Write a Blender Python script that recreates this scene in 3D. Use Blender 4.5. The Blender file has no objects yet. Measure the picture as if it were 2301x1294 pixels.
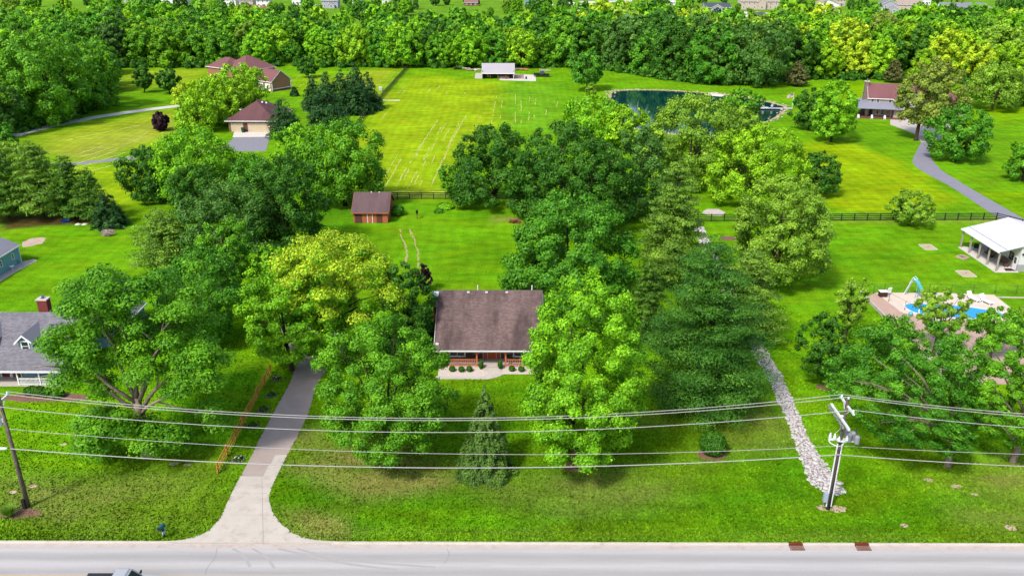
import bpy, bmesh, math, random
import numpy as np
from mathutils import Vector, Matrix

C = bpy.context
SC = C.scene
COL = SC.collection
R_ = math.radians

# ------------------------------------------------------------------ camera, sky, sun, exposure
PW, PH, FPX = 2301.0, 1294.0, 1843.0          # photograph size and focal length in its pixels
PITCH, ROLL, CAMH = R_(22.6), 0.0026, 45.0
_r = np.array([1.0, 0, 0]); _f = np.array([0, math.cos(PITCH), -math.sin(PITCH)]); _u = np.array([0, math.sin(PITCH), math.cos(PITCH)])
CR = math.cos(ROLL) * _r + math.sin(ROLL) * _u
CU = -math.sin(ROLL) * _r + math.cos(ROLL) * _u
CF = _f
CAMP = np.array([0.0, 0.0, CAMH])
cam = bpy.data.cameras.new('camera'); camo = bpy.data.objects.new('camera', cam); COL.objects.link(camo)
cam.sensor_width = 36; cam.lens = FPX / PW * 36; cam.clip_start = 0.5; cam.clip_end = 9000
camo.matrix_world = Matrix(((CR[0], CU[0], -CF[0], 0), (CR[1], CU[1], -CF[1], 0), (CR[2], CU[2], -CF[2], CAMH), (0, 0, 0, 1)))
SC.camera = camo

SUN_EL, SUN_AZ = R_(49), R_(218)              # azimuth clockwise from +Y: the sun stands behind the camera, a little to its left
w = bpy.data.worlds.new('World'); SC.world = w; w.use_nodes = True
wn = w.node_tree.nodes; wl = w.node_tree.links
sky = wn.new('ShaderNodeTexSky'); sky.sky_type = 'NISHITA'; sky.sun_disc = False
sky.sun_elevation = SUN_EL; sky.sun_rotation = SUN_AZ; sky.air_density = 1.0; sky.dust_density = 2.5; sky.ozone_density = 1.0
wl.new(sky.outputs[0], wn['Background'].inputs[0]); wn['Background'].inputs[1].default_value = 0.15
sl = bpy.data.lights.new('sun', 'SUN'); sl.energy = 2.6; sl.angle = R_(8); sl.color = (1.0, 0.955, 0.88)
so = bpy.data.objects.new('sun', sl); COL.objects.link(so)
sd = Vector((math.sin(SUN_AZ) * math.cos(SUN_EL), math.cos(SUN_AZ) * math.cos(SUN_EL), math.sin(SUN_EL)))
so.rotation_euler = sd.to_track_quat('Z', 'Y').to_euler(); so.location = (0, 0, 200)
SC.view_settings.view_transform = 'Standard'; SC.view_settings.look = 'None'
SC.view_settings.exposure = 0.84; SC.view_settings.gamma = 1.0; SC.view_settings.use_curve_mapping = False
SC.render.engine = 'CYCLES'
SC.cycles.max_bounces = 5; SC.cycles.diffuse_bounces = 3; SC.cycles.glossy_bounces = 2; SC.cycles.transmission_bounces = 2
SC.cycles.use_denoising = True

# ------------------------------------------------------------------ survey helpers: where a spot of the photograph lies on the land
def ray(px, py):
    return CF * FPX + CR * (px - (PW - 1) / 2) - CU * (py - PH / 2)
def at(px, py, z=0.0):
    d = ray(px, py); t = (z - CAMH) / d[2]
    return CAMP + d * t
def at_Y(px, py, Y):
    d = ray(px, py); return CAMP + d * (Y / d[1])
def proj(p):
    q = np.asarray(p, float) - CAMP
    zc = q @ CF
    return ((PW - 1) / 2 + FPX * (q @ CR) / zc, PH / 2 - FPX * (q @ CU) / zc)
def ppm(p):
    return FPX / ((np.asarray(p, float) - CAMP) @ CF)
def height_to(p, py):
    lo, hi = 0.0, 44.0
    for _ in range(40):
        m = (lo + hi) / 2
        if proj((p[0], p[1], m))[1] > py: lo = m
        else: hi = m
    return lo
def P(pts):
    return [tuple(at(x, y)[:2]) for x, y in pts]

def S(r, g, b, k=0.6):
    f = lambda c: (c / 255 / 12.92 if c / 255 <= 0.04045 else ((c / 255 + 0.055) / 1.055) ** 2.4)
    return (f(r) * k, f(g) * k, f(b) * k)

# ------------------------------------------------------------------ materials
def node_mat(name):
    m = bpy.data.materials.new(name); m.use_nodes = True
    n, l = m.node_tree.nodes, m.node_tree.links
    return m, n, l, n['Principled BSDF']
def noise(n, l, vec, scale, detail=4, rough=0.55):
    t = n.new('ShaderNodeTexNoise'); t.inputs['Scale'].default_value = scale; t.inputs['Detail'].default_value = detail
    t.inputs['Roughness'].default_value = rough
    if vec is not None: l.new(vec, t.inputs['Vector'])
    return t.outputs['Fac']
def mrange(n, l, v, a, b, c, d):
    t = n.new('ShaderNodeMapRange'); l.new(v, t.inputs[0])
    for i, x in enumerate((a, b, c, d)): t.inputs[i + 1].default_value = x
    return t.outputs[0]
def math_(n, l, op, a, b):
    t = n.new('ShaderNodeMath'); t.operation = op
    for i, x in enumerate((a, b)):
        if isinstance(x, (int, float)): t.inputs[i].default_value = x
        else: l.new(x, t.inputs[i])
    return t.outputs[0]
def mixc(n, l, f, a, b, mode='MIX'):
    t = n.new('ShaderNodeMixRGB'); t.blend_type = mode
    for i, x in enumerate((f, a, b)):
        if isinstance(x, (int, float)): t.inputs[i].default_value = x
        elif isinstance(x, tuple): t.inputs[i].default_value = (*x, 1)
        else: l.new(x, t.inputs[i])
    return t.outputs[0]
def hsv(n, l, col, v=None, h=None, s=None):
    t = n.new('ShaderNodeHueSaturation')
    if isinstance(col, tuple): t.inputs['Color'].default_value = (*col, 1)
    else: l.new(col, t.inputs['Color'])
    for k, x in (('Value', v), ('Hue', h), ('Saturation', s)):
        if x is None: continue
        if isinstance(x, (int, float)): t.inputs[k].default_value = x
        else: l.new(x, t.inputs[k])
    return t.outputs[0]
def bump(n, l, h, strength, dist, b):
    t = n.new('ShaderNodeBump'); t.inputs['Strength'].default_value = strength; t.inputs['Distance'].default_value = dist
    l.new(h, t.inputs['Height']); l.new(t.outputs[0], b.inputs['Normal'])
_MC = {}
def mat(name, col, rough=0.8, var=0.18, scale=1.2, bmp=0.0, bscale=8.0, spec=0.3, metal=0.0, grime=None):
    if name in _MC: return _MC[name]
    m, n, l, b = node_mat(name)
    tc = n.new('ShaderNodeTexCoord').outputs['Object']
    f = noise(n, l, tc, scale, 5, 0.62)
    c = hsv(n, l, col, v=mrange(n, l, f, 0.25, 0.75, 1 - var, 1 + var))
    if grime:
        g = noise(n, l, tc, grime[1], 5, 0.7)
        c = mixc(n, l, mrange(n, l, g, 0.5, 0.72, 0, grime[2]), c, grime[0])
    l.new(c, b.inputs['Base Color'])
    b.inputs['Roughness'].default_value = rough; b.inputs['Specular IOR Level'].default_value = spec; b.inputs['Metallic'].default_value = metal
    if bmp: bump(n, l, noise(n, l, tc, bscale, 4), bmp, 0.05, b)
    _MC[name] = m
    return m

def mk_foliage():
    m, n, l, b = node_mat('leaves')
    oi = n.new('ShaderNodeObjectInfo')
    at_ = n.new('ShaderNodeAttribute'); at_.attribute_name = 'leaf'
    fac = at_.outputs['Fac']
    tc = n.new('ShaderNodeTexCoord').outputs['Object']
    big = noise(n, l, tc, 0.45, 3)
    v = math_(n, l, 'MULTIPLY', mrange(n, l, fac, 0, 1, 0.6, 1.46), mrange(n, l, big, 0.32, 0.68, 0.7, 1.3))
    hue = mrange(n, l, math_(n, l, 'ADD', math_(n, l, 'MULTIPLY', fac, 0.5), math_(n, l, 'MULTIPLY', big, 0.5)), 0.15, .85, 0.516, 0.472)
    c = hsv(n, l, oi.outputs['Color'], v=v, h=hue)
    l.new(c, b.inputs['Base Color']); b.inputs['Roughness'].default_value = 0.5; b.inputs['Specular IOR Level'].default_value = 0.16
    tr = n.new('ShaderNodeBsdfTranslucent'); l.new(hsv(n, l, c, v=1.25, h=0.49, s=1.05), tr.inputs['Color'])
    mx = n.new('ShaderNodeMixShader'); mx.inputs[0].default_value = 0.24
    l.new(b.outputs[0], mx.inputs[1]); l.new(tr.outputs[0], mx.inputs[2])
    l.new(mx.outputs[0], n['Material Output'].inputs['Surface'])
    return m
LEAF = mk_foliage()

def mk_bark(name, col, col2):
    m, n, l, b = node_mat(name)
    tc = n.new('ShaderNodeTexCoord').outputs['Object']
    mp = n.new('ShaderNodeMapping'); mp.inputs['Scale'].default_value = (4, 4, 0.6); l.new(tc, mp.inputs[0])
    f = noise(n, l, mp.outputs[0], 2.2, 6, 0.7)
    l.new(mixc(n, l, mrange(n, l, f, 0.35, 0.65, 0, 1), col, col2), b.inputs['Base Color'])
    b.inputs['Roughness'].default_value = 0.92; b.inputs['Specular IOR Level'].default_value = 0.15
    bump(n, l, f, 0.6, 0.06, b)
    return m
BARK = mk_bark('bark', S(92, 78, 62), S(52, 42, 34))
BARKP = mk_bark('pale_bark', S(188, 172, 150), S(112, 98, 82))
POLEW = mk_bark('weathered_pole_wood', S(150, 138, 122), S(90, 80, 70))

# ------------------------------------------------------------------ mesh collecting
class MB:
    def __init__(s): s.v = []; s.f = []; s.mi = []
    def add(s, vs, fs, mi=0):
        o = len(s.v); s.v += [tuple(map(float, p)) for p in vs]; s.f += [tuple(o + i for i in f) for f in fs]; s.mi += [mi] * len(fs)
    def box(s, c, d, rz=0, mi=0, rx=0, ry=0):
        x, y, z = d[0] / 2, d[1] / 2, d[2] / 2
        M = Matrix.Rotation(rz, 3, 'Z') @ Matrix.Rotation(ry, 3, 'Y') @ Matrix.Rotation(rx, 3, 'X')
        pts = [Vector(c) + M @ Vector((sx * x, sy * y, sz * z)) for sz in (-1, 1) for sx, sy in ((-1, -1), (1, -1), (1, 1), (-1, 1))]
        s.add(pts, [(3, 2, 1, 0), (4, 5, 6, 7), (0, 1, 5, 4), (1, 2, 6, 5), (2, 3, 7, 6), (3, 0, 4, 7)], mi)
    def prism(s, poly, z0, z1, mi=0):
        a = sum(poly[i][0] * poly[(i + 1) % len(poly)][1] - poly[(i + 1) % len(poly)][0] * poly[i][1] for i in range(len(poly)))
        if a < 0: poly = poly[::-1]
        n = len(poly)
        s.add([(x, y, z0) for x, y in poly] + [(x, y, z1) for x, y in poly],
              [tuple(range(n - 1, -1, -1)), tuple(range(n, 2 * n))] + [(i, (i + 1) % n, n + (i + 1) % n, n + i) for i in range(n)], mi)
    def hull(s, low, high, mi=0):          # ring of low points joined to a ring of high points, both capped
        n = len(low)
        s.add(list(low) + list(high), [tuple(range(n - 1, -1, -1)), tuple(range(n, 2 * n))] + [(i, (i + 1) % n, n + (i + 1) % n, n + i) for i in range(n)], mi)
    def tube(s, pts, rad, n=6, mi=0, cap=True):
        pts = [Vector(p) for p in pts]
        if isinstance(rad, (int, float)): rad = [rad] * len(pts)
        vs, fs = [], []
        for i, p in enumerate(pts):
            t = (pts[min(i + 1, len(pts) - 1)] - pts[max(i - 1, 0)]).normalized()
            a = t.cross(Vector((0, 0, 1)) if abs(t.z) < 0.9 else Vector((0, 1, 0))).normalized(); b = t.cross(a)
            for k in range(n):
                q = 2 * math.pi * k / n; vs.append(p + (a * math.cos(q) + b * math.sin(q)) * rad[i])
        for i in range(len(pts) - 1):
            for k in range(n):
                fs.append((i * n + k, i * n + (k + 1) % n, (i + 1) * n + (k + 1) % n, (i + 1) * n + k))
        if cap: fs += [tuple(range(n)), tuple(range((len(pts) - 1) * n, len(pts) * n))]
        s.add(vs, fs, mi)
    def lathe(s, prof, c=(0, 0, 0), n=12, mi=0):
        vs = [(c[0] + r * math.cos(2 * math.pi * k / n), c[1] + r * math.sin(2 * math.pi * k / n), c[2] + z) for r, z in prof for k in range(n)]
        fs = [(i * n + k, i * n + (k + 1) % n, (i + 1) * n + (k + 1) % n, (i + 1) * n + k) for i in range(len(prof) - 1) for k in range(n)]
        fs += [tuple(range(n - 1, -1, -1)), tuple(range((len(prof) - 1) * n, len(prof) * n))]
        s.add(vs, fs, mi)
    def side(s, prof, mi=0):               # side profile [(x, z, halfwidth)] mirrored in y and closed round
        n = len(prof)
        s.add([(x, -h, z) for x, z, h in prof] + [(x, h, z) for x, z, h in prof],
              [tuple(range(n)), tuple(range(2 * n - 1, n - 1, -1))] + [(i, n + i, n + (i + 1) % n, (i + 1) % n) for i in range(n)], mi)
    def mesh(s, name, mats, smooth=False, bevel=0):
        me = bpy.data.meshes.new(name); me.from_pydata(s.v, [], s.f)
        for m in (mats if isinstance(mats, (list, tuple)) else [mats]): me.materials.append(m)
        if any(s.mi): me.polygons.foreach_set('material_index', s.mi)
        bm = bmesh.new(); bm.from_mesh(me); bmesh.ops.recalc_face_normals(bm, faces=bm.faces)
        if bevel: bmesh.ops.bevel(bm, geom=[e for e in bm.edges if len(e.link_faces) == 2 and e.calc_face_angle(0) > 0.5], offset=bevel, segments=2, affect='EDGES', clamp_overlap=True)
        bm.to_mesh(me); bm.free()
        if smooth: me.polygons.foreach_set('use_smooth', [True] * len(me.polygons))
        return me
    def build(s, name, mats, parent=None, loc=(0, 0, 0), rz=0, smooth=False, bevel=0):
        return put(name, s.mesh(name, mats, smooth, bevel), parent, loc, rz)
def put(name, me, parent=None, loc=(0, 0, 0), rz=0, scale=None):
    o = bpy.data.objects.new(name, me); COL.objects.link(o); o.location = loc; o.rotation_euler = (0, 0, rz)
    if scale is not None: o.scale = scale
    if parent is not None: o.parent = parent
    return o
def tag(o, label, cat, group=None):
    o['label'] = label; o['category'] = cat
    if group: o['group'] = group
    return o
def thing(name, label, cat, loc=(0, 0, 0), rz=0, group=None):
    o = bpy.data.objects.new(name, None); COL.objects.link(o); o.location = (float(loc[0]), float(loc[1]), float(loc[2])); o.rotation_euler = (0, 0, rz)
    o.empty_display_size = 0.3
    return tag(o, label, cat, group)
def struct(o, label=None):
    o['kind'] = 'structure'
    if label: o['label'] = label
    return o
def sheet(name, poly, z, m, parent=None, thick=0.3):
    b = MB(); b.prism(list(poly), z - thick, z); return b.build(name, m, parent)
def mesh_np(name, V, Q, m, leaf=None):
    me = bpy.data.meshes.new(name); nv, nf, k = len(V), len(Q), Q.shape[1]
    me.vertices.add(nv); me.vertices.foreach_set('co', np.ascontiguousarray(V, np.float32).ravel())
    me.loops.add(nf * k); me.loops.foreach_set('vertex_index', np.ascontiguousarray(Q, np.int32).ravel())
    me.polygons.add(nf); me.polygons.foreach_set('loop_start', np.arange(0, nf * k, k, dtype=np.int32))
    me.materials.append(m)
    if leaf is not None:
        a = me.attributes.new('leaf', 'FLOAT', 'FACE'); a.data.foreach_set('value', np.ascontiguousarray(leaf, np.float32))
    me.update(calc_edges=True); me.validate()
    return me
def inpoly(X, Y, poly):
    r = np.zeros(np.shape(X), bool); n = len(poly)
    for i in range(n):
        x1, y1 = poly[i]; x2, y2 = poly[(i + 1) % n]
        c = ((y1 > Y) != (y2 > Y)) & (X < (x2 - x1) * (Y - y1) / ((y2 - y1) if y2 != y1 else 1e-9) + x1)
        r ^= c
    return r
def sdist(X, Y, poly):                     # >0 inside
    d = np.full(np.shape(X), 1e9); n = len(poly)
    for i in range(n):
        x1, y1 = poly[i]; x2, y2 = poly[(i + 1) % n]; dx, dy = x2 - x1, y2 - y1
        t = np.clip(((X - x1) * dx + (Y - y1) * dy) / (dx * dx + dy * dy + 1e-9), 0, 1)
        d = np.minimum(d, np.hypot(X - x1 - t * dx, Y - y1 - t * dy))
    return np.where(inpoly(X, Y, poly), d, -d)
def smooth_line(pts, k=6):                 # Catmull-Rom through 2-D points
    out = []; n = len(pts)
    for i in range(n - 1):
        p0, p1, p2, p3 = (np.array(pts[max(0, min(n - 1, j))], float) for j in (i - 1, i, i + 1, i + 2))
        for s in range(k):
            t = s / k; out.append(tuple(0.5 * ((2 * p1) + (p2 - p0) * t + (2 * p0 - 5 * p1 + 4 * p2 - p3) * t * t + (3 * p1 - p0 - 3 * p2 + p3) * t ** 3)))
    return out + [tuple(pts[-1])]
# ------------------------------------------------------------------ the land: one sheet out to the horizon
rng = np.random.default_rng(7)
YK = 54.0                                     # back edge of the kerb along the road
KL, KR = -18.6, -8.9                          # where the kerb turns into the driveway
DRV_L = [(-28.4, YK - .17), (-27.4, YK + .06)] + P([(430, 1208.5), (452, 1201), (470, 1193), (497, 1160), (512, 1125), (528, 1092), (556, 1040), (583, 985), (612, 930), (650, 862)]) + P([(668, 815), (640, 785), (628, 735)])
DRV_R = [(-14.6, YK - .17), (-15.2, YK + .1)] + P([(690, 1210), (662, 1202), (648, 1192), (632, 1178), (612, 1152), (603, 1120), (612, 1090), (640, 1032), (665, 985), (692, 930), (712, 862)]) + P([(745, 815), (775, 785), (770, 735)])
CREEK_L = P([(1840, 1098), (1820, 1085), (1797, 1020), (1765, 932), (1731, 860), (1697, 800), (1672, 750), (1640, 690), (1600, 612), (1572, 545), (1560, 512)])
CREEK_R = P([(1878, 1112), (1898, 1106), (1878, 1075), (1850, 1038), (1813, 980), (1785, 912), (1758, 852), (1722, 790), (1695, 740), (1660, 670), (1622, 600), (1594, 545), (1580, 512)])
POND = smooth_line(P([(1372, 262), (1367, 238), (1373, 218), (1378, 207), (1420, 203.5), (1490, 204), (1560, 208), (1620, 213), (1690, 223), (1742, 234), (1764, 243), (1757, 252), (1745, 262), (1716, 276), (1680, 290), (1600, 306), (1500, 300), (1410, 284), (1372, 262)]), 4)[:-1]

TONE = dict(lawn=S(118, 174, 18, .55), hay=S(162, 192, 22, .55), hay2=S(166, 186, 40, .55), gold=S(158, 188, 14, .55), front=S(100, 150, 16, .55), lush_or_shaded=S(62, 132, 20, .55), far=S(118, 164, 40, .55),
            pale=S(122, 182, 36, .55), soil=S(205, 185, 150, .55), yel=S(148, 188, 0, .55), mulch=S(92, 60, 44, .5), shade=S(70, 130, 8, .55))
REG = [  # outline in the photograph, tone, feather in metres, strength
    ([(0, 60), (2301, 60), (2301, -40), (0, -40)], 'far', 30, .8),
    ([(940, 162), (1135, 185), (1135, 285), (1060, 330), (985, 385), (990, 436), (835, 436), (800, 370), (805, 300), (850, 232)], 'hay', 5, 1),
    ([(960, 152), (1140, 158), (1130, 186), (1000, 176), (930, 176)], 'lawn', 6, .6),
    ([(1128, 190), (1260, 190), (1260, 290), (1128, 290)], 'pale', 5, .55),
    ([(70, 305), (380, 242), (425, 262), (330, 335), (180, 362), (100, 352)], 'hay2', 4, .9),
    ([(180, 375), (320, 368), (320, 470), (150, 470)], 'hay', 4, .9),
    ([(270, 158), (500, 152), (470, 182), (340, 196), (275, 210)], 'hay2', 5, .7),
    ([(720, 185), (800, 160), (905, 152), (850, 225), (770, 215)], 'hay2', 5, .85),
    ([(660, 170), (760, 160), (700, 215), (660, 215)], 'yel', 5, .6),
    ([(1790, 318), (1900, 322), (1990, 352), (2080, 405), (2135, 452), (2080, 476), (1880, 472), (1850, 420), (1800, 365)], 'gold', 3.0, .95),
    ([(1870, 188), (2060, 192), (1990, 215), (1900, 240), (1790, 220)], 'yel', 6, .8),
    ([(2160, 420), (2330, 440), (2330, 500), (2250, 470)], 'yel', 4, .6),
    ([(2130, 240), (2320, 232), (2320, 262), (2200, 272)], 'yel', 5, .6),
    ([(-80, 1075), (500, 1060), (560, 1010), (700, 930), (1100, 900), (1500, 930), (1690, 880), (1800, 1040), (1900, 1090), (2380, 1050), (2380, 1225), (-80, 1225)], 'front', 3, .9),
    ([(700, 1000), (1200, 1090), (1500, 1110), (1750, 1060), (1800, 1110), (1500, 1175), (1000, 1160), (680, 1150)], 'lush_or_shaded', 3, .32),
    ([(0, 900), (120, 900), (480, 960), (500, 1010), (0, 1060)], 'lawn', 3, .4),
    ([(450, 830), (600, 800), (590, 880), (500, 1000), (400, 1000)], 'lush_or_shaded', 2.5, .5),  # shade of the left trees painted into the grass tone
    ([(0, 487), (205, 480), (225, 496), (150, 506), (0, 520)], 'mulch', 1.0, .9),
    ([(690, 450), (790, 450), (795, 505), (720, 520), (650, 560), (600, 600), (560, 560)], 'lush_or_shaded', 4, .4),  # tree shadow left of the shed, put into the lawn colour
]
def edges(a, b, s): return list(np.arange(a, b, s))
gx = np.array([-4000, -2500, -1500, -900, -600, -430] + edges(-330, -110, 7) + edges(-110, 110, 1.1) + edges(110, 330, 7) + [340, 430, 600, 900, 1500, 2500, 4000], float)
gy = np.array([-300, -60, 20, 40, YK - .11, YK - .08] + edges(YK + .3, 100, .8) + edges(100, 175, 1.3) + edges(175, 400, 3.2) + edges(400, 800, 14) + [820, 950, 1200, 1700, 2600, 4500], float)
GX, GY = np.meshgrid(gx, gy)
GZ = np.where(GY < YK - .1, -.3, 0.0)
tone = np.zeros(GX.shape + (3,)); tone[:] = TONE['lawn']
wob = 1.6 * np.sin(GX * .31 + 1.3 * np.sin(GY * .17)) + 1.1 * np.sin(GY * .43 + GX * .11)
for poly, k, fe, st in REG:
    p = P(poly); d = sdist(GX, GY, p) + wob * min(1, fe / 4)
    a = (np.clip(d / fe * .5 + .5, 0, 1) ** 2 * (3 - 2 * np.clip(d / fe * .5 + .5, 0, 1)) * st)[..., None]
    tone = tone * (1 - a) + np.array(TONE[k]) * a
DRY = [([(-60, 1062), (480, 1052), (505, 1120), (440, 1190), (-60, 1190)], 3, .55), ([(650, 945), (760, 1000), (1040, 1060), (1040, 1090), (800, 1110), (630, 1060)], 2.5, 1.0),
       ([(1000, 1060), (1250, 1085), (1500, 1060), (1700, 900), (1750, 960), (1500, 1120), (1100, 1140)], 3, .6), ([(2050, 1060), (2330, 1050), (2330, 1120), (2100, 1110)], 2.5, .8),
       ([(2100, 1130), (2330, 1130), (2330, 1200), (2150, 1190)], 2.5, .6), ([(610, 1140), (760, 1160), (760, 1208), (660, 1200)], 1.2, .9), ([(700, 1190), (1300, 1190), (1700, 1205), (2301, 1210), (2301, 1222), (600, 1214)], .6, .25),
       ([(100, 330), (420, 262), (400, 300), (160, 362)], 6, .5), ([(1430, 940), (1690, 900), (1700, 960), (1480, 960)], 2, .6), ([(1990, 880), (2080, 900), (2060, 1000), (1960, 960)], 2, .35),
       ([(1650, 494), (2250, 490), (2250, 501), (1650, 503)], .5, .8), ([(850, 430), (1010, 430), (1010, 440), (850, 440)], 1, .4), ([(1100, 485), (1180, 485), (1190, 500), (1110, 503)], 1.2, 1.0)]
dry = np.zeros(GX.shape)
for poly, fe, st in DRY:
    d = sdist(GX, GY, P(poly)) + wob * min(1, fe / 4)
    dry = np.maximum(dry, np.clip(d / fe * .5 + .5, 0, 1) * st)
nx, ny = len(gx), len(gy)
idx = np.arange(nx * ny).reshape(ny, nx)
Q = np.stack([idx[:-1, :-1], idx[:-1, 1:], idx[1:, 1:], idx[1:, :-1]], -1).reshape(-1, 4)

def mk_ground():
    m, n, l, b = node_mat('lawn_grass')
    ta = n.new('ShaderNodeAttribute'); ta.attribute_name = 'tone'
    da = n.new('ShaderNodeAttribute'); da.attribute_name = 'dry'
    pos = n.new('ShaderNodeNewGeometry').outputs['Position']
    mp = n.new('ShaderNodeMapping'); mp.inputs['Scale'].default_value = (.4, 1, 1); l.new(pos, mp.inputs[0])
    n1 = noise(n, l, mp.outputs[0], .55, 5, .62); n2 = noise(n, l, pos, .07, 4, .6); n3 = noise(n, l, pos, 3.2, 5, .7); n4 = noise(n, l, mp.outputs[0], .22, 5, .6)
    v = math_(n, l, 'MULTIPLY', mrange(n, l, n1, .3, .7, .72, 1.28), mrange(n, l, n3, .3, .7, .68, 1.34))
    v = math_(n, l, 'MULTIPLY', v, mrange(n, l, n2, .35, .65, .82, 1.18))
    sx = n.new('ShaderNodeSeparateXYZ'); l.new(pos, sx.inputs[0])                       # mower passes up and down the yard
    sw = math_(n, l, 'SINE', math_(n, l, 'MULTIPLY', math_(n, l, 'ADD', sx.outputs[0], math_(n, l, 'MULTIPLY', n2, 5)), 2.9), 0)
    v = math_(n, l, 'MULTIPLY', v, mrange(n, l, sw, -.8, .8, .95, 1.05))
    c = hsv(n, l, ta.outputs['Color'], v=v, h=mrange(n, l, n4, .3, .7, .485, .517))
    dm = math_(n, l, 'MULTIPLY', da.outputs['Fac'], mrange(n, l, math_(n, l, 'ADD', math_(n, l, 'MULTIPLY', n4, .6), math_(n, l, 'MULTIPLY', n3, .4)), .38, .66, 0, 1))
    c = mixc(n, l, math_(n, l, 'MULTIPLY', dm, .95), c, S(192, 172, 104, .55))
    l.new(c, b.inputs['Base Color']); b.inputs['Roughness'].default_value = .95; b.inputs['Specular IOR Level'].default_value = .02
    bump(n, l, math_(n, l, 'ADD', n3, noise(n, l, pos, 9, 3)), .55, .12, b)
    return m
GRASS = mk_ground()
me = mesh_np('ground', np.stack([GX, GY, GZ], -1).reshape(-1, 3), Q, GRASS)
ca = me.attributes.new('tone', 'FLOAT_COLOR', 'POINT'); ca.data.foreach_set('color', np.concatenate([tone, np.ones(GX.shape + (1,))], -1).astype(np.float32).ravel())
da = me.attributes.new('dry', 'FLOAT', 'POINT'); da.data.foreach_set('value', dry.astype(np.float32).ravel())
struct(put('ground', me), 'mown lawns and hay meadows spreading over the whole flat land')

# ------------------------------------------------------------------ road, kerb, drive
def mk_road():
    m, n, l, b = node_mat('road_surface')
    pos = n.new('ShaderNodeNewGeometry').outputs['Position']
    sx = n.new('ShaderNodeSeparateXYZ'); l.new(pos, sx.inputs[0])
    mp = n.new('ShaderNodeMapping'); mp.inputs['Scale'].default_value = (.06, 1, 1); l.new(pos, mp.inputs[0])
    wv = noise(n, l, mp.outputs[0], .9, 4, .6)
    t = math_(n, l, 'ADD', sx.outputs[1], math_(n, l, 'MULTIPLY', math_(n, l, 'SUBTRACT', wv, .5), .25))
    s1 = math_(n, l, 'COSINE', math_(n, l, 'MULTIPLY', math_(n, l, 'SUBTRACT', t, YK - 1.72), 2 * math.pi / 1.75), 0)
    f = noise(n, l, pos, 14, 4, .7); g = noise(n, l, mp.outputs[0], 2.5, 5, .7)
    v = math_(n, l, 'MULTIPLY', mrange(n, l, s1, -1, 1, 1.1, .85), math_(n, l, 'MULTIPLY', mrange(n, l, f, .3, .7, .93, 1.07), mrange(n, l, g, .3, .7, .93, 1.07)))
    c = hsv(n, l, S(192, 189, 188), v=v)
    l.new(c, b.inputs['Base Color']); b.inputs['Roughness'].default_value = .85; b.inputs['Specular IOR Level'].default_value = .25
    bump(n, l, noise(n, l, pos, 40, 3), .25, .01, b)
    return m
ROAD = mk_road()
CONC = mat('concrete', S(214, 205, 194), .9, .08, .7, .2, 18, .2, grime=(S(170, 150, 136), .9, .5))
CONCW = mat('pale_concrete', S(230, 222, 212), .9, .06, .6, .15, 15, .2)
PINK = mat('gutter_concrete', S(208, 196, 188), .9, .07, .8, .2, 20, .2, grime=(S(178, 150, 132), 1.3, .5))
ASPH = mat('worn_asphalt', S(188, 172, 163), .92, .1, .35, .3, 25, .2, grime=(S(208, 196, 188), .5, .6))
ASPHG = mat('grey_asphalt', S(150, 148, 160), .92, .08, .5, .2, 20, .2)
GRAV = mat('white_gravel', S(226, 222, 216), .95, .16, 2.0, .4, 12, .2)
GRAVG = mat('grey_gravel', S(150, 148, 156), .95, .22, 2.5, .4, 12, .2)
b = MB(); b.prism([(-900, 30), (900, 30), (900, YK - .62), (-900, YK - .62)], -.5, -.12); struct(b.build('road', ROAD), 'pale grey road running along the bottom of the view')
b = MB(); b.prism([(-900, YK - .62), (900, YK - .62), (900, YK - .17), (-900, YK - .17)], -.5, -.115); struct(b.build('gutter', PINK))
b = MB()
for y0 in (49.86, 50.07): b.prism([(-900, y0), (900, y0), (900, y0 + .11), (-900, y0 + .11)], -.13, -.116)
struct(b.build('road_marking', mat('yellow_road_paint', S(226, 190, 120), .8, .12, 2)), 'double yellow line along the middle of the road')
def kerb(path):                               # swept kerb with a rounded nose
    b = MB(); n = len(path); pr = [(-.02, -.4), (-.02, .035), (.12, .03), (.165, -.02), (.185, -.12), (.185, -.4)]
    rings = []
    for i, p in enumerate(path):
        a = np.array(path[min(i + 1, n - 1)]) - np.array(path[max(i - 1, 0)]); a = a / np.hypot(*a); q = (a[1], -a[0])
        rings.append([(p[0] + q[0] * o, p[1] + q[1] * o, z) for o, z in pr])
    k = len(pr); vs = [v for r in rings for v in r]
    fs = [(i * k + j, i * k + j + 1, (i + 1) * k + j + 1, (i + 1) * k + j) for i in range(n - 1) for j in range(k - 1)] + [tuple(range(k)), tuple(range((n - 1) * k, n * k))]
    b.add(vs, fs); return b.build('kerb', CONC)
kl = [(-900, YK), (-60, YK), (-29, YK)] + smooth_line([(-28.8, YK), (-27.6, YK + .06)] + P([(428, 1208.5), (450, 1201), (468, 1193), (482, 1179)]), 4)
kr = smooth_line(P([(642, 1184), (650, 1192), (664, 1202), (692, 1210)]) + [(-15.0, YK + .06), (-13.8, YK)], 4)
struct(kerb(kl), 'concrete kerb left of the driveway mouth')
for a, c in ((kr + [(-12, YK), (22.65, YK)], 'concrete kerb between the driveway mouth and the first rusty drain'), ([(23.85, YK), (28.05, YK)], 'short concrete kerb between the two rusty drains'), ([(29.25, YK), (900, YK)], 'concrete kerb right of the rusty drains')):
    struct(kerb(a), c)
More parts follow.
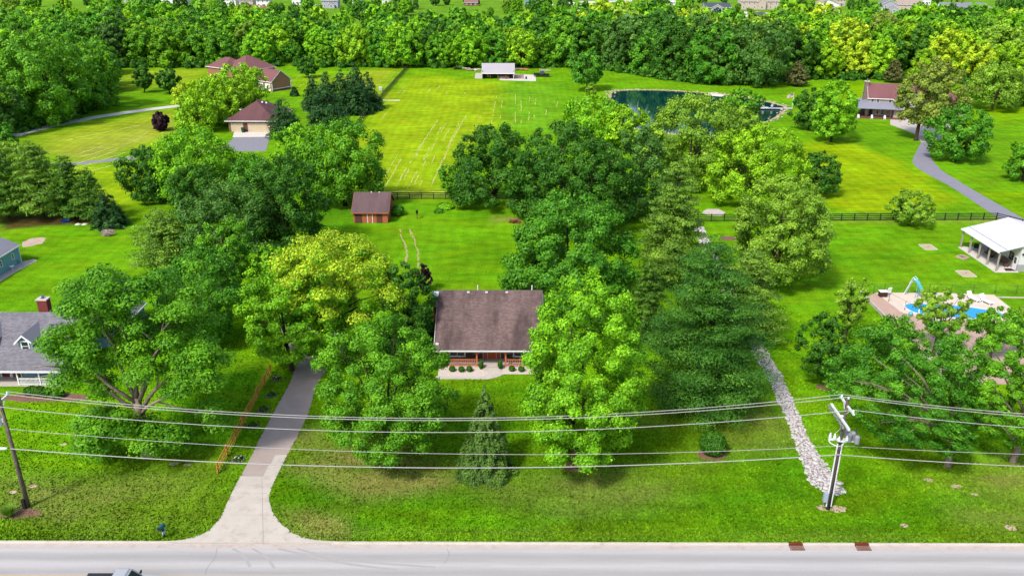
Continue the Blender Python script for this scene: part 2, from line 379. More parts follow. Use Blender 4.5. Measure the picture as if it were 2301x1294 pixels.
def ribbon(name, line, wd, z, m, label=None):
    n = len(line); L, Rr = [], []
    for i, p in enumerate(line):
        a = np.array(line[min(i + 1, n - 1)]) - np.array(line[max(i - 1, 0)]); a = a / np.hypot(*a)
        ww = wd if isinstance(wd, (int, float)) else np.interp(i / (n - 1), np.linspace(0, 1, len(wd)), wd)
        L.append((p[0] - a[1] * ww / 2, p[1] + a[0] * ww / 2)); Rr.append((p[0] + a[1] * ww / 2, p[1] - a[0] * ww / 2))
    return struct(sheet(name, L + Rr[::-1], z, m, None, .3 if z > 0 else .003), label)
CRK = mat('crack_filler', S(156, 151, 149), .9, .2, 3); TYM = mat('tyre_mark', S(184, 180, 178), .88, .06, 2)
for ln, wd in (([(-18.9, 53.3), (-16.6, 52.6), (-13.2, 51.6), (-9.0, 50.9)], .22), ([(-17.4, 53.3), (-14.6, 52.4), (-11.0, 51.7), (-6.0, 51.2)], .2), ([(-22.6, 53.3), (-21.4, 52.4), (-20.6, 51.2)], .24), ([(-21.0, 53.3), (-19.6, 52.3), (-18.6, 51.0)], .2)): ribbon('tyre_mark', smooth_line(ln, 5), wd, -.1145, TYM, None)
for ln in ([(-23.9, 53.36), (-23.7, 52.2), (-23.9, 51.1), (-23.8, 50.3)], [(-5.2, 53.3), (-5.0, 52.6), (-5.3, 51.6)]): ribbon('road_crack', smooth_line(ln, 6), .035, -.1125, CRK, None)
RUST = mat('rusty_iron', S(120, 58, 32), .9, .3, 6, .3, 20, .3)
DARK = mat('dark_void', (.012, .011, .01), .9, .1)
for x0, lab in ((22.7, 'rusty storm drain in the kerb, the left one of two'), (28.1, 'rusty storm drain in the kerb near the utility pole')):
    t = thing('storm_drain', lab, 'storm drain', (x0, YK, 0), group='rusty storm drains along the kerb')
    b = MB(); b.box((.55, -.42, -.2), (1.1, .62, .14)); b.build('pit', DARK, t)
    b = MB(); b.prism([(0, -.16), (1.1, -.16), (1.1, .12), (0, .12)], -.3, .05); b.build('hood', RUST, t, bevel=.02)
    b = MB()
    for a, d in (((.55, -.72, -.11), (1.16, .05, .05)), ((.0, -.44, -.11), (.05, .6, .05)), ((1.1, -.44, -.11), (.05, .6, .05))): b.box(a, d)
    b.build('frame', RUST, t)
    barm = MB(); barm.box((0, 0, 0), (.055, .55, .05)); bme = barm.mesh('bar', RUST)
    for i in range(9): put('bar', bme, t, (.12 + i * .108, -.43, -.105))

drive = struct(sheet('driveway', DRV_L[2:] + DRV_R[2:][::-1], .012, ASPH), 'worn asphalt driveway running up to the trees')
# concrete apron slabs at the street end
def edge_x(pl, y):
    pl = sorted(pl, key=lambda p: p[1])
    for (x1, y1), (x2, y2) in zip(pl, pl[1:]):
        if y1 <= y <= y2: return x1 + (x2 - x1) * (y - y1) / max(1e-6, y2 - y1)
    return pl[0][0] if y < pl[0][1] else pl[-1][0]
JY = [YK - .15] + [float(at(600, y)[1]) for y in (1157, 1108, 1070)]
MIDX = lambda y: np.interp(y, [YK, JY[3]], [-20.3, float(at(588, 1070)[0])])
def slab(y0, y1, left, z=.035, x0=None):
    g = .015; ys = np.linspace(y0 + g, y1 - g, 7); xl = [edge_x(DRV_L, y) for y in ys]; xr = [edge_x(DRV_R, y) for y in ys]; xm = [float(MIDX(y)) if x0 is None else xl[i] + (xr[i] - xl[i]) * x0 for i, y in enumerate(ys)]
    A, B = (xl, [x - g for x in xm]) if left else ([x + g for x in xm], xr)
    b = MB(); b.prism([(x, y) for x, y in zip(A, ys)] + [(x, y) for x, y in zip(B, ys)][::-1], -.3, z); return b.build('slab', CONC, drive)
for i in range(3):
    slab(JY[i], JY[i + 1], True); slab(JY[i], JY[i + 1], False)
slab(JY[3], float(at(600, 1045)[1]), False, x0=.62); slab(float(at(600, 1045)[1]), float(at(600, 1022)[1]), False, x0=.66)
b = MB(); b.prism([(-28.2, YK - .4), (-14.8, YK - .4), (-14.8, YK - .16), (-28.2, YK - .16)], -.4, -.095); b.build('lip', PINK, drive)

# ------------------------------------------------------------------ lanes, roads and slabs farther back
lane = smooth_line(P([(30, 306), (60, 297), (130, 280), (220, 263), (300, 251), (385, 240), (450, 232)]), 4)
ribbon('gravel_lane', lane, 3.9, .02, GRAV, 'white gravel lane below the dense left wood')
ribbon('asphalt_lane', smooth_line(P([(120, 372), (200, 365), (310, 354), (420, 345), (520, 330)]), 4), 2.9, .02, GRAVG, 'grey lane crossing the yellow meadow at the left')
struct(sheet('gravel_drive', P([(505, 341), (512, 322), (527, 309), (606, 308), (597, 340)]), .024, GRAVG), 'grey gravel drive before the cream garage doors')
struct(sheet('concrete_pad', P([(522, 309), (526, 296), (606, 296), (606, 308)]), .03, CONCW), 'pale concrete pad under the cream garage doors')
rl = P([(2050, 288), (2060, 300), (2071, 318), (2060, 338), (2050, 362), (2062, 378), (2092, 396), (2140, 422), (2226, 479), (2262, 502), (2330, 548)])
rr = P([(2125, 288), (2118, 300), (2100, 318), (2090, 336), (2090, 352), (2112, 380), (2150, 405), (2200, 435), (2300, 492), (2345, 520), (2420, 560)])
struct(sheet('asphalt_drive', smooth_line(rl[2:], 4) + smooth_line(rr[2:], 4)[::-1], .02, ASPHG), 'curving grey drive up to the brown-roofed farmhouse')
struct(sheet('concrete_court', P([(2000, 268), (2050, 262), (2135, 270), (2135, 300), (2101, 320), (2070, 320), (2052, 300), (2000, 280)]), .026, CONC), 'pale court before the brown-roofed farmhouse')
struct(sheet('barn_pad', P([(1068, 165), (1083, 165), (1083, 177.5), (1066, 177)]), .03, CONC)); struct(sheet('barn_pad', P([(1120, 178), (1155, 167), (1203, 169), (1204, 183), (1125, 181)]), .034, CONCW), 'pale concrete pad beside the open barn')
struct(sheet('slab', P([(1576, 478), (1588, 470), (1614, 470), (1630, 478), (1622, 485), (1590, 484)]), .04, CONC), 'pale slab beyond the black rail fence')
ribbon('bike_path', smooth_line(P([(1280, 42), (1291, 31), (1300, 23), (1304, 17), (1292, 10), (1270, 3)]), 4), 7, .05, GRAV, 'pale path winding beyond the treeline')
for pts in ([(1640, 42), (1690, 38), (1730, 30), (1700, 27), (1650, 27)], [(1206, 13), (1243, 12), (1243, 10), (1206, 11)], [(1310, 8), (1420, 4), (1420, 1), (1300, 4)], [(700, 16), (722, 14), (720, 11), (690, 13)], [(2140, 32), (2170, 33), (2170, 30), (2140, 30)]):
    struct(sheet('far_road', P(pts), .05, GRAV))
# pond
def mk_water(name, col, rough, spec, wave, wsc):
    m, n, l, b = node_mat(name); b.inputs['Base Color'].default_value = (*col, 1); b.inputs['Roughness'].default_value = rough; b.inputs['Specular IOR Level'].default_value = spec
    pos = n.new('ShaderNodeNewGeometry').outputs['Position']; bump(n, l, noise(n, l, pos, wsc, 3), wave, .05, b); return m
struct(sheet('pond_water', POND, .02, mk_water('pond_water', (.0008, .026, .025), .06, .13, .1, 1.2)), 'dark teal pond')
SHORE = mat('pale_shore', S(182, 170, 122), .95, .3, 1.0, .3, 8)
cxy = np.mean(POND, 0)
b = MB(); n_ = len(POND)
for i in range(n_):
    p, q = np.array(POND[i]), np.array(POND[(i + 1) % n_])
    def outp(v, s): d = v - cxy; d = d / np.hypot(*d); return v + d * s
    w1 = .8 + .5 * math.sin(i * 1.7); w2 = .8 + .5 * math.sin((i + 1) * 1.7)
    a0, a1, a2, a3 = outp(p, -.2), outp(q, -.2), outp(q, w2), outp(p, w1)
    b.add([(*a0, .0), (*a1, .0), (*a2, .0), (*a3, .0), (*a0, .03), (*a1, .03), (*outp(q, .35), .2), (*outp(p, .35), .2), (*a2, .03), (*a3, .03)], [(4, 5, 6, 7), (7, 6, 8, 9)])
struct(b.build('pond_bank', SHORE), 'pale stony bank round the dark teal pond')
struct(sheet('sand_beach', P([(1582, 213), (1592, 208.5), (1608, 208), (1628, 214.5), (1622, 218), (1600, 216)]), .07, mat('beach_sand', S(235, 228, 214), .95, .08, 1)), 'little sand beach on the far bank of the pond')

# hay windrows and wheel tracks: thin straw, broken up
STRAW = mat('cut_straw', S(214, 212, 116), .95, .2, 1.5)
def straw_lines(segs, wd, name, m=STRAW, label=None, lift=.05):
    r = random.Random(5); V, F = [], []
    for (x0, y0), (x1, y1), dens in segs:
        p, q = np.array((x0, y0)), np.array((x1, y1)); L = np.hypot(*(q - p)); d = (q - p) / L; nrm = np.array((-d[1], d[0])); s = 0
        ph = r.random() * 9
        while s < L:
            ln = r.uniform(.5, 2.2)
            on = .5 + .5 * math.sin(s * .21 + ph) > (.82 - dens) and r.random() < .92
            if on:
                c = p + d * s + nrm * r.uniform(-.12, .12); e = c + d * ln; w_ = wd * r.uniform(.4, 1); h = lift * r.uniform(.7, 2); o = len(V)
                for a, sgn in ((c, -1), (c, 1), (e, -1), (e, 1)): V.append((*(a + nrm * sgn * w_ / 2), .004))
                V.append((*c, h)); V.append((*e, h)); F += [(o, o + 2, o + 5, o + 4), (o + 4, o + 5, o + 3, o + 1)]
            s += ln
    o = put(name, mesh_np(name, np.array(V), np.array(F), m)); o['kind'] = 'stuff'
    if label: o['label'] = label
    return o
segs = []
for pl, dn in (([(848, 424), (872, 384), (894, 345)], .9), ([(862, 424), (882, 392), (901, 358)], .6), ([(888, 420), (918, 370), (946, 325), (985, 268)], .8), ([(906, 405), (935, 350), (962, 300)], .55), ([(915, 424), (950, 360), (990, 288)], .5), ([(930, 415), (962, 350), (1000, 280)], .7),
               ([(942, 418), (975, 355), (1008, 292)], .45), ([(967, 420), (992, 370), (1013, 320), (1046, 262)], 1.0), ([(983, 385), (1003, 335), (1030, 280)], .5), ([(998, 350), (1015, 312), (1040, 268)], .45), ([(1052, 330), (1066, 290), (1078, 262)], .7), ([(850, 432), (900, 431), (985, 432)], .8)):
    q = P(pl); segs += [(q[i], q[i + 1], dn) for i in range(len(q) - 1)]
for i, x in enumerate((-38, -36.5, -30, -28.5, -26, -24.5, -22, -19.5, -16)): segs.append(((x, 268 + (i * 7) % 18), (x + .5, 292 - (i * 5) % 9), .4))
segs += [((-37, 228), (-36.8, 240), .5), ((-6, 215), (-5.2, 270), .75), ((-3.4, 232), (-3.2, 262), .55)]
for i, x in enumerate((-80, -77, -74, -71, -68, -64, -60, -56, -52)): segs.append(((x, 285 + i * 1.5), (x + 1, 322), .55))
for i, x in enumerate((-170, -165, -160, -155, -150, -146, -142)): segs.append(((x, 288), (x + 4, 322), .55))
for i, x in enumerate((-106, -103, -100, -97, -94, -91)): segs.append(((x, 163 + i * 2), (x + 6, 196 - i * 2), .7))
for pl in ([(180, 352), (260, 336), (300, 318), (330, 298)], [(90, 325), (200, 305), (300, 285)]):
    q = P(pl); segs += [(q[i], q[i + 1], .6) for i in range(len(q) - 1)]
for i, x in enumerate((.8, 2.4, 4.6, 6.2, 9.5, 12)): segs.append(((x * 1.0, 222 + i * 4), (x * 1.2, 275 - i * 3), .42))
straw_lines(segs, .27, 'straw', label='broken pale lines of cut straw on the mown hay fields')
trk = []
for pl in ([(897, 515), (905, 540), (913, 562), (913, 588)], [(921, 514), (932, 545), (938, 565), (938, 600)]):
    q = smooth_line(P(pl), 3); trk += [(q[i], q[i + 1], 1.2) for i in range(len(q) - 1)]
straw_lines(trk, .3, 'dirt', mat('bare_track_soil', S(186, 172, 116), .95, .2, 2), 'two worn wheel tracks in the back lawn', .02)
# bare patches, mulch rings
SOIL = mat('bare_soil', S(205, 180, 158), .95, .2, .9, .4, 6)
MULCH = mat('dark_mulch', S(70, 48, 42, .5), .95, .35, 4, .7, 12)
MULCHP = mat('pinkish_mulch', S(150, 110, 96, .5), .95, .3, 4, .7, 12)
def blob(name, px, py, rx, ry, m, z=.03, label=None, seed=0, flat=True):
    c = at(px, py); r = random.Random(seed + int(px)); n = 22
    pts = [(c[0] + rx * math.cos(a) * (k := r.uniform(.85, 1.12)), c[1] + ry * math.sin(a) * k) for a in np.linspace(0, 2 * math.pi, n, endpoint=False)]
    b = MB(); b.hull([(x, y, -.1) for x, y in pts], [(c[0] + (x - c[0]) * .93, c[1] + (y - c[1]) * .93, z) for x, y in pts]); return struct(b.build(name, m), label)
blob('soil_patch', 75, 544, 1.8, 2.4, SOIL, label='bare pinkish soil patch beside the blue shed')
blob('soil_patch', 1880, 1143, .9, .5, SOIL, seed=2); blob('soil_patch', 1852, 1140, .7, .45, SOIL, .02)
blob('soil_patch', 2031, 1180, .35, .3, SOIL, .02); blob('soil_patch', 2270, 1185, .5, .4, SOIL, .02)
for x, y, rx in ((390, 1042, .5), (420, 1044, .4), (75, 1092, .45), (30, 1105, .4), (142, 998, .35), (172, 1001, .4), (2085, 1078, .5), (2150, 1092, .6), (2190, 1110, .35)): blob('soil_patch', x, y, rx, rx * .55, SOIL, .02)
blob('mulch_bed', 45, 1152, 2.0, .8, MULCHP, .05, 'pinkish mulch bed round the left utility pole')
blob('mulch_ring', 1090, 1064, 2.6, 1.7, MULCH, .06, 'dark mulch ring under the young spruce'); blob('mulch_ring', 872, 1043, 1.2, .8, MULCH, .06)
blob('mulch_ring', 1293, 1048, 1.2, .9, MULCHP, .06, 'pinkish mulch ring under the front right maple'); blob('mulch_ring', 1599, 1020, 1.5, 1.1, MULCHP, .06, 'mulch ring under the small dark shrub')
blob('mulch_ring', 1636, 536, 1.6, 1.1, MULCHP, .06); blob('mulch_ring', 1860, 870, 1.3, .9, MULCHP, .06)
blob('mulch_bed', 100, 893, 5, 1.0, MULCHP, .06, 'mulch bed before the blue house')
# ------------------------------------------------------------------ building materials and helpers
WHITE = mat('white_paint', S(240, 240, 240, .75), .6, .04, 1)
GLASS = mat('window_glass', (.02, .025, .03), .08, .1, 1, spec=.6)
CEDAR = mat('cedar_wood', S(222, 128, 84), .75, .14, 3)
def mk_roof(name, col, dark, amt, tabs=True):
    m, n, l, b = node_mat(name)
    tc = n.new('ShaderNodeTexCoord').outputs['Object']
    a = n.new('ShaderNodeAttribute'); a.attribute_name = 'leaf'
    mp = n.new('ShaderNodeMapping'); mp.inputs['Scale'].default_value = (1, .3, .3); l.new(tc, mp.inputs[0])
    st = noise(n, l, mp.outputs[0], .55, 5, .65); f = noise(n, l, tc, 9, 4, .7)
    v = mrange(n, l, f, .3, .7, .86, 1.14)
    if tabs: v = math_(n, l, 'MULTIPLY', v, mrange(n, l, a.outputs['Fac'], 0, 1, .78, 1.22))
    c = mixc(n, l, mrange(n, l, st, .42, .66, 0, amt), hsv(n, l, col, v=v), dark)
    l.new(c, b.inputs['Base Color']); b.inputs['Roughness'].default_value = .93; b.inputs['Specular IOR Level'].default_value = .2
    bump(n, l, noise(n, l, tc, 22, 3), .3, .03, b)
    return m
ROOFM = mk_roof('brown_shingle', S(138, 117, 114), S(86, 71, 72), .8)
ROOFG = mk_roof('grey_shingle', S(140, 138, 147), S(120, 118, 128), .4)
ROOFGp = mk_roof('grey_roof', S(150, 150, 160), S(115, 115, 125), .4, False)
ROOFS = mk_roof('shed_roof', S(118, 96, 98), S(92, 74, 78), .6, False)
ROOFR = mk_roof('red_brown_roof', S(140, 94, 96), S(112, 74, 78), .35, False)
ROOFD = mk_roof('maroon_roof', S(118, 82, 84), S(84, 56, 62), .4, False)

def win(parent, x, y, z, w_, h, rz=0, mull=(1, 0), fr=.09, name='window', frame=WHITE, d=.1):
    """window on a wall whose outside is local -Y; x,y,z is the middle of its sill line"""
    key = ('win', round(w_, 3), round(h, 3), mull, frame.name, fr)
    if key not in _MC:
        b = MB()
        b.box((0, 0, h - fr / 2), (w_, d, fr)); b.box((0, -.02, fr / 2), (w_ + .06, d + .05, fr))
        for s in (-1, 1): b.box((s * (w_ - fr) / 2, 0, h / 2), (fr, d - .01, h - 2 * fr))
        for i in range(mull[0]): b.box((-w_ / 2 + w_ * (i + 1) / (mull[0] + 1), .005, h / 2), (.05, d - .03, h - 2 * fr))
        for i in range(mull[1]): b.box((0, .01, h * (i + 1) / (mull[1] + 1)), (w_ - 2 * fr, d - .045, .045))
        g = MB(); g.box((0, .02, h / 2), (w_ - 1.6 * fr, .02, h - 1.6 * fr))
        _MC[key] = (b.mesh('window', frame), g.mesh('pane', GLASS))
    a, g = _MC[key]
    o = put(name, a, parent, (x, y, z), rz); put('pane', g, o)
    return o
def gable(parent, x0, x1, y0, y1, eave, ridge, oh, wm, rm, axis='x', th=.16, z0=0, trim=WHITE, wall='wall', roof='roof'):
    """gabled block; ridge runs along axis"""
    b = MB()
    if axis == 'x':
        ym = (y0 + y1) / 2; pr = [(y0, z0), (y1, z0), (y1, eave), (ym, ridge), (y0, eave)]
        b.hull([(x0, y, z) for y, z in pr], [(x1, y, z) for y, z in pr])
    else:
        xm = (x0 + x1) / 2; pr = [(x0, z0), (x1, z0), (x1, eave), (xm, ridge), (x0, eave)]
        b.hull([(x, y0, z) for x, z in pr], [(x, y1, z) for x, z in pr])
    wo = b.build(wall, wm, parent)
    b = MB()
    def slabs(f, half, a0, a1):
        sl = (ridge - eave) / half; e = eave - sl * oh
        for s in (-1, 1):
            p = [(s * (half + oh), e + .02), (0, ridge + .02), (0, ridge + .02 + th), (s * (half + oh), e + .02 + th)]
            b.hull([f(a0, u, z) for u, z in p], [f(a1, u, z) for u, z in p])
    if axis == 'x': slabs(lambda a, u, z: (a, (y0 + y1) / 2 + u, z), (y1 - y0) / 2, x0 - oh * .7, x1 + oh * .7)
    else: slabs(lambda a, u, z: ((x0 + x1) / 2 + u, a, z), (x1 - x0) / 2, y0 - oh * .7, y1 + oh * .7)
    ro = b.build(roof, rm, parent)
    if trim is not None:
        b = MB(); half = ((y1 - y0) if axis == 'x' else (x1 - x0)) / 2; sl = (ridge - eave) / half; e = eave - sl * oh
        for s in (-1, 1):
            for a in ((x0 - oh * .7 - .06, x1 + oh * .7 + .06) if axis == 'x' else (y0 - oh * .7 - .06, y1 + oh * .7 + .06)):
                q = [(s * (half + oh), e - .1), (0, ridge - .1), (0, ridge + .12), (s * (half + oh), e + .14)]
                c = a + (.05 if a < (x0 + x1 if axis == 'x' else y0 + y1) / 2 else -.05)
                f = (lambda a_, u, z: (a_, (y0 + y1) / 2 + u, z)) if axis == 'x' else (lambda a_, u, z: ((x0 + x1) / 2 + u, a_, z))
                b.hull([f(a, u, z) for u, z in q], [f(c, u, z) for u, z in q])
            if axis == 'x': b.box(((x0 + x1) / 2, (y0 + y1) / 2 + s * (half + oh + .04), e + .06), (x1 - x0 + 1.4 * oh, .08, .2))
            else: b.box(((x0 + x1) / 2 + s * (half + oh + .04), (y0 + y1) / 2, e + .06), (.08, y1 - y0 + 1.4 * oh, .2))
        b.build('fascia', trim, parent)
    return wo, ro
def hip(parent, x0, x1, y0, y1, eave, rz_, oh, wm, rm, z0=0, inset=None, axis='x', trim=WHITE, wall='wall', roof='roof'):
    b = MB(); b.prism([(x0, y0), (x1, y0), (x1, y1), (x0, y1)], z0, eave - .01); wo = b.build(wall, wm, parent)
    X0, X1, Y0, Y1 = x0 - oh, x1 + oh, y0 - oh, y1 + oh
    if axis == 'x':
        i = (Y1 - Y0) / 2 if inset is None else inset; ym = (Y0 + Y1) / 2; r0, r1 = (X0 + i, ym), (X1 - i, ym)
        F = [(0, 1, 5, 4), (2, 3, 4, 5), (3, 0, 4), (1, 2, 5), (3, 2, 1, 0)]
    else:
        i = (X1 - X0) / 2 if inset is None else inset; xm = (X0 + X1) / 2; r0, r1 = (xm, Y0 + i), (xm, Y1 - i)
        F = [(0, 1, 4), (1, 2, 5, 4), (2, 3, 5), (3, 0, 4, 5), (3, 2, 1, 0)]
    b = MB(); e = eave + .02
    b.add([(X0, Y0, e), (X1, Y0, e), (X1, Y1, e), (X0, Y1, e), (*r0, rz_), (*r1, rz_)], F); ro = b.build(roof, rm, parent)
    if trim is not None:
        b = MB()
        for c, d in ((((X0 + X1) / 2, Y0 - .03, eave - .06), (X1 - X0, .06, .2)), (((X0 + X1) / 2, Y1 + .03, eave - .06), (X1 - X0, .06, .2)), ((X0 - .03, (Y0 + Y1) / 2, eave - .06), (.06, Y1 - Y0 + .12, .2)), ((X1 + .03, (Y0 + Y1) / 2, eave - .06), (.06, Y1 - Y0 + .12, .2))): b.box(c, d)
        b.build('fascia', trim, parent)
    return wo, ro
def shingles(name, parent, x0, x1, y0, z0, y1, z1, m, n, tab=.45, seed=1, off=.0):
    """rows of shingle tabs from eave (y0,z0) up to ridge (y1,z1), each row lapped over the one below"""
    r = np.random.default_rng(seed); d = np.array([0, y1 - y0, z1 - z0]); L = np.linalg.norm(d); u = d / L; nn = np.array([0, -u[2], u[1]])
    if nn[2] < 0: nn = -nn
    V, F, A = [], [], []; base = np.array([0, y0, z0]); h = L / n
    for i in range(n):
        xs = [x0] + list(np.arange(x0 + tab * (.5 if i % 2 else 1), x1 - .05, tab)) + [x1]
        for a, c in zip(xs, xs[1:]):
            o = len(V); t = .055 + r.uniform(-.008, .014); g = .008
            lo = base + u * (i * h - .02); hi = base + u * ((i + 1) * h + .01)
            for p, lift in ((lo, 0), (lo, t), (hi, .008)):
                for x in (a + g, c - g):
                    q = p + nn * (lift + off); V.append((x, q[1], q[2]))
            F += [(o, o + 1, o + 3, o + 2), (o + 2, o + 3, o + 5, o + 4)]; v = r.random(); A += [v * .3, v]
    o = put(name, mesh_np(name, np.array(V), np.array(F), m, np.array(A)), parent); o['kind'] = 'stuff'; return o
def rail(parent, x0, x1, y, z, h, m, sp=.14, bs=.045, along='x', name='railing'):
    L = x1 - x0; b = MB(); f = (lambda u, v, zz: (u, v, zz)) if along == 'x' else (lambda u, v, zz: (v, u, zz))
    dd = (lambda a, c, e: (a, c, e)) if along == 'x' else (lambda a, c, e: (c, a, e))
    b.box(f((x0 + x1) / 2, y, z + h - .035), dd(L, .1, .07)); b.box(f((x0 + x1) / 2, y, z + .1), dd(L, .07, .07)); o = b.build(name, m, parent)
    key = ('bal', m.name, round(h, 2), bs)
    if key not in _MC:
        c = MB(); c.box((0, 0, 0), (bs, bs, h - .2)); _MC[key] = c.mesh('baluster', m)
    k = max(2, round(L / sp))
    for i in range(1, k): put('baluster', _MC[key], o, f(x0 + L * i / k, y, z + h / 2 + .03))
    return o

# ------------------------------------------------------------------ the house in the middle
def stone_wall_mat():
    m, n, l, b = node_mat('dark_fieldstone')
    tc = n.new('ShaderNodeTexCoord').outputs['Object']
    mp = n.new('ShaderNodeMapping'); mp.inputs['Scale'].default_value = (1.3, 1.3, 3.2); l.new(tc, mp.inputs[0])
    v = n.new('ShaderNodeTexVoronoi'); v.inputs['Scale'].default_value = 1.7; l.new(mp.outputs[0], v.inputs['Vector'])
    e = n.new('ShaderNodeTexVoronoi'); e.feature = 'DISTANCE_TO_EDGE'; e.inputs['Scale'].default_value = 1.7; l.new(mp.outputs[0], e.inputs['Vector'])
    c = hsv(n, l, S(112, 88, 76, .55), v=mrange(n, l, math_(n, l, 'FRACT', v.outputs['Color'], 0), 0, 1, .45, 1.6))
    l.new(c, b.inputs['Base Color']); b.inputs['Roughness'].default_value = .9
    bump(n, l, mrange(n, l, e.outputs['Distance'], 0, .12, 0, 1), .8, .06, b); return m
FSTONE = stone_wall_mat()
H = thing('house', 'dark shingled one and a half storey house with an orange cedar front porch', 'house', (-2.62, 84.2, 0))
b = MB(); pr = [(1.9, .0), (12.6, .0), (12.6, 2.6), (7.3, 6.35), (1.9, 3.5)]
b.hull([(-5.95, y, z) for y, z in pr], [(5.95, y, z) for y, z in pr]); b.build('wall', FSTONE, H)
b = MB()
for p in ([(-.42, 2.32), (7.3, 6.44), (7.3, 6.56), (-.42, 2.44)], [(7.3, 6.44), (13.2, 2.3), (13.2, 2.42), (7.3, 6.56)]):
    b.hull([(-6.3, y, z) for y, z in p], [(6.3, y, z) for y, z in p])
roof = b.build('roof', ROOFM, H)
shingles('shingles', roof, -6.3, 6.3, -.44, 2.44, 3.3, 4.436, ROOFM, 25, .33, 3, .0)
shingles('shingles', roof, -6.3, 6.3, 3.3, 4.446, 7.2, 6.52, ROOFM, 26, .33, 4, .03)
b = MB(); b.hull([(-6.32, y, z) for y, z in ((7.02, 6.47), (7.3, 6.64), (7.58, 6.47), (7.3, 6.52))], [(6.32, y, z) for y, z in ((7.02, 6.47), (7.3, 6.64), (7.58, 6.47), (7.3, 6.52))]); b.build('ridge_cap', ROOFM, roof)
for x in (-2.65, -.45, 2.0): b = MB(); b.box((x, 6.95, 6.5), (.32, .26, .14)); b.build('roof_vent', mat('light_metal', S(232, 228, 228), .5, .05), roof)
for x in (-1.55, 5.05): b = MB(); b.tube([(x, 7.9, 6.0), (x, 7.9, 7.0)], .07, 8); b.build('vent_pipe', WHITE, roof)
b = MB(); b.box((-5.95, .2, 2.86), (.34, .3, .18), rx=R_(28)); b.build('roof_vent', mat('light_metal', S(232, 228, 228)), roof)
b = MB(); b.box((0, -.49, 2.3), (12.7, .09, .19)); b.box((0, -.56, 2.38), (12.75, .1, .1)); b.build('gutter', WHITE, H)
b = MB()
for s in (-1, 1):
    b = MB(); q = [(-.46, 2.18), (7.3, 6.3), (7.3, 6.46), (-.46, 2.36)]; b.hull([(s * 6.3, y, z) for y, z in q], [(s * 6.36, y, z) for y, z in q])
    q = [(13.2, 2.14), (7.3, 6.3), (7.3, 6.46), (13.2, 2.34)]; b.hull([(s * 6.3, y, z) for y, z in q], [(s * 6.36, y, z) for y, z in q]); b.build('rake_board', WHITE, H)
b = MB(); b.prism([(-6.1, -.12), (6.1, -.12), (6.1, 1.9), (-6.1, 1.9)], 0, .17); b.build('porch_floor', CONC, H)
for x, hh in ((-5.85, 1), (-1.42, 1), (1.9, 1), (5.85, 1)):
    b = MB(); b.box((x, 0, 1.2), (.17, .17, 2.06))
    for s in (-1, 1):
        if abs(x + s * .4) < 5.9: b.tube([(x + s * .05, 0, 1.62), (x + s * .42, 0, 2.18)], .065, 4)
    b.build('porch_post', CEDAR if x > -5 else mat('pale_cedar', S(208, 178, 150), .8, .12, 3), H)
b = MB(); b.box((0, 0, 2.27), (12.1, .16, .14)); b.build('porch_beam', CEDAR, H)
rail(H, -5.76, -1.51, 0, .17, .86, CEDAR, .2, .06); rail(H, 1.99, 5.76, 0, .17, .86, CEDAR, .25, .06)
win(H, -3.8, 1.86, .42, 1.95, 1.7, mull=(1, 0), fr=.15); win(H, 3.7, 1.86, .42, 1.9, 1.7, mull=(1, 0), fr=.15)
DOOR = mat('orange_door', S(222, 106, 54), .6, .1, 2)
b = MB(); b.box((.27, 1.87, 1.18), (.96, .08, 2.0)); d_ = b.build('door', DOOR, H)
b = MB(); b.lathe([(.24, 0), (.2, .02), (.1, .03)], (0, 0, 0), 12); o = b.build('door_light', GLASS, d_, (.27, 1.815, 1.75)); o.rotation_euler = (R_(90), 0, 0)
b = MB(); b.lathe([(.035, 0), (.04, .04), (.02, .07)], (0, 0, 0), 8); o = b.build('handle', mat('brass', S(200, 170, 100), .3, .05, metal=1), d_, (-.1, 1.82, 1.1)); o.rotation_euler = (R_(90), 0, 0)
for x in (-.5, 1.04):
    b = MB(); b.box((x, 1.87, 1.18), (.42, .07, 2.0)); o = b.build('sidelight', mat('sidelight_red', S(196, 96, 78), .5, .1), H)
b = MB()
for x in (-.76, -.25, .79, 1.3): b.box((x, 1.84, 1.2), (.085, .12, 2.14))
b.box((.27, 1.84, 2.29), (2.14, .13, .1)); b.build('door_frame', mat('door_trim', S(236, 196, 170), .6, .06), H)
BRICK = mat('red_brick', S(134, 62, 56), .9, .25, 5, .5, 14)
b = MB(); b.box((-6.6, 6.4, 3.1), (.55, 1.1, 6.2)); b.box((-6.62, 6.4, 6.28), (.78, 1.35, .16)); ch = b.build('chimney', [BRICK], H)
b = MB(); b.box((-6.62, 6.4, 6.44), (.85, 1.45, .16)); b.build('chimney_cap', WHITE, ch)
b = MB(); b.box((-6.6, 6.4, 5.6), (.6, 1.16, 1.1)); b.build('flue_casing', mat('grey_flashing', S(190, 190, 196), .5, .1), ch)
struct(sheet('planting_bed', [(-8.4, 81.75), (-1.9, 81.75), (-1.1, 82.4), (-.9, 82.55), (3.6, 82.55), (3.6, 84.08), (-8.4, 84.08)], .03, mat('pale_bed_gravel', S(226, 212, 200), .95, .12, 3, .3, 20)), 'pale gravel bed along the cedar porch')
struct(sheet('walkway', [(-8.6, 81.35), (-2.6, 81.35), (-1.7, 81.75), (-1.15, 82.2), (-1.1, 84.1), (-2.75, 84.1), (-2.8, 82.4), (-3.2, 82.0), (-8.6, 82.0)], .055, CONC), 'concrete walk leading to the porch steps')
b = MB(); b.box((-2.3, 84.0 - .45, .06), (2.0, .9, .12)); struct(b.build('porch_step', CONC))

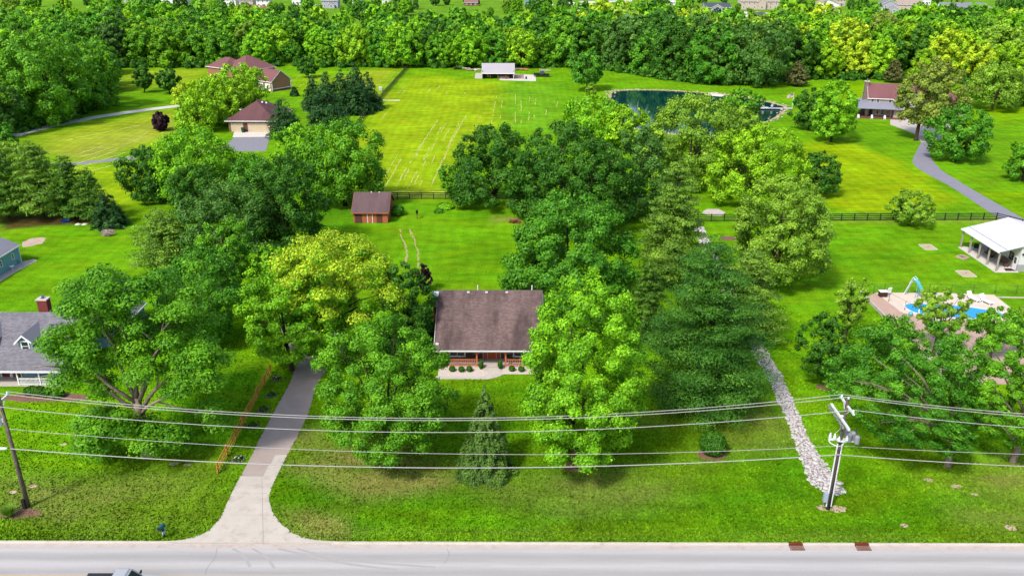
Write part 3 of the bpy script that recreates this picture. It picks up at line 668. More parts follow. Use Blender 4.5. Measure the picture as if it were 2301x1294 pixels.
# ------------------------------------------------------------------ cedar shed in the back lawn
SHEDW = mat('orange_shed_board', S(206, 118, 82), .85, .16, 2.5)
s = thing('shed', 'orange board shed with a brown roof and white door trim', 'shed', (-24.85, 137.6, 0))
gable(s, -3.0, 3.0, 0, 7.4, 2.12, 4.42, .38, SHEDW, ROOFS, trim=mat('shed_trim', S(190, 120, 92), .8, .1))
pm = MB(); pm.box((0, 0, 0), (.27, .035, 2.0)); pme = pm.mesh('board', SHEDW)
for i in range(20):
    x = -2.85 + i * .3
    if not -.62 < x < .42: put('board', pme, s, (x, -.02, 1.04))
pm = MB(); pm.box((0, 0, 0), (.035, .27, 2.0)); pme2 = pm.mesh('board', SHEDW)
for i in range(24): put('board', pme2, s, (3.02, .15 + i * .308, 1.05))
b = MB(); b.box((-.1, -.03, .98), (.72, .06, 1.86)); d_ = b.build('door', SHEDW, s)
b = MB()
for x in (-.53, .33): b.box((x, -.05, 1.0), (.11, .09, 2.0))
b.box((-.1, -.05, 2.0), (.97, .09, .1)); b.build('door_frame', WHITE, s)
for x, ww in ((-2.1, 1.15), (1.55, 1.0)):
    b = MB(); b.box((x, -.055, .98), (ww, .03, 1.8)); b.build('panel', mat('weathered_dark_panel', S(112, 70, 58), .95, .3, 1.2), s)
for x in (-.2, 1.2): b = MB(); b.box((x, 3.6, 4.6), (.22, .2, .12)); b.build('roof_vent', WHITE, s)

# ------------------------------------------------------------------ blue house at the left edge
BLUE = mat('blue_clapboard', S(132, 168, 192), .7, .06, 1.5)
REDD = mat('dark_red_door', S(120, 24, 38), .5, .1)
h = thing('blue_house', 'blue house with a grey shingle roof, dormers and a white porch', 'house', (-56, 79.55, 0))
b = MB(); pr = [(1.9, 0), (12.2, 0), (12.2, 2.4), (7.0, 5.6), (1.9, 2.95)]; b.hull([(-16, y, z) for y, z in pr], [(6.2, y, z) for y, z in pr]); b.build('wall', BLUE, h)
b = MB()
for p in ([(-.3, 1.92), (7.0, 5.68), (7.0, 5.8), (-.3, 2.04)], [(7.0, 5.68), (12.8, 2.2), (12.8, 2.32), (7.0, 5.8)]): b.hull([(-16.4, y, z) for y, z in p], [(6.6, y, z) for y, z in p])
roof = b.build('roof', ROOFG, h); shingles('shingles', roof, -16.4, 6.6, -.32, 2.05, 6.96, 5.8, ROOFG, 44, .33, 9)
b = MB(); b.box((-4.9, -.36, 1.95), (23.2, .1, .2)); b.build('gutter', WHITE, h)
b = MB(); b.prism([(-16, -.1), (6.2, -.1), (6.2, 1.9), (-16, 1.9)], 0, .14); b.build('porch_floor', CONC, h)
for x in (-3.0, 1.55, 3.95, 6.1): b = MB(); b.box((x, .05, 1.02), (.14, .14, 1.78)); b.build('porch_post', WHITE, h)
rail(h, 1.62, 3.88, .05, .14, .8, WHITE, .14, .05); rail(h, 4.02, 6.03, .05, .14, .8, WHITE, .14, .05)
for x in (-.9, .35):
    b = MB(); b.box((x, 1.86, 1.0), (.75, .07, 1.72)); d_ = b.build('door', REDD, h)
b = MB()
for x in (-1.4, -.36, -.2, .86): b.box((x, 1.83, 1.05), (.1, .13, 1.85))
b.build('door_frame', WHITE, h)
win(h, 2.9, 1.86, 1.05, 1.3, .85, fr=.12); win(h, 4.9, 1.86, 1.05, 1.3, .85, fr=.12)
def dormer(x):
    b = MB(); q = [(-.75, 3.0), (.75, 3.0), (.75, 4.35), (0, 5.05), (-.75, 4.35)]; b.hull([(x + u, 2.4, z) for u, z in q], [(x + u, 5.6, z) for u, z in q]); d = b.build('dormer', BLUE, h)
    b = MB()
    for sg in (-1, 1):
        q = [(sg * 1.02, 4.14), (0, 5.1), (0, 5.22), (sg * 1.02, 4.26)]; b.hull([(x + u, 2.1, z) for u, z in q], [(x + u, 6.4, z) for u, z in q])
    b.build('dormer_roof', ROOFGp, d)
    b = MB()
    for sg in (-1, 1):
        q = [(sg * 1.06, 4.0), (0, 4.98), (0, 5.2), (sg * 1.06, 4.22)]; b.hull([(x + u, 2.04, z) for u, z in q], [(x + u, 2.12, z) for u, z in q])
    b.build('dormer_trim', WHITE, d)
    b = MB(); b.box((x, 2.36, 3.75), (.95, .1, 1.3)); b.box((x, 2.3, 3.75), (.68, .03, 1.02), mi=1); b.box((x, 2.28, 3.75), (.68, .03, .06)); b.build('window', [WHITE, GLASS], d)
dormer(1.75); dormer(-2.6)
b = MB(); b.box((1.3, 8.2, 5.6), (1.15, .85, 2.6)); ch = b.build('chimney', BRICK, h)
b = MB(); b.box((1.3, 8.2, 6.96), (1.3, 1.0, .14)); b.build('chimney_cap', mat('cap_concrete', S(222, 206, 200), .8, .06), ch)
b = MB(); b.lathe([(.16, 0), (.16, .16), (.3, .18), (.22, .3), (.02, .34)], (1.2, 8.2, 7.03), 10); b.build('flue', mat('grey_metal', S(150, 150, 156), .4, .1, metal=.5), ch)
gable(h, 1.9, 8.6, 9.5, 17, 2.6, 5.6, .3, BLUE, ROOFGp, axis='y')
# blue shed behind it
LBLUE = mat('pale_blue_clapboard', S(146, 196, 208), .7, .05, 1.5)
h = thing('blue_garage', 'pale blue garage with white trim cut by the left frame edge', 'garage', (-75.4, 117.9, 0))
gable(h, -8.4, 0, -11, 0, 2.75, 4.6, .25, LBLUE, ROOFGp, axis='y')
for y in (-1.9, -5.0): win(h, .04, y, 1.15, .62, 1.0, rz=R_(90), mull=(0, 1), fr=.1)
b = MB(); b.box((.02, -.06, 1.35), (.12, .16, 2.7)); b.build('corner_board', WHITE, h)
struct(sheet('path', [(-75.4, 106), (-74.2, 106), (-74.0, 113), (-73.4, 118.6), (-74.2, 119.2), (-75.4, 118)], .04, CONC), 'concrete strip along the pale blue garage')

# ------------------------------------------------------------------ white-roofed pole barn at the right edge
WROOF = mat('white_metal_roof', S(240, 238, 246, .56), .45, .03, .4)
WSID = mat('pale_metal_siding', S(232, 230, 234, .66), .6, .04, .5)
GSID = mat('grey_wainscot', S(176, 174, 178, .62), .6, .05, .5)
POSTG = mat('grey_porch_post', S(182, 172, 162), .8, .12, 3)
h = thing('pole_barn', 'white metal-roofed barn with an open side porch at the right edge', 'barn', (79.6, 114.9, 0))
b = MB(); q = [(-3.6, 0), (7, 0), (7, 3.15), (0, 4.9), (-3.6, 4.0)]
b.hull([(x, .2, z) for x, z in q], [(x, 10.6, z) for x, z in q]); b.build('wall', WSID, h)
b = MB(); b.box((1.72, .17, .55), (10.7, .06, 1.1)); b.box((-3.63, 5.4, .55), (.06, 10.4, 1.1)); b.build('wainscot', GSID, h)
b = MB()
for sg in (-1, 1):
    q = [(sg * 7.1, 3.12), (0, 5.0), (0, 5.1), (sg * 7.1, 3.22)]; b.hull([(x, -.15, z) for x, z in q], [(x, 10.95, z) for x, z in q])
roof = b.build('roof', WROOF, h)
b = MB()
sl_ = (5.1 - 3.22) / 7.1
for i in range(17):
    y = -.1 + i * .68
    for sg in (-1, 1):
        b.hull([(sg * 7.1, y, 3.225), (sg * 7.1, y + .05, 3.225), (0, y + .05, 5.105), (0, y, 5.105)], [(sg * 7.1, y + .01, 3.25), (sg * 7.1, y + .04, 3.25), (0, y + .04, 5.13), (0, y + .01, 5.13)])
b.build('roof_seam', WROOF, roof)
b = MB(); b.box((-6.0, 5.4, 3.53), (.06, 11.1, .05), ry=-R_(15)); b.build('roof_step', mat('grey_metal', S(150, 150, 156)), roof)
b = MB(); b.box((-7.14, 5.4, 3.1), (.1, 11.2, .2)); b.build('gutter', WHITE, h)
b = MB(); b.prism([(-7.1, -.3), (-3.6, -.3), (-3.6, 10.9), (-7.1, 10.9)], 0, .1); b.build('porch_floor', CONCW, h)
for y in (.1, 2.75, 5.4, 8.05, 10.7): b = MB(); b.box((-6.8, y, 1.62), (.2, .2, 3.04)); b.build('porch_post', POSTG, h)
b = MB(); b.box((-6.8, 5.4, 3.05), (.14, 10.8, .22)); b.build('porch_beam', POSTG, h)
for y in (2.2, 7.4): win(h, -3.66, y, 1.25, 1.0, 1.1, rz=-R_(90), mull=(0, 1), frame=mat('dark_frame', S(50, 50, 54), .5, .05))
b = MB(); b.box((-3.67, .95, 1.15), (.06, .95, 2.1)); d_ = b.build('door', WHITE, h); b = MB(); b.box((-3.71, .95, 1.5), (.03, .5, .9)); b.build('door_light', GLASS, d_)
win(h, -1.6, .16, 1.15, .55, .95, mull=(0, 0), frame=mat('dark_frame', S(50, 50, 54))); win(h, -.95, .16, 1.15, .55, .95, mull=(0, 0), frame=mat('dark_frame', S(50, 50, 54)))
b = MB(); b.box((-3.2, .1, 2.75), (.4, .25, .2)); b.build('wall_lamp', DARK, h)
# porch furniture
WICK = mat('brown_wicker', S(110, 84, 74), .8, .25, 8)
def chair(name, lab, cat, loc, rz, m, group=None, wd=.7):
    t = thing(name, lab, cat, loc, rz, group)
    b = MB(); b.box((0, 0, .4), (wd, .62, .1)); b.build('seat', m, t); b = MB(); b.box((0, .3, .78), (wd, .09, .8), rx=-R_(14)); b.build('backrest', m, t)
    for s_ in (-1, 1):
        b = MB(); b.box((s_ * (wd / 2 + .03), 0, .6), (.08, .62, .05)); b.build('armrest', m, t)
        for y in (-.26, .26): b = MB(); b.box((s_ * wd * .45, y, .18), (.06, .06, .36)); b.build('leg', m, t)
    return t
chair('armchair', 'black armchair at the far end of the barn porch', 'chair', (74.6, 124.3, .1), R_(150), mat('black_fabric', (.015, .015, .017), .9, .2))
for i, y in enumerate((121.9, 120.7)): chair('wicker_chair', ('tall', 'nearer')[i] + ' brown wicker chair on the barn porch', 'chair', (75.1, y, .1), R_(-80), WICK, 'wicker porch chairs', .8)
t = thing('wicker_bench', 'long brown wicker bench on the barn porch', 'bench', (75.2, 117.6, .1), R_(-90))
b = MB(); b.box((0, 0, .4), (2.2, .62, .12)); b.build('seat', WICK, t); b = MB(); b.box((0, .3, .75), (2.2, .09, .7), rx=-R_(12)); b.build('backrest', WICK, t)
for x in (-1.02, 1.02):
    for y in (-.24, .24): b = MB(); b.box((x, y, .17), (.07, .07, .34)); b.build('leg', WICK, t)
t = thing('grill', 'dark round grill on the barn porch', 'grill', (74.2, 119.2, .1)); b = MB(); b.lathe([(.05, .55), (.28, .65), (.32, .8), (.24, .95), (.04, 1.02)], n=12); b.build('bowl', DARK, t, smooth=True)
for k in range(3): b = MB(); a = k * 2.09; b.tube([(.12 * math.cos(a), .12 * math.sin(a), .6), (.3 * math.cos(a), .3 * math.sin(a), 0)], .02, 5); b.build('leg', DARK, t)
tag(sheet('doormat', [(74.3, 115.0), (75.9, 115.0), (75.7, 116.1), (74.6, 116.1)], .118, mat('dark_mat', S(70, 50, 46), .95, .2), thick=.016), 'dark mat on the barn porch floor by the door', 'mat')
# horseshoe pits and fire pit
for i, (x, y, lab) in enumerate(((67.6, 125.7, 'pale timber-edged sand pit, the farther one from the pool'), (67.8, 114.0, 'pale timber-edged sand pit beside the barn porch corner'))):
    t = thing('sand_pit', lab, 'sand pit', (x, y, 0), group='square sand pits on the right lawn')
    b = MB(); b.prism([(-.95, -1.2), (.95, -1.2), (.95, 1.2), (-.95, 1.2)], -.1, .05); b.build('sand', mat('pit_sand', S(200, 182, 148), .95, .18, 1.5), t)
    for c, d in (((0, -1.2, .03), (2.0, .1, .16)), ((0, 1.2, .03), (2.0, .1, .16)), ((-1.0, 0, .03), (.1, 2.3, .16)), ((1.0, 0, .03), (.1, 2.3, .16))): b = MB(); b.box(c, d); b.build('timber', mat('pale_timber', S(230, 218, 200), .8, .1), t)
    b = MB(); b.tube([(0, 0, 0), (0, 0, .32)], .025, 6); b.build('stake', RUST, t)
t = thing('fire_pit', 'square stone fire pit on the lawn beside the barn porch', 'fire pit', (70.7, 120.7, 0), R_(25))
bm_ = MB(); bm_.box((0, 0, 0), (.38, .22, .15), 0); bme = bm_.mesh('block', mat('fire_block', S(206, 184, 164), .9, .2, 2), bevel=.02)
for lv in range(2):
    for k in range(4):
        for j in range(3):
            M = Matrix.Rotation(k * math.pi / 2, 3, 'Z') @ Vector((-.4 + j * .4 + (.1 if lv else -.1), -.6, 0)); put('block', bme, t, (M.x, M.y, .08 + lv * .155), k * math.pi / 2)
b = MB(); b.prism([(-.5, -.5), (.5, -.5), (.5, .5), (-.5, .5)], 0, .06); b.build('ash', mat('ash', S(90, 76, 70), .95, .3, 5), t)

# ------------------------------------------------------------------ far houses on the left
TANS = mat('tan_siding', S(176, 124, 96), .8, .08, 1)
h = thing('brown_house', 'large tan house under a maroon hipped roof beyond the conifers', 'house', (-80, 277.4, 0), R_(55))
gable(h, 0, 8.0, 0, 8.5, 3.35, 6.5, .35, TANS, ROOFR, axis='y')
b = MB(); b.box((4, -.04, .35), (8.06, .08, .7)); b.build('plinth', mat('plinth_brick', S(118, 80, 72), .9, .2), h); b = MB(); b.box((4, -.06, .8), (8.1, .12, .18)); b.build('belt_board', WHITE, h)
for x in (.06, 7.94): b = MB(); b.box((x, -.05, 1.9), (.2, .14, 3.2)); b.build('corner_board', WHITE, h)
b = MB(); b.box((-.05, 2.0, 1.35), (.08, 2.6, 2.4)); b.build('garage_door', WHITE, h); b = MB(); b.box((-.05, 5.6, 1.35), (.08, 2.6, 2.4)); b.build('garage_door', WHITE, h)
hip(h, -3.5, 9.0, 8.6, 20.5, 6.6, 10.6, .4, TANS, ROOFR, inset=6.2)
hip(h, -2.6, 8.0, 20.4, 30, 6.3, 9.2, .4, TANS, ROOFR, axis='y', inset=4)
for x in (6.2, 7.6): win(h, x, 8.55, 4.9, .9, 1.2, mull=(0, 1))
b = MB(); q = [(-1.4, 6.6), (1.4, 6.6), (0, 8.2)]; b.hull([(-3.95, 17 + u, z) for u, z in q], [(-1.0, 17 + u, z) for u, z in q]); d = b.build('gable_wall', TANS, h)
b = MB()
for sg in (-1, 1):
    q = [(sg * 1.7, 6.35), (0, 8.3), (0, 8.45), (sg * 1.7, 6.5)]; b.hull([(-4.2, 17 + u, z) for u, z in q], [(-.8, 17 + u, z) for u, z in q])
b.build('gable_roof', ROOFR, d)
b = MB(); b.box((-3.98, 17, 7.1), (.08, .5, .7)); b.build('vent', WHITE, d)
for x, y in ((.8, -1.2), (3.2, -.9), (5.5, -.9), (7.2, -.9)): pass
CREAM = mat('cream_panel', S(226, 206, 172), .7, .05, 1)
h = thing('cream_garage', 'low garage with two cream doors under a maroon hipped roof', 'garage', (-68.2, 213.9, 0))
hip(h, -5.9, 6.2, 0, 15, 2.95, 7.0, .7, mat('garage_wall', S(150, 112, 98), .8, .1), ROOFD, axis='y', inset=7.0)
for x0, x1 in ((-5.3, -2.1), (-.9, 4.9)):
    b = MB(); n4 = 4; gh = 2.25 / n4
    b.box(((x0 + x1) / 2, -.03, 1.15), (x1 - x0, .06, 2.26)); g = b.build('garage_door', CREAM, h)
    for i in range(n4): b = MB(); b.box(((x0 + x1) / 2, -.075, .05 + gh * (i + .5)), (x1 - x0 - .06, .03, gh - .04)); b.build('panel', CREAM, g)
b = MB(); b.box((-1.5, -.03, 1.1), (.8, .08, 2.1)); b.build('door', mat('brown_door', S(112, 72, 62), .7, .1), h)
for x in (-3.6, -2.8, -2.0): b = MB(); b.box((x, 4.0, 5.05), (.5, .3, .22)); b.build('roof_vent', WHITE, h)
for x, y, z in ((1.6, 6.6, 6.6), (2.5, 7.2, 6.3)): b = MB(); b.box((x, y, z), (.4, .4, .35)); b.build('roof_vent', WHITE, h)
t = thing('wheelie_bin', 'dark green wheelie bin standing before the cream garage doors', 'bin', (-70.2, 213.0, 0)); b = MB(); b.hull([(-.28, -.3, .1), (.28, -.3, .1), (.28, .3, .1), (-.28, .3, .1)], [(-.36, -.38, 1.2), (.36, -.38, 1.2), (.36, .38, 1.2), (-.36, .38, 1.2)]); b.build('body', mat('green_plastic', S(30, 80, 52), .5, .1), t)
b = MB(); b.box((0, 0, 1.24), (.78, .82, .08)); b.build('lid', mat('green_plastic', S(30, 80, 52)), t)
for s_ in (-1, 1): b = MB(); b.tube([(s_ * .24, .3, .12), (s_ * .32, .3, .12)], .12, 10); b.build('wheel', DARK, t)

# ------------------------------------------------------------------ open barn by the treeline
MROOF = mat('pale_barn_roof', S(214, 206, 214, .46), .5, .04, .3)
WOODB = mat('barn_board', S(120, 92, 86), .9, .2, 2)
h = thing('open_barn', 'open-fronted barn with a pale metal roof by the treeline', 'barn', (-5.3, 307.4, 0))
b = MB(); q = [(.05, 0), (.35, 0), (.35, 2.1), (.05, 2.1)]
b.box((0, 7.0, 1.7), (11.6, .2, 3.4)); b.box((-5.75, 3.6, 1.5), (.15, 6.8, 3.0)); b.box((5.75, 3.6, 1.5), (.15, 6.8, 3.0)); b.build('wall', WOODB, h)
b = MB(); q = [(-.3, 2.0), (4.4, 5.0), (7.5, 3.2), (7.5, 3.3), (4.4, 5.12), (-.3, 2.12)]; b.hull([(-5.95, y, z) for y, z in q], [(5.95, y, z) for y, z in q]); r_ = b.build('roof', MROOF, h)
b = MB(); q = [(-.3, 1.9), (4.4, 4.9), (4.4, 5.16), (-.3, 2.16)]
for s_ in (-1, 1): b.hull([(s_ * 5.95, y, z) for y, z in q], [(s_ * 6.02, y, z) for y, z in q])
b.box((0, -.34, 2.0), (12, .08, .24)); b.build('roof_trim', WHITE, r_)
for x in (-5.7, -2.85, 0, 2.85, 5.7): b = MB(); b.box((x, 0, 1.0), (.18, .18, 2.0)); b.build('post', WHITE if x > 5 else WOODB, h)
rr_ = random.Random(4)
LOGM = mat('split_logs', S(168, 138, 120), .9, .3, 3)
t = thing('firewood_stack', 'stacked firewood filling the open barn front', 'firewood', (-3.3, 307.9, 0)); b = MB()
lm = MB(); lm.tube([(0, 0, 0), (0, .5, 0)], .13, 6); lme = lm.mesh('log', LOGM)
for k in range(60): put('log', lme, t, (-2.1 + (k % 15) * .28, rr_.uniform(-.1, .1), .14 + (k // 15) * .26))
t = thing('lumber_stack', 'jumbled boards leaning inside the open barn', 'lumber', (2.2, 308.2, 0))
for k in range(14): b = MB(); b.box((-1.6 + k * .26, 0, .8), (.18, .06, 1.7), rx=R_(14), rz=rr_.uniform(-.2, .2)); b.build('plank', (LOGM, WOODB)[k % 2], t)
t = thing('barrel', 'dark blue barrel beside the right post of the open barn', 'barrel', (5.0, 307.2, 0)); b = MB(); b.lathe([(.28, 0), (.31, .3), (.31, .6), (.28, .9)], n=12); b.build('body', mat('blue_plastic', S(40, 52, 80), .5, .1), t, smooth=False)
b = MB(); b.lathe([(.29, .9), (.29, .95)], n=12); b.build('lid', DARK, t)
# clutter along the treeline
def heap(name, lab, cat, px, py, n, m, L=1.6, sp=(1.2, .5), rad=.1, hgt=.5, seed=1):
    p = at(px, py); t = thing(name, lab, cat, p); r = random.Random(seed)
    for k in range(n):
        b = MB(); a = r.uniform(-.6, .6); c = (r.uniform(-sp[0], sp[0]), r.uniform(-sp[1], sp[1]), rad + hgt * r.random()); dx, dy = math.cos(a) * L / 2, math.sin(a) * L / 2
        b.tube([(c[0] - dx, c[1] - dy, c[2]), (c[0] + dx, c[1] + dy, max(rad, c[2] + r.uniform(-.2, .2)))], [rad, rad * .8], 6); b.build('log', m, t)
    return t
heap('log_pile', 'pale log pile immediately left of the open barn', 'log pile', 1064, 160, 16, mat('pale_logs', S(214, 196, 178), .9, .2), 2.4, (1.8, .8), .18, .5, 3)
heap('log_pile', 'brown log pile immediately right of the open barn', 'log pile', 1163, 159, 12, LOGM, 2.2, (1.2, .5), .2, .5, 5)
heap('log_pile', 'golden lumber pile right of the brown log pile', 'log pile', 1178, 159, 12, mat('golden_lumber', S(196, 150, 80), .9, .15), 2.4, (1.1, .4), .16, .6, 6)
heap('branch_pile', 'pale branch pile behind the black pickup', 'branch pile', 1226, 161, 14, mat('pale_branches', S(206, 190, 190), .9, .2), 2.2, (1.5, .6), .1, .7, 7)
heap('branch_pile', 'dark round brush heap left of the pale logs', 'branch pile', 1028, 157, 18, mat('dark_branches', S(58, 44, 42), .9, .3), 2.0, (1.0, .7), .14, .9, 8)
heap('log_pile', 'whitish log bundle between the brush heap and the barn', 'log pile', 1047, 157, 10, mat('pale_logs', S(214, 196, 178)), 2.0, (.8, .4), .2, .6, 9)

# ------------------------------------------------------------------ brown-roofed farmhouse on the right
PALEW = mat('pale_siding', S(204, 190, 176), .8, .06, 1)
METR = mat('grey_metal_roof', S(152, 152, 166), .5, .05, .4)
h = thing('farmhouse', 'farmhouse with a brown roof, grey metal porch roof and stone chimney', 'house', (100.6, 234.2, 0), -R_(13))
gable(h, .6, 17, 3.4, 13, 5.35, 8.6, .4, PALEW, ROOFR)
gable(h, 7.4, 14.5, 1.2, 8, 5.3, 8.0, .4, PALEW, ROOFR, axis='y')
b = MB(); b.hull([(-3.9, -.2, 2.75), (9.5, -.2, 2.75), (9.5, 3.5, 4.2), (.5, 3.5, 4.2)], [(-3.9, -.2, 2.87), (9.5, -.2, 2.87), (9.5, 3.5, 4.32), (.5, 3.5, 4.32)])
b.hull([(-3.92, -.2, 2.755), (.5, 3.5, 4.2), (.5, 11, 4.2), (-3.9, 12, 2.75)], [(-3.9, -.22, 2.872), (.5, 3.5, 4.322), (.5, 11, 4.32), (-3.9, 12, 2.87)]); b.build('porch_roof', METR, h)
b = MB(); b.prism([(-3.8, -.1), (10.5, -.1), (10.5, 3.4), (.6, 3.4), (.6, 11), (-3.8, 11)], 0, .35); b.build('porch_floor', mat('porch_deck', S(128, 86, 74), .8, .12), h)
for x in (-3.6, -.2, 3.2, 6.4, 9.3): b = MB(); b.box((x, .1, 1.55), (.16, .16, 2.4)); b.build('porch_post', mat('brown_post', S(120, 84, 70), .8, .1), h)
for x in (3.4, 4.6): win(h, x + .2, 3.36, .7, 1.1, 1.8, mull=(0, 0))
for x in (1.6, 3.1, 6.3): win(h, x, 3.36, 4.05, .9, 1.0, mull=(0, 1))
b = MB(); b.box((1.6, 3.36, 1.4), (.95, .1, 2.1)); b.build('door', mat('dark_door', S(60, 42, 40), .6, .1), h)
b = MB(); b.box((.1, 7.6, 4.6), (1.0, 1.3, 9.2)); ch = b.build('chimney', mat('chimney_stone', S(138, 118, 112), .9, .25, 2.5, .5, 6), h); b = MB(); b.box((.1, 7.6, 9.28), (1.3, 1.6, .2)); b.build('chimney_cap', mat('cap_concrete', S(222, 206, 200)), ch)
b = MB(); b.lathe([(.16, 0), (.18, .5), (.22, .55), (.02, .7)], (.1, 7.6, 9.38), 8); b.build('flue', mat('grey_metal', S(150, 150, 156)), ch)
hip(h, 17.1, 28.5, 6.5, 17, 3.3, 6.8, .5, PALEW, ROOFR, axis='x')
for x in (-2.2, 1.4, 4.8):
    p = h.matrix_basis @ Vector((x, -.9, 0)); chair('porch_chair', {-2.2: 'leftmost white chair before the farmhouse porch', 1.4: 'middle white chair before the farmhouse porch', 4.8: 'rightmost white chair before the farmhouse porch'}[x], 'chair', (100.6 + x * .974 + .9 * -.22, 234.2 - x * .225 - .9, 0), R_(-13), WHITE, 'white chairs before the farmhouse porch', .5)
# flagpole with a flag
p = at(1778.5, 247); t = thing('flagpole', 'white flagpole with a striped flag beside the dock', 'flagpole', p)
b = MB(); b.lathe([(.06, 0), (.045, 4.9)], n=8); b.build('pole', WHITE, t); b = MB(); b.lathe([(.02, 4.9), (.09, 4.97), (.02, 5.06)], n=8); b.build('finial', mat('brass', S(200, 170, 100)), t)
V, F, MI = [], [], []; nxx, nzz = 10, 13
fl = MB()
def fp(i, j): u = i / nxx; return (-.06 - 1.75 * u, .16 * math.sin(u * 7) * u, 4.75 - 1.05 * j / nzz - .5 * u * u)
for j in range(nzz):
    for i in range(nxx):
        canton = i < 4 and j < 7; mi = 2 if canton else (0 if j % 2 == 0 else 1)
        q = [fp(i, j), fp(i + 1, j), fp(i + 1, j + 1), fp(i, j + 1)]; fl.add(q, [(0, 1, 2, 3)], mi)
for k in range(20):
    i, j = .4 + (k % 5) * .75, .7 + (k // 5) * 1.6; c = fp(i, j); fl.box((c[0], c[1], c[2]), (.05, .03, .05), mi=1)
fl.build('flag', [mat('flag_red', S(190, 40, 50), .8, .05), WHITE, mat('flag_blue', S(50, 60, 120), .8, .05)], t)
# dock and things on it
t = thing('dock', 'white floating dock reaching into the dark pond', 'dock', (78.8, 248.7, 0))
DK = mat('dock_white', S(226, 222, 232), .7, .06, .8)
for i in range(16): b = MB(); b.box((4.9 - i * .42, -.9 + i * .04, .32), (.38, 1.2, .08)); b.build('plank', DK, t)
for i in range(9): b = MB(); b.box((-1.9 - i * .42, .0, .34), (.38, 2.6, .08)); b.build('plank', DK, t)
b = MB(); b.box((1.6, -.7, .2), (6.8, .9, .16)); b.box((-3.6, 0, .2), (3.6, 2.2, .2)); b.build('float', mat('dock_float', S(80, 80, 100), .7, .1), t)
for i, (x, l_, c_) in enumerate(((-4.4, 'dark', S(60, 60, 70)), (-3.3, 'white', S(240, 240, 240)), (-.8, 'pale', S(225, 225, 225)))):
    chair('dock_chair', f'{l_} chair standing on the white dock', 'chair', (78.8 + x, 248.9 - (.3 if i == 2 else 0), .36), R_(160), mat('dock_chair_' + l_, c_, .6, .05), None, .6)
# ------------------------------------------------------------------ trees
def tube_np(pts, rad, n):
    b = MB(); b.tube(pts, rad, n, cap=False); return np.array(b.v), b.f
def leaves_quads(Pn, N, size, r, asp=1.4, jit=.36):
    """one rhombic leaf spray per point, facing roughly N"""
    n = len(Pn); N = N + r.normal(0, jit, (n, 3)); N /= np.linalg.norm(N, axis=1)[:, None] + 1e-9
    A = np.cross(N, r.normal(0, 1, (n, 3))); A /= np.linalg.norm(A, axis=1)[:, None] + 1e-9; B = np.cross(N, A)
    s = (size * r.uniform(.6, 1.35, n))[:, None]; A = A * s * asp * .5; B = B * s * .55
    V = np.stack([Pn - A + B, Pn + A, Pn - A - B], 1).reshape(-1, 3)
    return V, np.arange(3 * n).reshape(n, 3)
PROF = {'round': lambda t: np.sqrt(np.clip(1 - ((t - .42) / .6) ** 2, .02, 1)),
        'dome': lambda t: np.sqrt(np.clip(1 - ((t - .22) / .8) ** 2, .02, 1)),
        'oval': lambda t: np.clip(np.sin(np.pi * np.clip(t * .93 + .07, 0, 1)) ** .7, .15, 1),
        'vase': lambda t: np.clip(np.sin(np.pi * np.clip(t * .80 + .06, 0, 1)) ** .8, .15, 1) * (.55 + .6 * t),
        'pyr': lambda t: np.clip(1.06 * (1 - t) ** .75, .1, 1) * np.clip(.55 + 3 * t, 0, 1),
        'spread': lambda t: np.sqrt(np.clip(1 - ((t - .5) / .56) ** 2, .05, 1))}
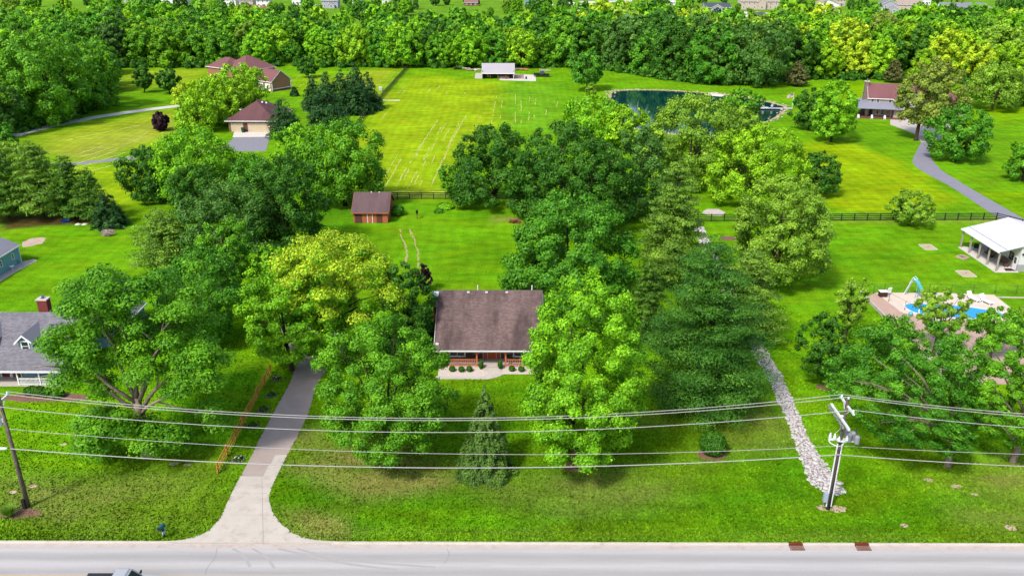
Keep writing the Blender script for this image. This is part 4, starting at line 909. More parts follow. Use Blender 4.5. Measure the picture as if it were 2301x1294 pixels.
def broadleaf(seed, Hh, R, base, nleaf, size, shape='round', ncl=34, clr=(.2, .36), lump=.8, gap=0.0, lobe=1.0):
    r = np.random.default_rng(seed); prof = PROF[shape]; zb = Hh * base; ch = Hh - zb
    tg = np.linspace(0, 1, 200); cdf = np.cumsum(prof(tg) ** 1.15); cdf /= cdf[-1]; k = int(ncl)
    t = np.clip(np.interp((np.arange(k) + r.uniform(.1, .9, k)) / k, cdf, tg), 0, 1)      # clumps spread evenly over the crown
    ang = np.arange(k) * 2.39996 + r.normal(0, .3, k); R = R * 1.02; rc = R * r.uniform(*clr, k) * (.75 + .35 * (1 - t))
    lob = 1 + lobe * .16 * np.sin(ang * 2 + r.uniform(0, 6)) + lobe * .1 * np.sin(ang * 3 + t * 5 + r.uniform(0, 6))
    fr = np.where(r.random(k) < .72, r.uniform(.8, 1, k), r.uniform(.25, .75, k)); rad = np.maximum(0, R * prof(t) * lob - rc * .5) * fr
    Cn = np.stack([rad * np.cos(ang), rad * np.sin(ang), zb + np.clip(t, .04, .97) * ch - rc * .35 * (t > .8)], 1)
    w_ = rc ** 2; cnt = np.maximum(6, (nleaf * .93 * w_ / w_.sum())).astype(int)
    idx = np.repeat(np.arange(k), cnt); n = len(idx)
    D = r.normal(0, 1, (n, 3)); D[:, 2] += .45; out = Cn[idx] * np.array([1, 1, 0]); out /= np.linalg.norm(out, axis=1)[:, None] + .3 * R
    D += out * .9; D /= np.linalg.norm(D, axis=1)[:, None]
    rr = (.5 + .55 * r.random(n) ** .6)[:, None] * rc[idx][:, None] * (1 + .22 * r.normal(0, 1, n))[:, None]
    Pn = Cn[idx] + D * rr * np.array([1, 1, lump])
    N = D + .35 * out + np.array([0, 0, .3])
    m = int(nleaf * .07)                    # twigs poking out of the outline
    ii = r.integers(0, k, m); D2 = r.normal(0, 1, (m, 3)); D2[:, 2] = np.abs(D2[:, 2]) * .6; D2 += Cn[ii] / (R * 1.2) * np.array([1, 1, .3]); D2 /= np.linalg.norm(D2, axis=1)[:, None]
    Pn = np.concatenate([Pn, Cn[ii] + D2 * (rc[ii] * r.uniform(1.0, 1.45, m))[:, None]]); N = np.concatenate([N, D2])
    hide = Pn[:, 2] < zb * .6; Pn[hide, 2] = zb * .6 + r.random(hide.sum()) * .5
    V, Q = leaves_quads(Pn, N, size, r)
    clump_v = r.uniform(0, 1, k); lv = np.clip(.32 * np.concatenate([clump_v[idx], clump_v[ii]]) + .62 * r.random(len(Pn)), 0, 1); lv[n:] = np.clip(lv[n:] + .3, 0, 1)
    return V, Q, lv, Cn, rc
def wood(seed, Hh, R, base, Cn, tr, nl=9, sides=6, pale=False):
    r = np.random.default_rng(seed + 5); b = MB(); zf = Hh * min(.5, base + .12)
    lean = r.normal(0, .015 * Hh, 2)
    b.tube([(0, 0, -.25), (0, 0, .25), (lean[0] * .3, lean[1] * .3, zf * .6), (lean[0], lean[1], zf), (lean[0] * 1.5, lean[1] * 1.5, Hh * .78)], [tr * 1.6, tr * 1.08, tr * .85, tr * .68, tr * .12], sides)
    order = r.permutation(len(Cn))[:nl]
    for i in order:
        c = Cn[i]; z0 = min(zf, c[2] * .72) * r.uniform(.72, 1.0); s = z0 / zf; p0 = np.array([lean[0] * s, lean[1] * s, z0]); mid = p0 + (c - p0) * .5 + np.array([0, 0, .06 * Hh])
        q = p0 + (c - p0) * .25 + np.array([0, 0, .03 * Hh]); ra = tr * .45
        b.tube([p0, q, mid, c], [ra, ra * .75, ra * .5, ra * .12], max(4, sides - 2))
    return b
def spruce(seed, Hh, R, nleaf, size, dense=1.0, droop=.22, power=.85, open_=.0, base=.03, tuft=.55):
    """whorled conifer: boughs of needle sprays leaving the trunk, longest at the foot"""
    r = np.random.default_rng(seed); z = base * Hh; Pn, N, A = [], [], []; bough = []
    levels = max(9, int(Hh / max(.32, R * .11)))
    tot = 0; spec = []
    for i in range(levels):
        t = (i + r.uniform(-.3, .3)) / levels; t = min(max(t, 0), .985); L = R * ((1 - t) ** power) * r.uniform(.9, 1.06)
        nb = max(5, int(11 * (1 - t) + 4)) if open_ == 0 else r.integers(3, 6)
        for k in range(nb):
            l_ = max(.12, L * r.uniform(.86, 1.08)); spec.append((base * Hh + t * Hh * (1 - base), r.uniform(0, 6.283), l_)); tot += l_ ** 1.5
    for zz, a, l_ in spec:
        m = max(5, int(nleaf * l_ ** 1.5 / tot)); s = r.uniform(.18, 1, m) ** .75; side = r.normal(0, .2, m) * l_ * (1.12 - s) + r.normal(0, .04 * l_, m)
        d = np.array([math.cos(a), math.sin(a)]); q = np.array([-d[1], d[0]]); up = r.normal(0, .07 * l_ + .05, m)
        x = d[0] * s * l_ + q[0] * side; y = d[1] * s * l_ + q[1] * side; zv = zz - droop * l_ * s + .35 * droop * l_ * s ** 3 + up
        Pn.append(np.stack([x, y, zv], 1)); N.append(np.tile([d[0] * .5, d[1] * .5, .9], (m, 1))); A.append(np.tile([d[0], d[1], -droop * .8], (m, 1)) + r.normal(0, tuft, (m, 3))); bough.append((zz, a, l_))
    Pn, N, A = map(np.concatenate, (Pn, N, A)); n = len(Pn)
    N += r.normal(0, .35, (n, 3)); N /= np.linalg.norm(N, axis=1)[:, None]; A -= N * (A * N).sum(1)[:, None]; A /= np.linalg.norm(A, axis=1)[:, None] + 1e-9; B = np.cross(N, A)
    s = (size * r.uniform(.6, 1.3, n))[:, None]
    Pn[:, 2] = np.maximum(Pn[:, 2], .08)
    V = np.stack([Pn - A * s * .8 + B * s * .45, Pn + A * s * .9, Pn - A * s * .8 - B * s * .45], 1).reshape(-1, 3)
    return V, np.arange(3 * n).reshape(n, 3), np.clip(r.normal(.5, .25, n), 0, 1), bough
def pine(seed, Hh, R, nleaf, size, base=.08, power=.55, ncl=60):
    """white pine: long level limbs carrying flat plumes"""
    r = np.random.default_rng(seed); Cn, rc = [], []
    for i in range(ncl):
        t = (i + .5) / ncl; t = t ** 1.15; rm = R * (1 - t) ** power * r.uniform(.55, 1.08) * min(1, .7 + 1.6 * t); a = i * 2.39996 + r.normal(0, .3)
        for f in (1.0, .62, .3):
            if f < 1 and (r.random() < .25 or rm < R * .3): continue
            Cn.append((math.cos(a + r.normal(0, .12)) * rm * f, math.sin(a + r.normal(0, .12)) * rm * f, Hh * (base + t * (.985 - base)) + rm * f * .10 + r.normal(0, .02 * Hh))); rc.append(R * r.uniform(.11, .2) * (1.12 - .5 * t))
    Cn, rc = np.array(Cn), np.array(rc); w_ = rc ** 2; cnt = np.maximum(6, nleaf * w_ / w_.sum()).astype(int); idx = np.repeat(np.arange(len(rc)), cnt); n = len(idx)
    D = r.normal(0, 1, (n, 3)); D[:, 2] += .3; D /= np.linalg.norm(D, axis=1)[:, None]
    Pn = Cn[idx] + D * (rc[idx] * (.35 + .75 * r.random(n)))[:, None] * np.array([1.45, 1.45, .36]); Pn[:, 2] = np.maximum(Pn[:, 2], .2)
    out = Cn[idx] * np.array([1, 1, 0]) / R; N = D * np.array([.8, .8, 1.3]) + .5 * out + np.array([0, 0, .15]) + r.normal(0, .3, (n, 3)); N /= np.linalg.norm(N, axis=1)[:, None]
    A = out + np.array([0, 0, .45]) + r.normal(0, .6, (n, 3)); A -= N * (A * N).sum(1)[:, None]; A /= np.linalg.norm(A, axis=1)[:, None]; B = np.cross(N, A); s = (size * r.uniform(.6, 1.35, n))[:, None]
    V = np.stack([Pn - A * s * .8 + B * s * .36, Pn + A * s * .9, Pn - A * s * .8 - B * s * .36], 1).reshape(-1, 3)
    cv = r.random(len(rc)); return V, np.arange(3 * n).reshape(n, 3), np.clip(.55 * cv[idx] + .5 * r.random(n), 0, 1), Cn, rc
TC = dict(dark=S(60, 116, 26), dark2=S(76, 126, 44), mid=S(90, 156, 26), mid2=S(74, 142, 30), bright=S(112, 180, 26), lime=S(130, 186, 26), yel=S(168, 202, 40), gold=S(168, 200, 42), olive=S(128, 152, 56), olive2=S(120, 166, 44),
          pine=S(66, 122, 36), pine2=S(78, 124, 34), pine3=S(108, 152, 48), spruce=S(90, 130, 52), con=S(48, 92, 40), purple=S(58, 34, 44), brown=S(98, 104, 56), bluec=S(52, 92, 84), blossom=S(150, 176, 96))
LK = 1.32                                      # sprays turn some of their faces from the sun: the leaf itself is a little lighter than the crown
def leafc(o, c, f=1.0):
    o.color = tuple(min(.9, x * LK * f) for x in TC[c]) + (1,)
def tree(kind, label, bx, by, ty, wpx, col, cx=None, shape='round', base=.12, ncl=34, cat='tree', den=1.0, lump=.8, clr=(.2, .36), limbs=9, trunk=True, bark=None, name=None, group=None, seed=None, power=.85, droop=.22, szf=1.0, minbase=None, sx=1.0, lobe=1.0):
    p = at(bx, by); Hh = height_to(p, ty); k = ppm((p[0], p[1], Hh * .55)); R = wpx / 2 / k
    Hh = Hh + (R * .02); seed = seed if seed is not None else int(bx * 3 + by * 7)
    kr = k * .445; area = wpx * .445 * Hh * kr * .8
    size = max(.14, 1.55 / kr) * szf; nleaf = int(min(105000, max(3600, area * 4.8 * den))); ncl = int(ncl * 2.9); clr = (clr[0] * .58, clr[1] * .64)
    off = 0 if cx is None else (cx - proj((p[0], p[1], Hh * .5))[0]) / k
    nm = name or {'b': 'broadleaf_tree', 's': 'spruce_tree', 'p': 'pine_tree'}[kind]
    t = thing(nm, label, cat, p, 0, group)
    if kind == 'b':
        V, Q, lv, Cn, rc = broadleaf(seed, Hh, R, base, nleaf, size, shape, ncl, clr, lump, lobe=lobe)
        V[:, 0] *= sx; sh = np.clip(V[:, 2] / (Hh * .5), 0, 1.2) * off; V[:, 0] += sh; Cn = Cn.copy(); Cn[:, 0] += np.clip(Cn[:, 2] / (Hh * .5), 0, 1.2) * off
        o = put('crown', mesh_np('crown', V, Q, LEAF, lv), t); leafc(o, col)
        if trunk:
            tr = max(.06, Hh * .018 + R * .012); wb = wood(seed, Hh, R, base, Cn, tr, limbs, 7); wb.build('trunk', bark or BARK, t, smooth=True)
        return t, Cn, Hh, R
    if kind == 's':
        V, Q, lv, bo = spruce(seed, Hh, R * 1.1, nleaf, size, droop=droop, power=power)
        o = put('crown', mesh_np('crown', V, Q, LEAF, lv), t); leafc(o, col)
    else:
        V, Q, lv, Cn, rc = pine(seed, Hh, R, nleaf, size, base=base, power=power, ncl=ncl)
        V[:, 0] += np.clip(V[:, 2] / (Hh * .5), 0, 1.2) * off
        o = put('crown', mesh_np('crown', V, Q, LEAF, lv), t); leafc(o, col)
    b = MB(); tr = max(.06, Hh * .017); b.tube([(0, 0, -.2), (0, 0, .3), (off * .6, 0, Hh * .4), (off, 0, Hh * .96)], [tr * 1.5, tr, tr * .7, .03], 7)
    if kind == 'p':
        for i in range(0, len(Cn), 4):
            c = Cn[i].copy(); c[0] += np.clip(c[2] / (Hh * .5), 0, 1.2) * off; z0 = max(.3, c[2] - .1 * R); b.tube([(off * min(1, z0 / Hh), 0, z0), tuple(c)], [tr * .35, tr * .06], 4)
    b.build('trunk', BARK, t, smooth=True)
    return t, None, Hh, R

# -- around the middle house, nearest first
# big maple before the blue house: pale forking limbs show through its loose crown
p = at(333, 1024); Hh = height_to(p, 588)
t = thing('maple_tree', 'big loose maple with pale forking limbs before the blue house', 'tree', p)
limbs = [[(0, 0, 5.0), (-2.6, -.6, 7.2), (-5.6, -.9, 9.4), (-8.2, -.8, 10.6)], [(0, 0, 5.6), (-2.2, -1.2, 8.6), (-4.6, -1.6, 11.2), (-6.8, -1.6, 12.8)], [(0, 0, 5.8), (-1.2, .3, 9.5), (-2.6, .6, 13.0), (-3.4, 1, 16.2)],
         [(0, 0, 6.0), (.3, -.4, 10.2), (.2, -.6, 14.2), (.6, 0, 17.6)], [(0, 0, 5.6), (1.6, -.9, 9.2), (3.2, -1.0, 12.2), (4.2, -.6, 15.0)], [(0, 0, 5.2), (2.6, -1.1, 8.2), (5.4, -1.2, 10.6), (7.6, -.8, 12.0)],
         [(0, 0, 4.6), (2.4, -1.6, 7.0), (4.6, -2.2, 8.6), (6.6, -2.2, 9.0)], [(0, 0, 4.2), (-2.4, -1.6, 4.6), (-4.0, -2.2, 4.6), (-5.2, -2, 4.2)], [(0, 0, 5.6), (1.0, 2.2, 9.0), (2.0, 4.4, 12.0), (3.0, 6, 14.0)], [(0, 0, 5.4), (-1.4, 2.4, 9.0), (-3.4, 4.6, 12.4), (-4.6, 6, 14.6)],
         [(0, 0, 3.4), (1.0, -1.2, 3.6), (2.0, -1.8, 3.0), (2.8, -2.2, 2.2)], [(0, 0, 3.8), (-1.8, -1.0, 4.2), (-3.2, -1.6, 3.8), (-4.2, -2.0, 3.0)]]
b = MB(); b.tube([(0, 0, -.3), (0, 0, .4), (-.05, 0, 2.5), (-.1, 0, 4.6), (0, 0, 6.4)], [.85, .58, .5, .5, .3], 9); b.build('trunk', BARKP, t, smooth=True)
r = np.random.default_rng(11); Cn = []
sc = Hh / 20.0
for L in limbs:
    L = [((x * .78 if x < 0 else x) * sc, y * sc, z * sc) for x, y, z in L]
    b = MB(); q = [L[0], L[1], L[2], L[3]]; pts = []
    for i in range(3):
        a, c = np.array(q[i]), np.array(q[i + 1])
        for s_ in (0, .5): pts.append(a + (c - a) * s_ + r.normal(0, .12, 3))
    pts.append(np.array(q[3])); b.tube(pts, list(np.linspace(.21, .04, len(pts))), 6)
    for s_ in (2, 3, 4, 5):                                       # side branches
        a = pts[s_]; d = np.array(q[3]) - np.array(q[1]); e = a + d * .25 + r.normal(0, 1.3, 3); b.tube([a, (a + e) / 2 + np.array([0, 0, .25]), e], [.1, .07, .02], 5); Cn.append(e)
    b.build('limb', BARKP, t, smooth=True)
    for s_ in (3, 4, 5, 6): Cn.append(pts[s_] + r.normal(0, .7, 3) + np.array([0, .3, .5]))
    for k in range(3): Cn.append(np.array(q[3]) + r.normal(0, 1.4, 3) * np.array([1, 1, .8]))
Cn += [np.array([r.uniform(-7, 7), r.uniform(1, 7), r.uniform(8, 18)]) * sc for _ in range(34)]
Cn += [np.array([r.uniform(-3.4, 3.4), r.uniform(-3, 3), r.uniform(16.5, 19)]) * sc for _ in range(14)]
Cn = np.array(Cn); Cn[:, 0] += .2; ok = (np.abs(Cn[:, 0]) < 8.4) & (Cn[:, 0] > -6.2) & ((Cn[:, 2] > 8.5 * sc) | (Cn[:, 0] > -4.4)) & (np.hypot(Cn[:, 0] / 9.2, (Cn[:, 2] - 9.5 * sc) / (9.8 * sc)) < 1.0) | ((Cn[:, 2] < 6) & (Cn[:, 0] > -4.4)); Cn = Cn[ok]
rc = r.uniform(.85, 1.6, len(Cn)); w_ = rc ** 2; idx = np.repeat(np.arange(len(Cn)), np.maximum(8, 96000 * w_ / w_.sum()).astype(int)); n = len(idx)
D = r.normal(0, 1, (n, 3)); D[:, 2] += .5; D /= np.linalg.norm(D, axis=1)[:, None]
V, Q = leaves_quads(Cn[idx] + D * (rc[idx] * (.35 + .75 * r.random(n)))[:, None] * np.array([1.15, 1.15, .6]), D + np.array([0, 0, .5]), .175, r)
o = put('crown', mesh_np('crown', V, Q, LEAF, np.clip(.35 * r.random(len(Cn))[idx] + .65 * r.random(n), 0, 1)), t); leafc(o, 'mid')

tree('b', 'bright green maple standing left of the young spruce on the front lawn', 870, 1041, 722, 290, 'mid', cx=866, shape='round', base=.17, lobe=.6, ncl=60, clr=(.15, .27), lump=.75, name='maple_tree')
tree('b', 'dense oval maple right of the young spruce, hiding the porch end', 1294, 1047, 622, 290, 'bright', cx=1312, shape='round', base=.12, lobe=.5, ncl=66, clr=(.16, .28), name='maple_tree', den=1.5, limbs=3, szf=1.12)
tree('s', 'young spruce in a dark mulch ring on the front lawn', 1090, 1058, 864, 128, 'spruce', power=.9, droop=.16, den=2.6, szf=1.0)
tree('p', 'huge dense white pine left of the rock-filled ditch', 1582, 918, 548, 322, 'pine', cx=1590, ncl=72, base=.05, power=.5, den=2.0)
tree('p', 'light green pine just behind the huge white pine', 1668, 770, 562, 180, 'pine3', ncl=55, base=.1, power=.5)
tree('p', 'tall ragged pine between the round maple and the upper ditch', 1503, 640, 368, 185, 'pine3', ncl=55, base=.1, power=.55)
tree('p', 'low pine boughs between the round maple and the huge white pine', 1450, 760, 590, 120, 'pine2', ncl=36, base=.06, power=.5)
tree('b', 'dense round dark maple right behind the middle house', 1281, 688, 440, 296, 'mid2', shape='dome', base=.03, lobe=.1, szf=1.1, ncl=70, clr=(.15, .25), lump=.85, den=1.2, name='maple_tree')
tree('b', 'dark broad tree against the left side of the middle house', 912, 800, 592, 152, 'dark', shape='dome', base=.04, ncl=50, clr=(.16, .3))
t, Cn_, Hl, Rl = tree('b', 'wide locust with golden new leaves over the driveway', 732, 790, 548, 305, 'bright', cx=752, shape='spread', base=.2, ncl=56, clr=(.14, .24), lump=.6, name='locust_tree', limbs=14)
r = np.random.default_rng(3); top = Cn_[Cn_[:, 2] > Hl * .5]; idx = r.integers(0, len(top), 26000); D = r.normal(0, 1, (26000, 3)); D[:, 2] = np.abs(D[:, 2]) + .2; D /= np.linalg.norm(D, axis=1)[:, None]
V, Q = leaves_quads(top[idx] + D * (Rl * .17 * r.uniform(.6, 1.2, 26000))[:, None] * np.array([1, 1, .7]), D, .16, r); o = put('new_growth', mesh_np('new_growth', V, Q, LEAF, r.random(26000)), t); leafc(o, 'gold'); o['label'] = 'golden yellow new leaves over the top of the crown'
tree('b', 'light green locust left of the golden one, over the driveway edge', 655, 832, 625, 205, 'bright', cx=645, shape='spread', base=.18, ncl=44, clr=(.16, .26), lump=.65, name='locust_tree')
tree('b', 'pale green tree behind the golden locust', 620, 700, 556, 130, 'bright', shape='round', base=.1, ncl=30)
tree('b', 'green tree crowded behind the big loose maple', 452, 770, 562, 190, 'mid2', cx=448, shape='round', base=.08, ncl=44)
tree('b', 'small bright tree with a bare grey fork behind the big loose maple', 512, 680, 502, 132, 'mid', cx=515, shape='vase', base=.15, ncl=26, clr=(.18, .3), bark=BARKP)
tree('p', 'soft pine at the left edge of the back lawn trees', 385, 610, 478, 190, 'pine3', cx=370, ncl=40, base=.06, power=.5)
tree('b', 'grey-green dense tree left of the cedar shed', 520, 590, 412, 236, 'dark2', lobe=.4, shape='dome', base=.05, ncl=54, clr=(.16, .27))
tree('b', 'dark green tree leaning over the lawn left of the cedar shed', 648, 565, 350, 170, 'dark', cx=640, shape='round', base=.08, ncl=44)
tree('b', 'tall green tree behind the cedar shed', 775, 462, 272, 175, 'mid', cx=770, shape='round', base=.16, ncl=44, bark=mk_bark('dark_bark', S(58, 48, 40), S(30, 26, 22)))
tree('b', 'bright tree beside the gravel drive of the cream garage', 682, 415, 278, 120, 'bright', shape='round', base=.08, ncl=32)
tree('b', 'large bright tree left of the gravel drive', 420, 445, 288, 185, 'bright', cx=432, shape='round', base=.08, ncl=44)
tree('b', 'deep green tree below the large bright tree', 345, 452, 330, 120, 'dark', shape='round', base=.1, ncl=32)
tree('b', 'dark green filler tree between the grey-green tree and the bright one', 450, 490, 370, 130, 'dark', shape='round', base=.05, ncl=32)
tree('b', 'green tree above the grey-green dense tree', 585, 500, 352, 140, 'mid2', shape='round', base=.05, ncl=36)
for bx, by, ty, wp, col, lab in ((20, 490, 335, 150, 'pine2', 'dark pine at the left frame edge over red mulch'), (98, 488, 318, 150, 'pine3', 'tall pale pine in the mulch bed at the left'), (165, 492, 352, 110, 'pine2', 'pine right of the tall pale pine in the mulch bed'), (212, 497, 380, 95, 'pine2', 'small dark pine at the right end of the mulch bed')):
    tree('p', lab, bx, by, ty, wp, col, ncl=40, base=.1, power=.55)
tree('s', 'dark spruce by the right end of the red mulch bed', 248, 508, 425, 85, 'con', power=.7)
tree('b', 'small tree at the left frame edge under the dense wood', 18, 345, 272, 60, 'mid2', base=.05, ncl=20); tree('b', 'pale shrubby tree at the left edge below the lane', 30, 388, 318, 70, 'olive2', base=.05, ncl=20)
# middle distance, right of the field
tree('b', 'very dark maple at the left end of the clump beyond the lawn', 1112, 462, 282, 196, 'dark', lobe=.4, shape='dome', base=.06, ncl=52, clr=(.15, .27), name='maple_tree')
tree('b', 'broad dark maple in the middle of the clump beyond the lawn', 1262, 500, 272, 225, 'dark', lobe=.4, shape='dome', base=.05, ncl=56, clr=(.15, .27), name='maple_tree')
tree('b', 'brighter green tree in front of the dark clump', 1318, 530, 322, 195, 'dark', shape='round', base=.12, ncl=46, clr=(.17, .28))
tree('b', 'dark tree at the right of the dark clump', 1418, 490, 290, 150, 'dark2', shape='round', base=.06, ncl=40)
tree('b', 'loose shrubby tree beside the black rail fence', 1014, 447, 372, 58, 'mid', shape='vase', base=.05, ncl=18)
tree('b', 'broad olive tree before the dark pond', 1548, 405, 212, 250, 'olive2', shape='dome', base=.06, ncl=52, clr=(.15, .26))
tree('b', 'light olive tree right of the broad olive one by the pond', 1650, 380, 240, 120, 'olive2', shape='round', base=.06, ncl=34)
tree('b', 'yellow-green tree in front of the olive trees', 1692, 450, 280, 212, 'lime', shape='dome', base=.08, ncl=52, clr=(.15, .26))
tree('b', 'small dark tree at the edge of the golden meadow', 1836, 437, 342, 98, 'dark', shape='round', base=.12, ncl=28)
tree('b', 'bright tree left of the olive trees, before the pond', 1332, 318, 218, 145, 'bright', shape='round', base=.05, ncl=34); tree('b', 'yellowish tree between the pond and the dark clump', 1402, 334, 238, 105, 'lime', shape='round', base=.05, ncl=28)
tree('b', 'round tree leaning over the dock end of the pond', 1664, 262, 200, 82, 'mid', shape='round', base=.08, ncl=26)
tree('b', 'large pale tree by the right fence and mulch ring', 1742, 632, 398, 238, 'olive2', shape='round', base=.1, ncl=60, clr=(.15, .26), den=1.1)
tree('b', 'lone young tree before the right black fence', 2041, 506, 430, 92, 'olive2', shape='dome', base=.18, ncl=24)
tree('b', 'small dark maple beside the bright one near the flagpole', 1816, 293, 200, 76, 'dark', shape='round', base=.12, ncl=26, name='maple_tree')
tree('b', 'bright tall tree between the flagpole and the farmhouse', 1866, 319, 182, 106, 'bright', shape='round', base=.12, ncl=34)
tree('b', 'tall olive tree in front of the farmhouse', 2057, 316, 128, 144, 'olive', shape='oval', base=.2, ncl=46, clr=(.15, .27), cx=2092)
tree('b', 'round tree with pale blossoms beside the curving drive', 2145, 363, 238, 120, 'mid2', shape='round', base=.1, ncl=34)
tree('b', 'round tree cut by the right frame edge below the drive', 2296, 407, 312, 84, 'mid', shape='round', base=.1, ncl=24)
tree('b', 'yellowish orchard tree right of the farmhouse', 2228, 247, 142, 118, 'olive2', shape='round', base=.14, ncl=32); tree('b', 'yellowish orchard tree at the right frame edge', 2298, 240, 158, 90, 'olive2', shape='round', base=.14, ncl=26)
tree('b', 'lone tree standing left of the pond', 1318, 204, 117, 76, 'mid2', shape='round', base=.2, ncl=30); tree('b', 'sapling just right of the lone tree by the pond', 1327, 222, 189, 22, 'olive2', shape='round', base=.2, ncl=10)
tree('b', 'left one of two small dark trees by the left meadow', 325, 209, 149, 40, 'dark', shape='oval', base=.2, ncl=20); tree('b', 'right one of two small dark trees by the left meadow', 381, 212, 153, 48, 'dark', shape='round', base=.2, ncl=20)
tree('b', 'small dark tree beyond the maroon-roofed house', 693, 175, 126, 40, 'dark', shape='round', base=.2, ncl=18)
tree('b', 'large yellow-green tree before the maroon-roofed house', 540, 262, 145, 125, 'lime', cx=540, shape='round', base=.05, ncl=40); tree('b', 'yellow-green tree left of the cream garage', 448, 296, 206, 112, 'lime', shape='round', base=.06, ncl=34)
tree('b', 'yellow-green tree between the two maroon roofs', 490, 280, 170, 110, 'lime', shape='round', base=.05, ncl=34); tree('b', 'pale tree at the top left of the yellow-green trees', 430, 245, 182, 70, 'yel', shape='round', base=.05, ncl=24)
tree('b', 'small purple-leaved tree by the white lane end', 362, 294, 251, 38, 'purple', shape='oval', base=.06, ncl=18); tree('b', 'purple-leaved shrub tree behind the middle house', 954, 655, 592, 34, 'purple', shape='oval', base=.04, ncl=18)
tree('b', 'tall shade tree peeping over the bright one at the drive', 560, 430, 346, 110, 'mid', shape='round', base=.05, ncl=30)
for bx, by, ty, wp, col, lab in ((706, 246, 168, 62, 'con', 'leftmost dark spruce of the row beside the hay field'), (738, 286, 184, 105, 'con', 'widest dark spruce of the row, nearest the drive'), (738, 252, 160, 66, 'con', 'second dark spruce of the row beside the hay field'), (768, 254, 156, 78, 'con', 'dark spruce in the middle of the row beside the hay field'),
                                   (800, 240, 138, 74, 'con', 'tallest dark spruce at the back of the row'), (804, 256, 164, 72, 'con', 'dark spruce next to the last in the row'), (828, 246, 160, 70, 'con', 'last dark spruce of the row, by the diagonal fence')):
    tree('s', lab, bx, by, ty, wp, col, power=.62, group='dark spruces beside the hay field')
tree('s', 'dark spruce right of the cream garage', 640, 306, 218, 88, 'con', power=.6); tree('s', 'small dark conifer shrub beside the tan gable', 662, 216, 196, 20, 'con', power=.5, name='conifer_shrub', cat='shrub')
tree('p', 'brownish small pine at the edge of the wood behind the pond', 1787, 194, 138, 62, 'brown', ncl=26, base=.1, power=.6); tree('p', 'brownish pine before the wood behind the farmhouse', 2005, 186, 135, 50, 'brown', ncl=22, base=.1, power=.6)
# right foreground by the pool
def forked(label, bx, by, ty, wpx, col, cx, nl, seed, base=.18, bark=BARKP, ncl=60):
    t, Cn, Hh, R = tree('b', label, bx, by, ty, wpx, col, cx=cx, shape='spread', base=base, ncl=ncl, clr=(.13, .22), lump=.65, limbs=nl, seed=seed, bark=bark, den=.85); return t
forked('wide tree with pale crooked limbs right of the utility pole', 2128, 1046, 735, 300, 'mid2', 2040, 18, 5, bark=BARKP); forked('leafy tree at the right frame edge near the road', 2275, 1036, 715, 230, 'mid', 2250, 16, 8, bark=BARKP)
tree('b', 'thin pale tree left of the pool deck', 1897, 770, 630, 84, 'olive2', shape='vase', base=.25, ncl=18, clr=(.2, .34), den=.6)
tree('b', 'dark small tree in a mulch ring left of the wide crooked one', 1860, 868, 700, 110, 'dark', shape='oval', base=.12, ncl=28, cx=1850, den=.9); tree('b', 'green tree between the pool deck and the crooked tree', 1985, 880, 722, 175, 'mid', shape='round', base=.08, ncl=40)
tree('b', 'airy small tree standing before the pool water', 2095, 800, 655, 120, 'olive2', shape='vase', base=.3, ncl=22, clr=(.16, .26), den=.6); tree('b', 'airy small tree on the brown deck right of the pool', 2222, 812, 700, 110, 'mid', shape='vase', base=.42, ncl=16, clr=(.2, .3), den=.7); tree('b', 'low airy tree beyond the brown deck at the right edge', 2290, 800, 690, 70, 'olive2', shape='vase', base=.25, ncl=14, den=.6)
# shrubs
def shrub(label, px, py, rx, hz, col, n=900, size=.1, group=None, name='round_shrub', flat=1.0, cat='shrub', seed=0, stems=False):
    p = at(px, py); t = thing(name, label, cat, p, 0, group); r = np.random.default_rng(seed + int(px * 7 + py)); D = r.normal(0, 1, (n, 3)); D[:, 2] = D[:, 2] * .9 + .25; D /= np.linalg.norm(D, axis=1)[:, None]
    Pn = D * (rx, rx, hz / 2) * (.8 + .22 * r.random(n))[:, None] + np.array([0, 0, hz * .48]); Pn[:, 2] = np.maximum(Pn[:, 2], .03)
    V, Q = leaves_quads(Pn, D, size, r, jit=.4); o = put('foliage', mesh_np('foliage', V, Q, LEAF, r.random(n)), t); leafc(o, col)
    b = MB(); b.tube([(0, 0, -.1), (0, 0, hz * .6)], [.06, .03], 5); b.build('stem', BARK, t); return t
for px, py, lab in ((1015.5, 834, 'first clipped ball shrub from the left under the porch railing'), (1036.5, 835, 'second clipped ball shrub from the left under the porch railing'), (1054.5, 834.5, 'third clipped ball shrub, left of the upright one by the porch step'), (1149.5, 833.5, 'clipped ball shrub just right of the right upright shrub'), (1171, 834.5, 'clipped ball shrub farthest right under the porch railing')):
    shrub(lab, px, py, .36, .68, 'dark', 700, .09, 'clipped ball shrubs under the porch')
for px, lab in ((1080.5, 'upright clipped shrub left of the porch step'), (1123.5, 'upright clipped shrub right of the porch step')): shrub(lab, px, 829, .28, 1.15, 'dark', 700, .09, 'upright clipped shrubs by the porch step')
shrub('rounded bush growing against the right wall of the cedar shed', 893, 484, 1.2, 2.0, 'mid2', 1200, .3)
shrub('low green weedy bush before the back fence', 1000, 468, 1.6, .8, 'bright', 700, .3); shrub('faint grassy bush on the back lawn', 985, 478, .8, .5, 'mid2', 400, .3)
shrub('small round dark shrub in a mulch ring on the front lawn', 1599, 1018, 1.3, 2.3, 'dark', 3600, .17)
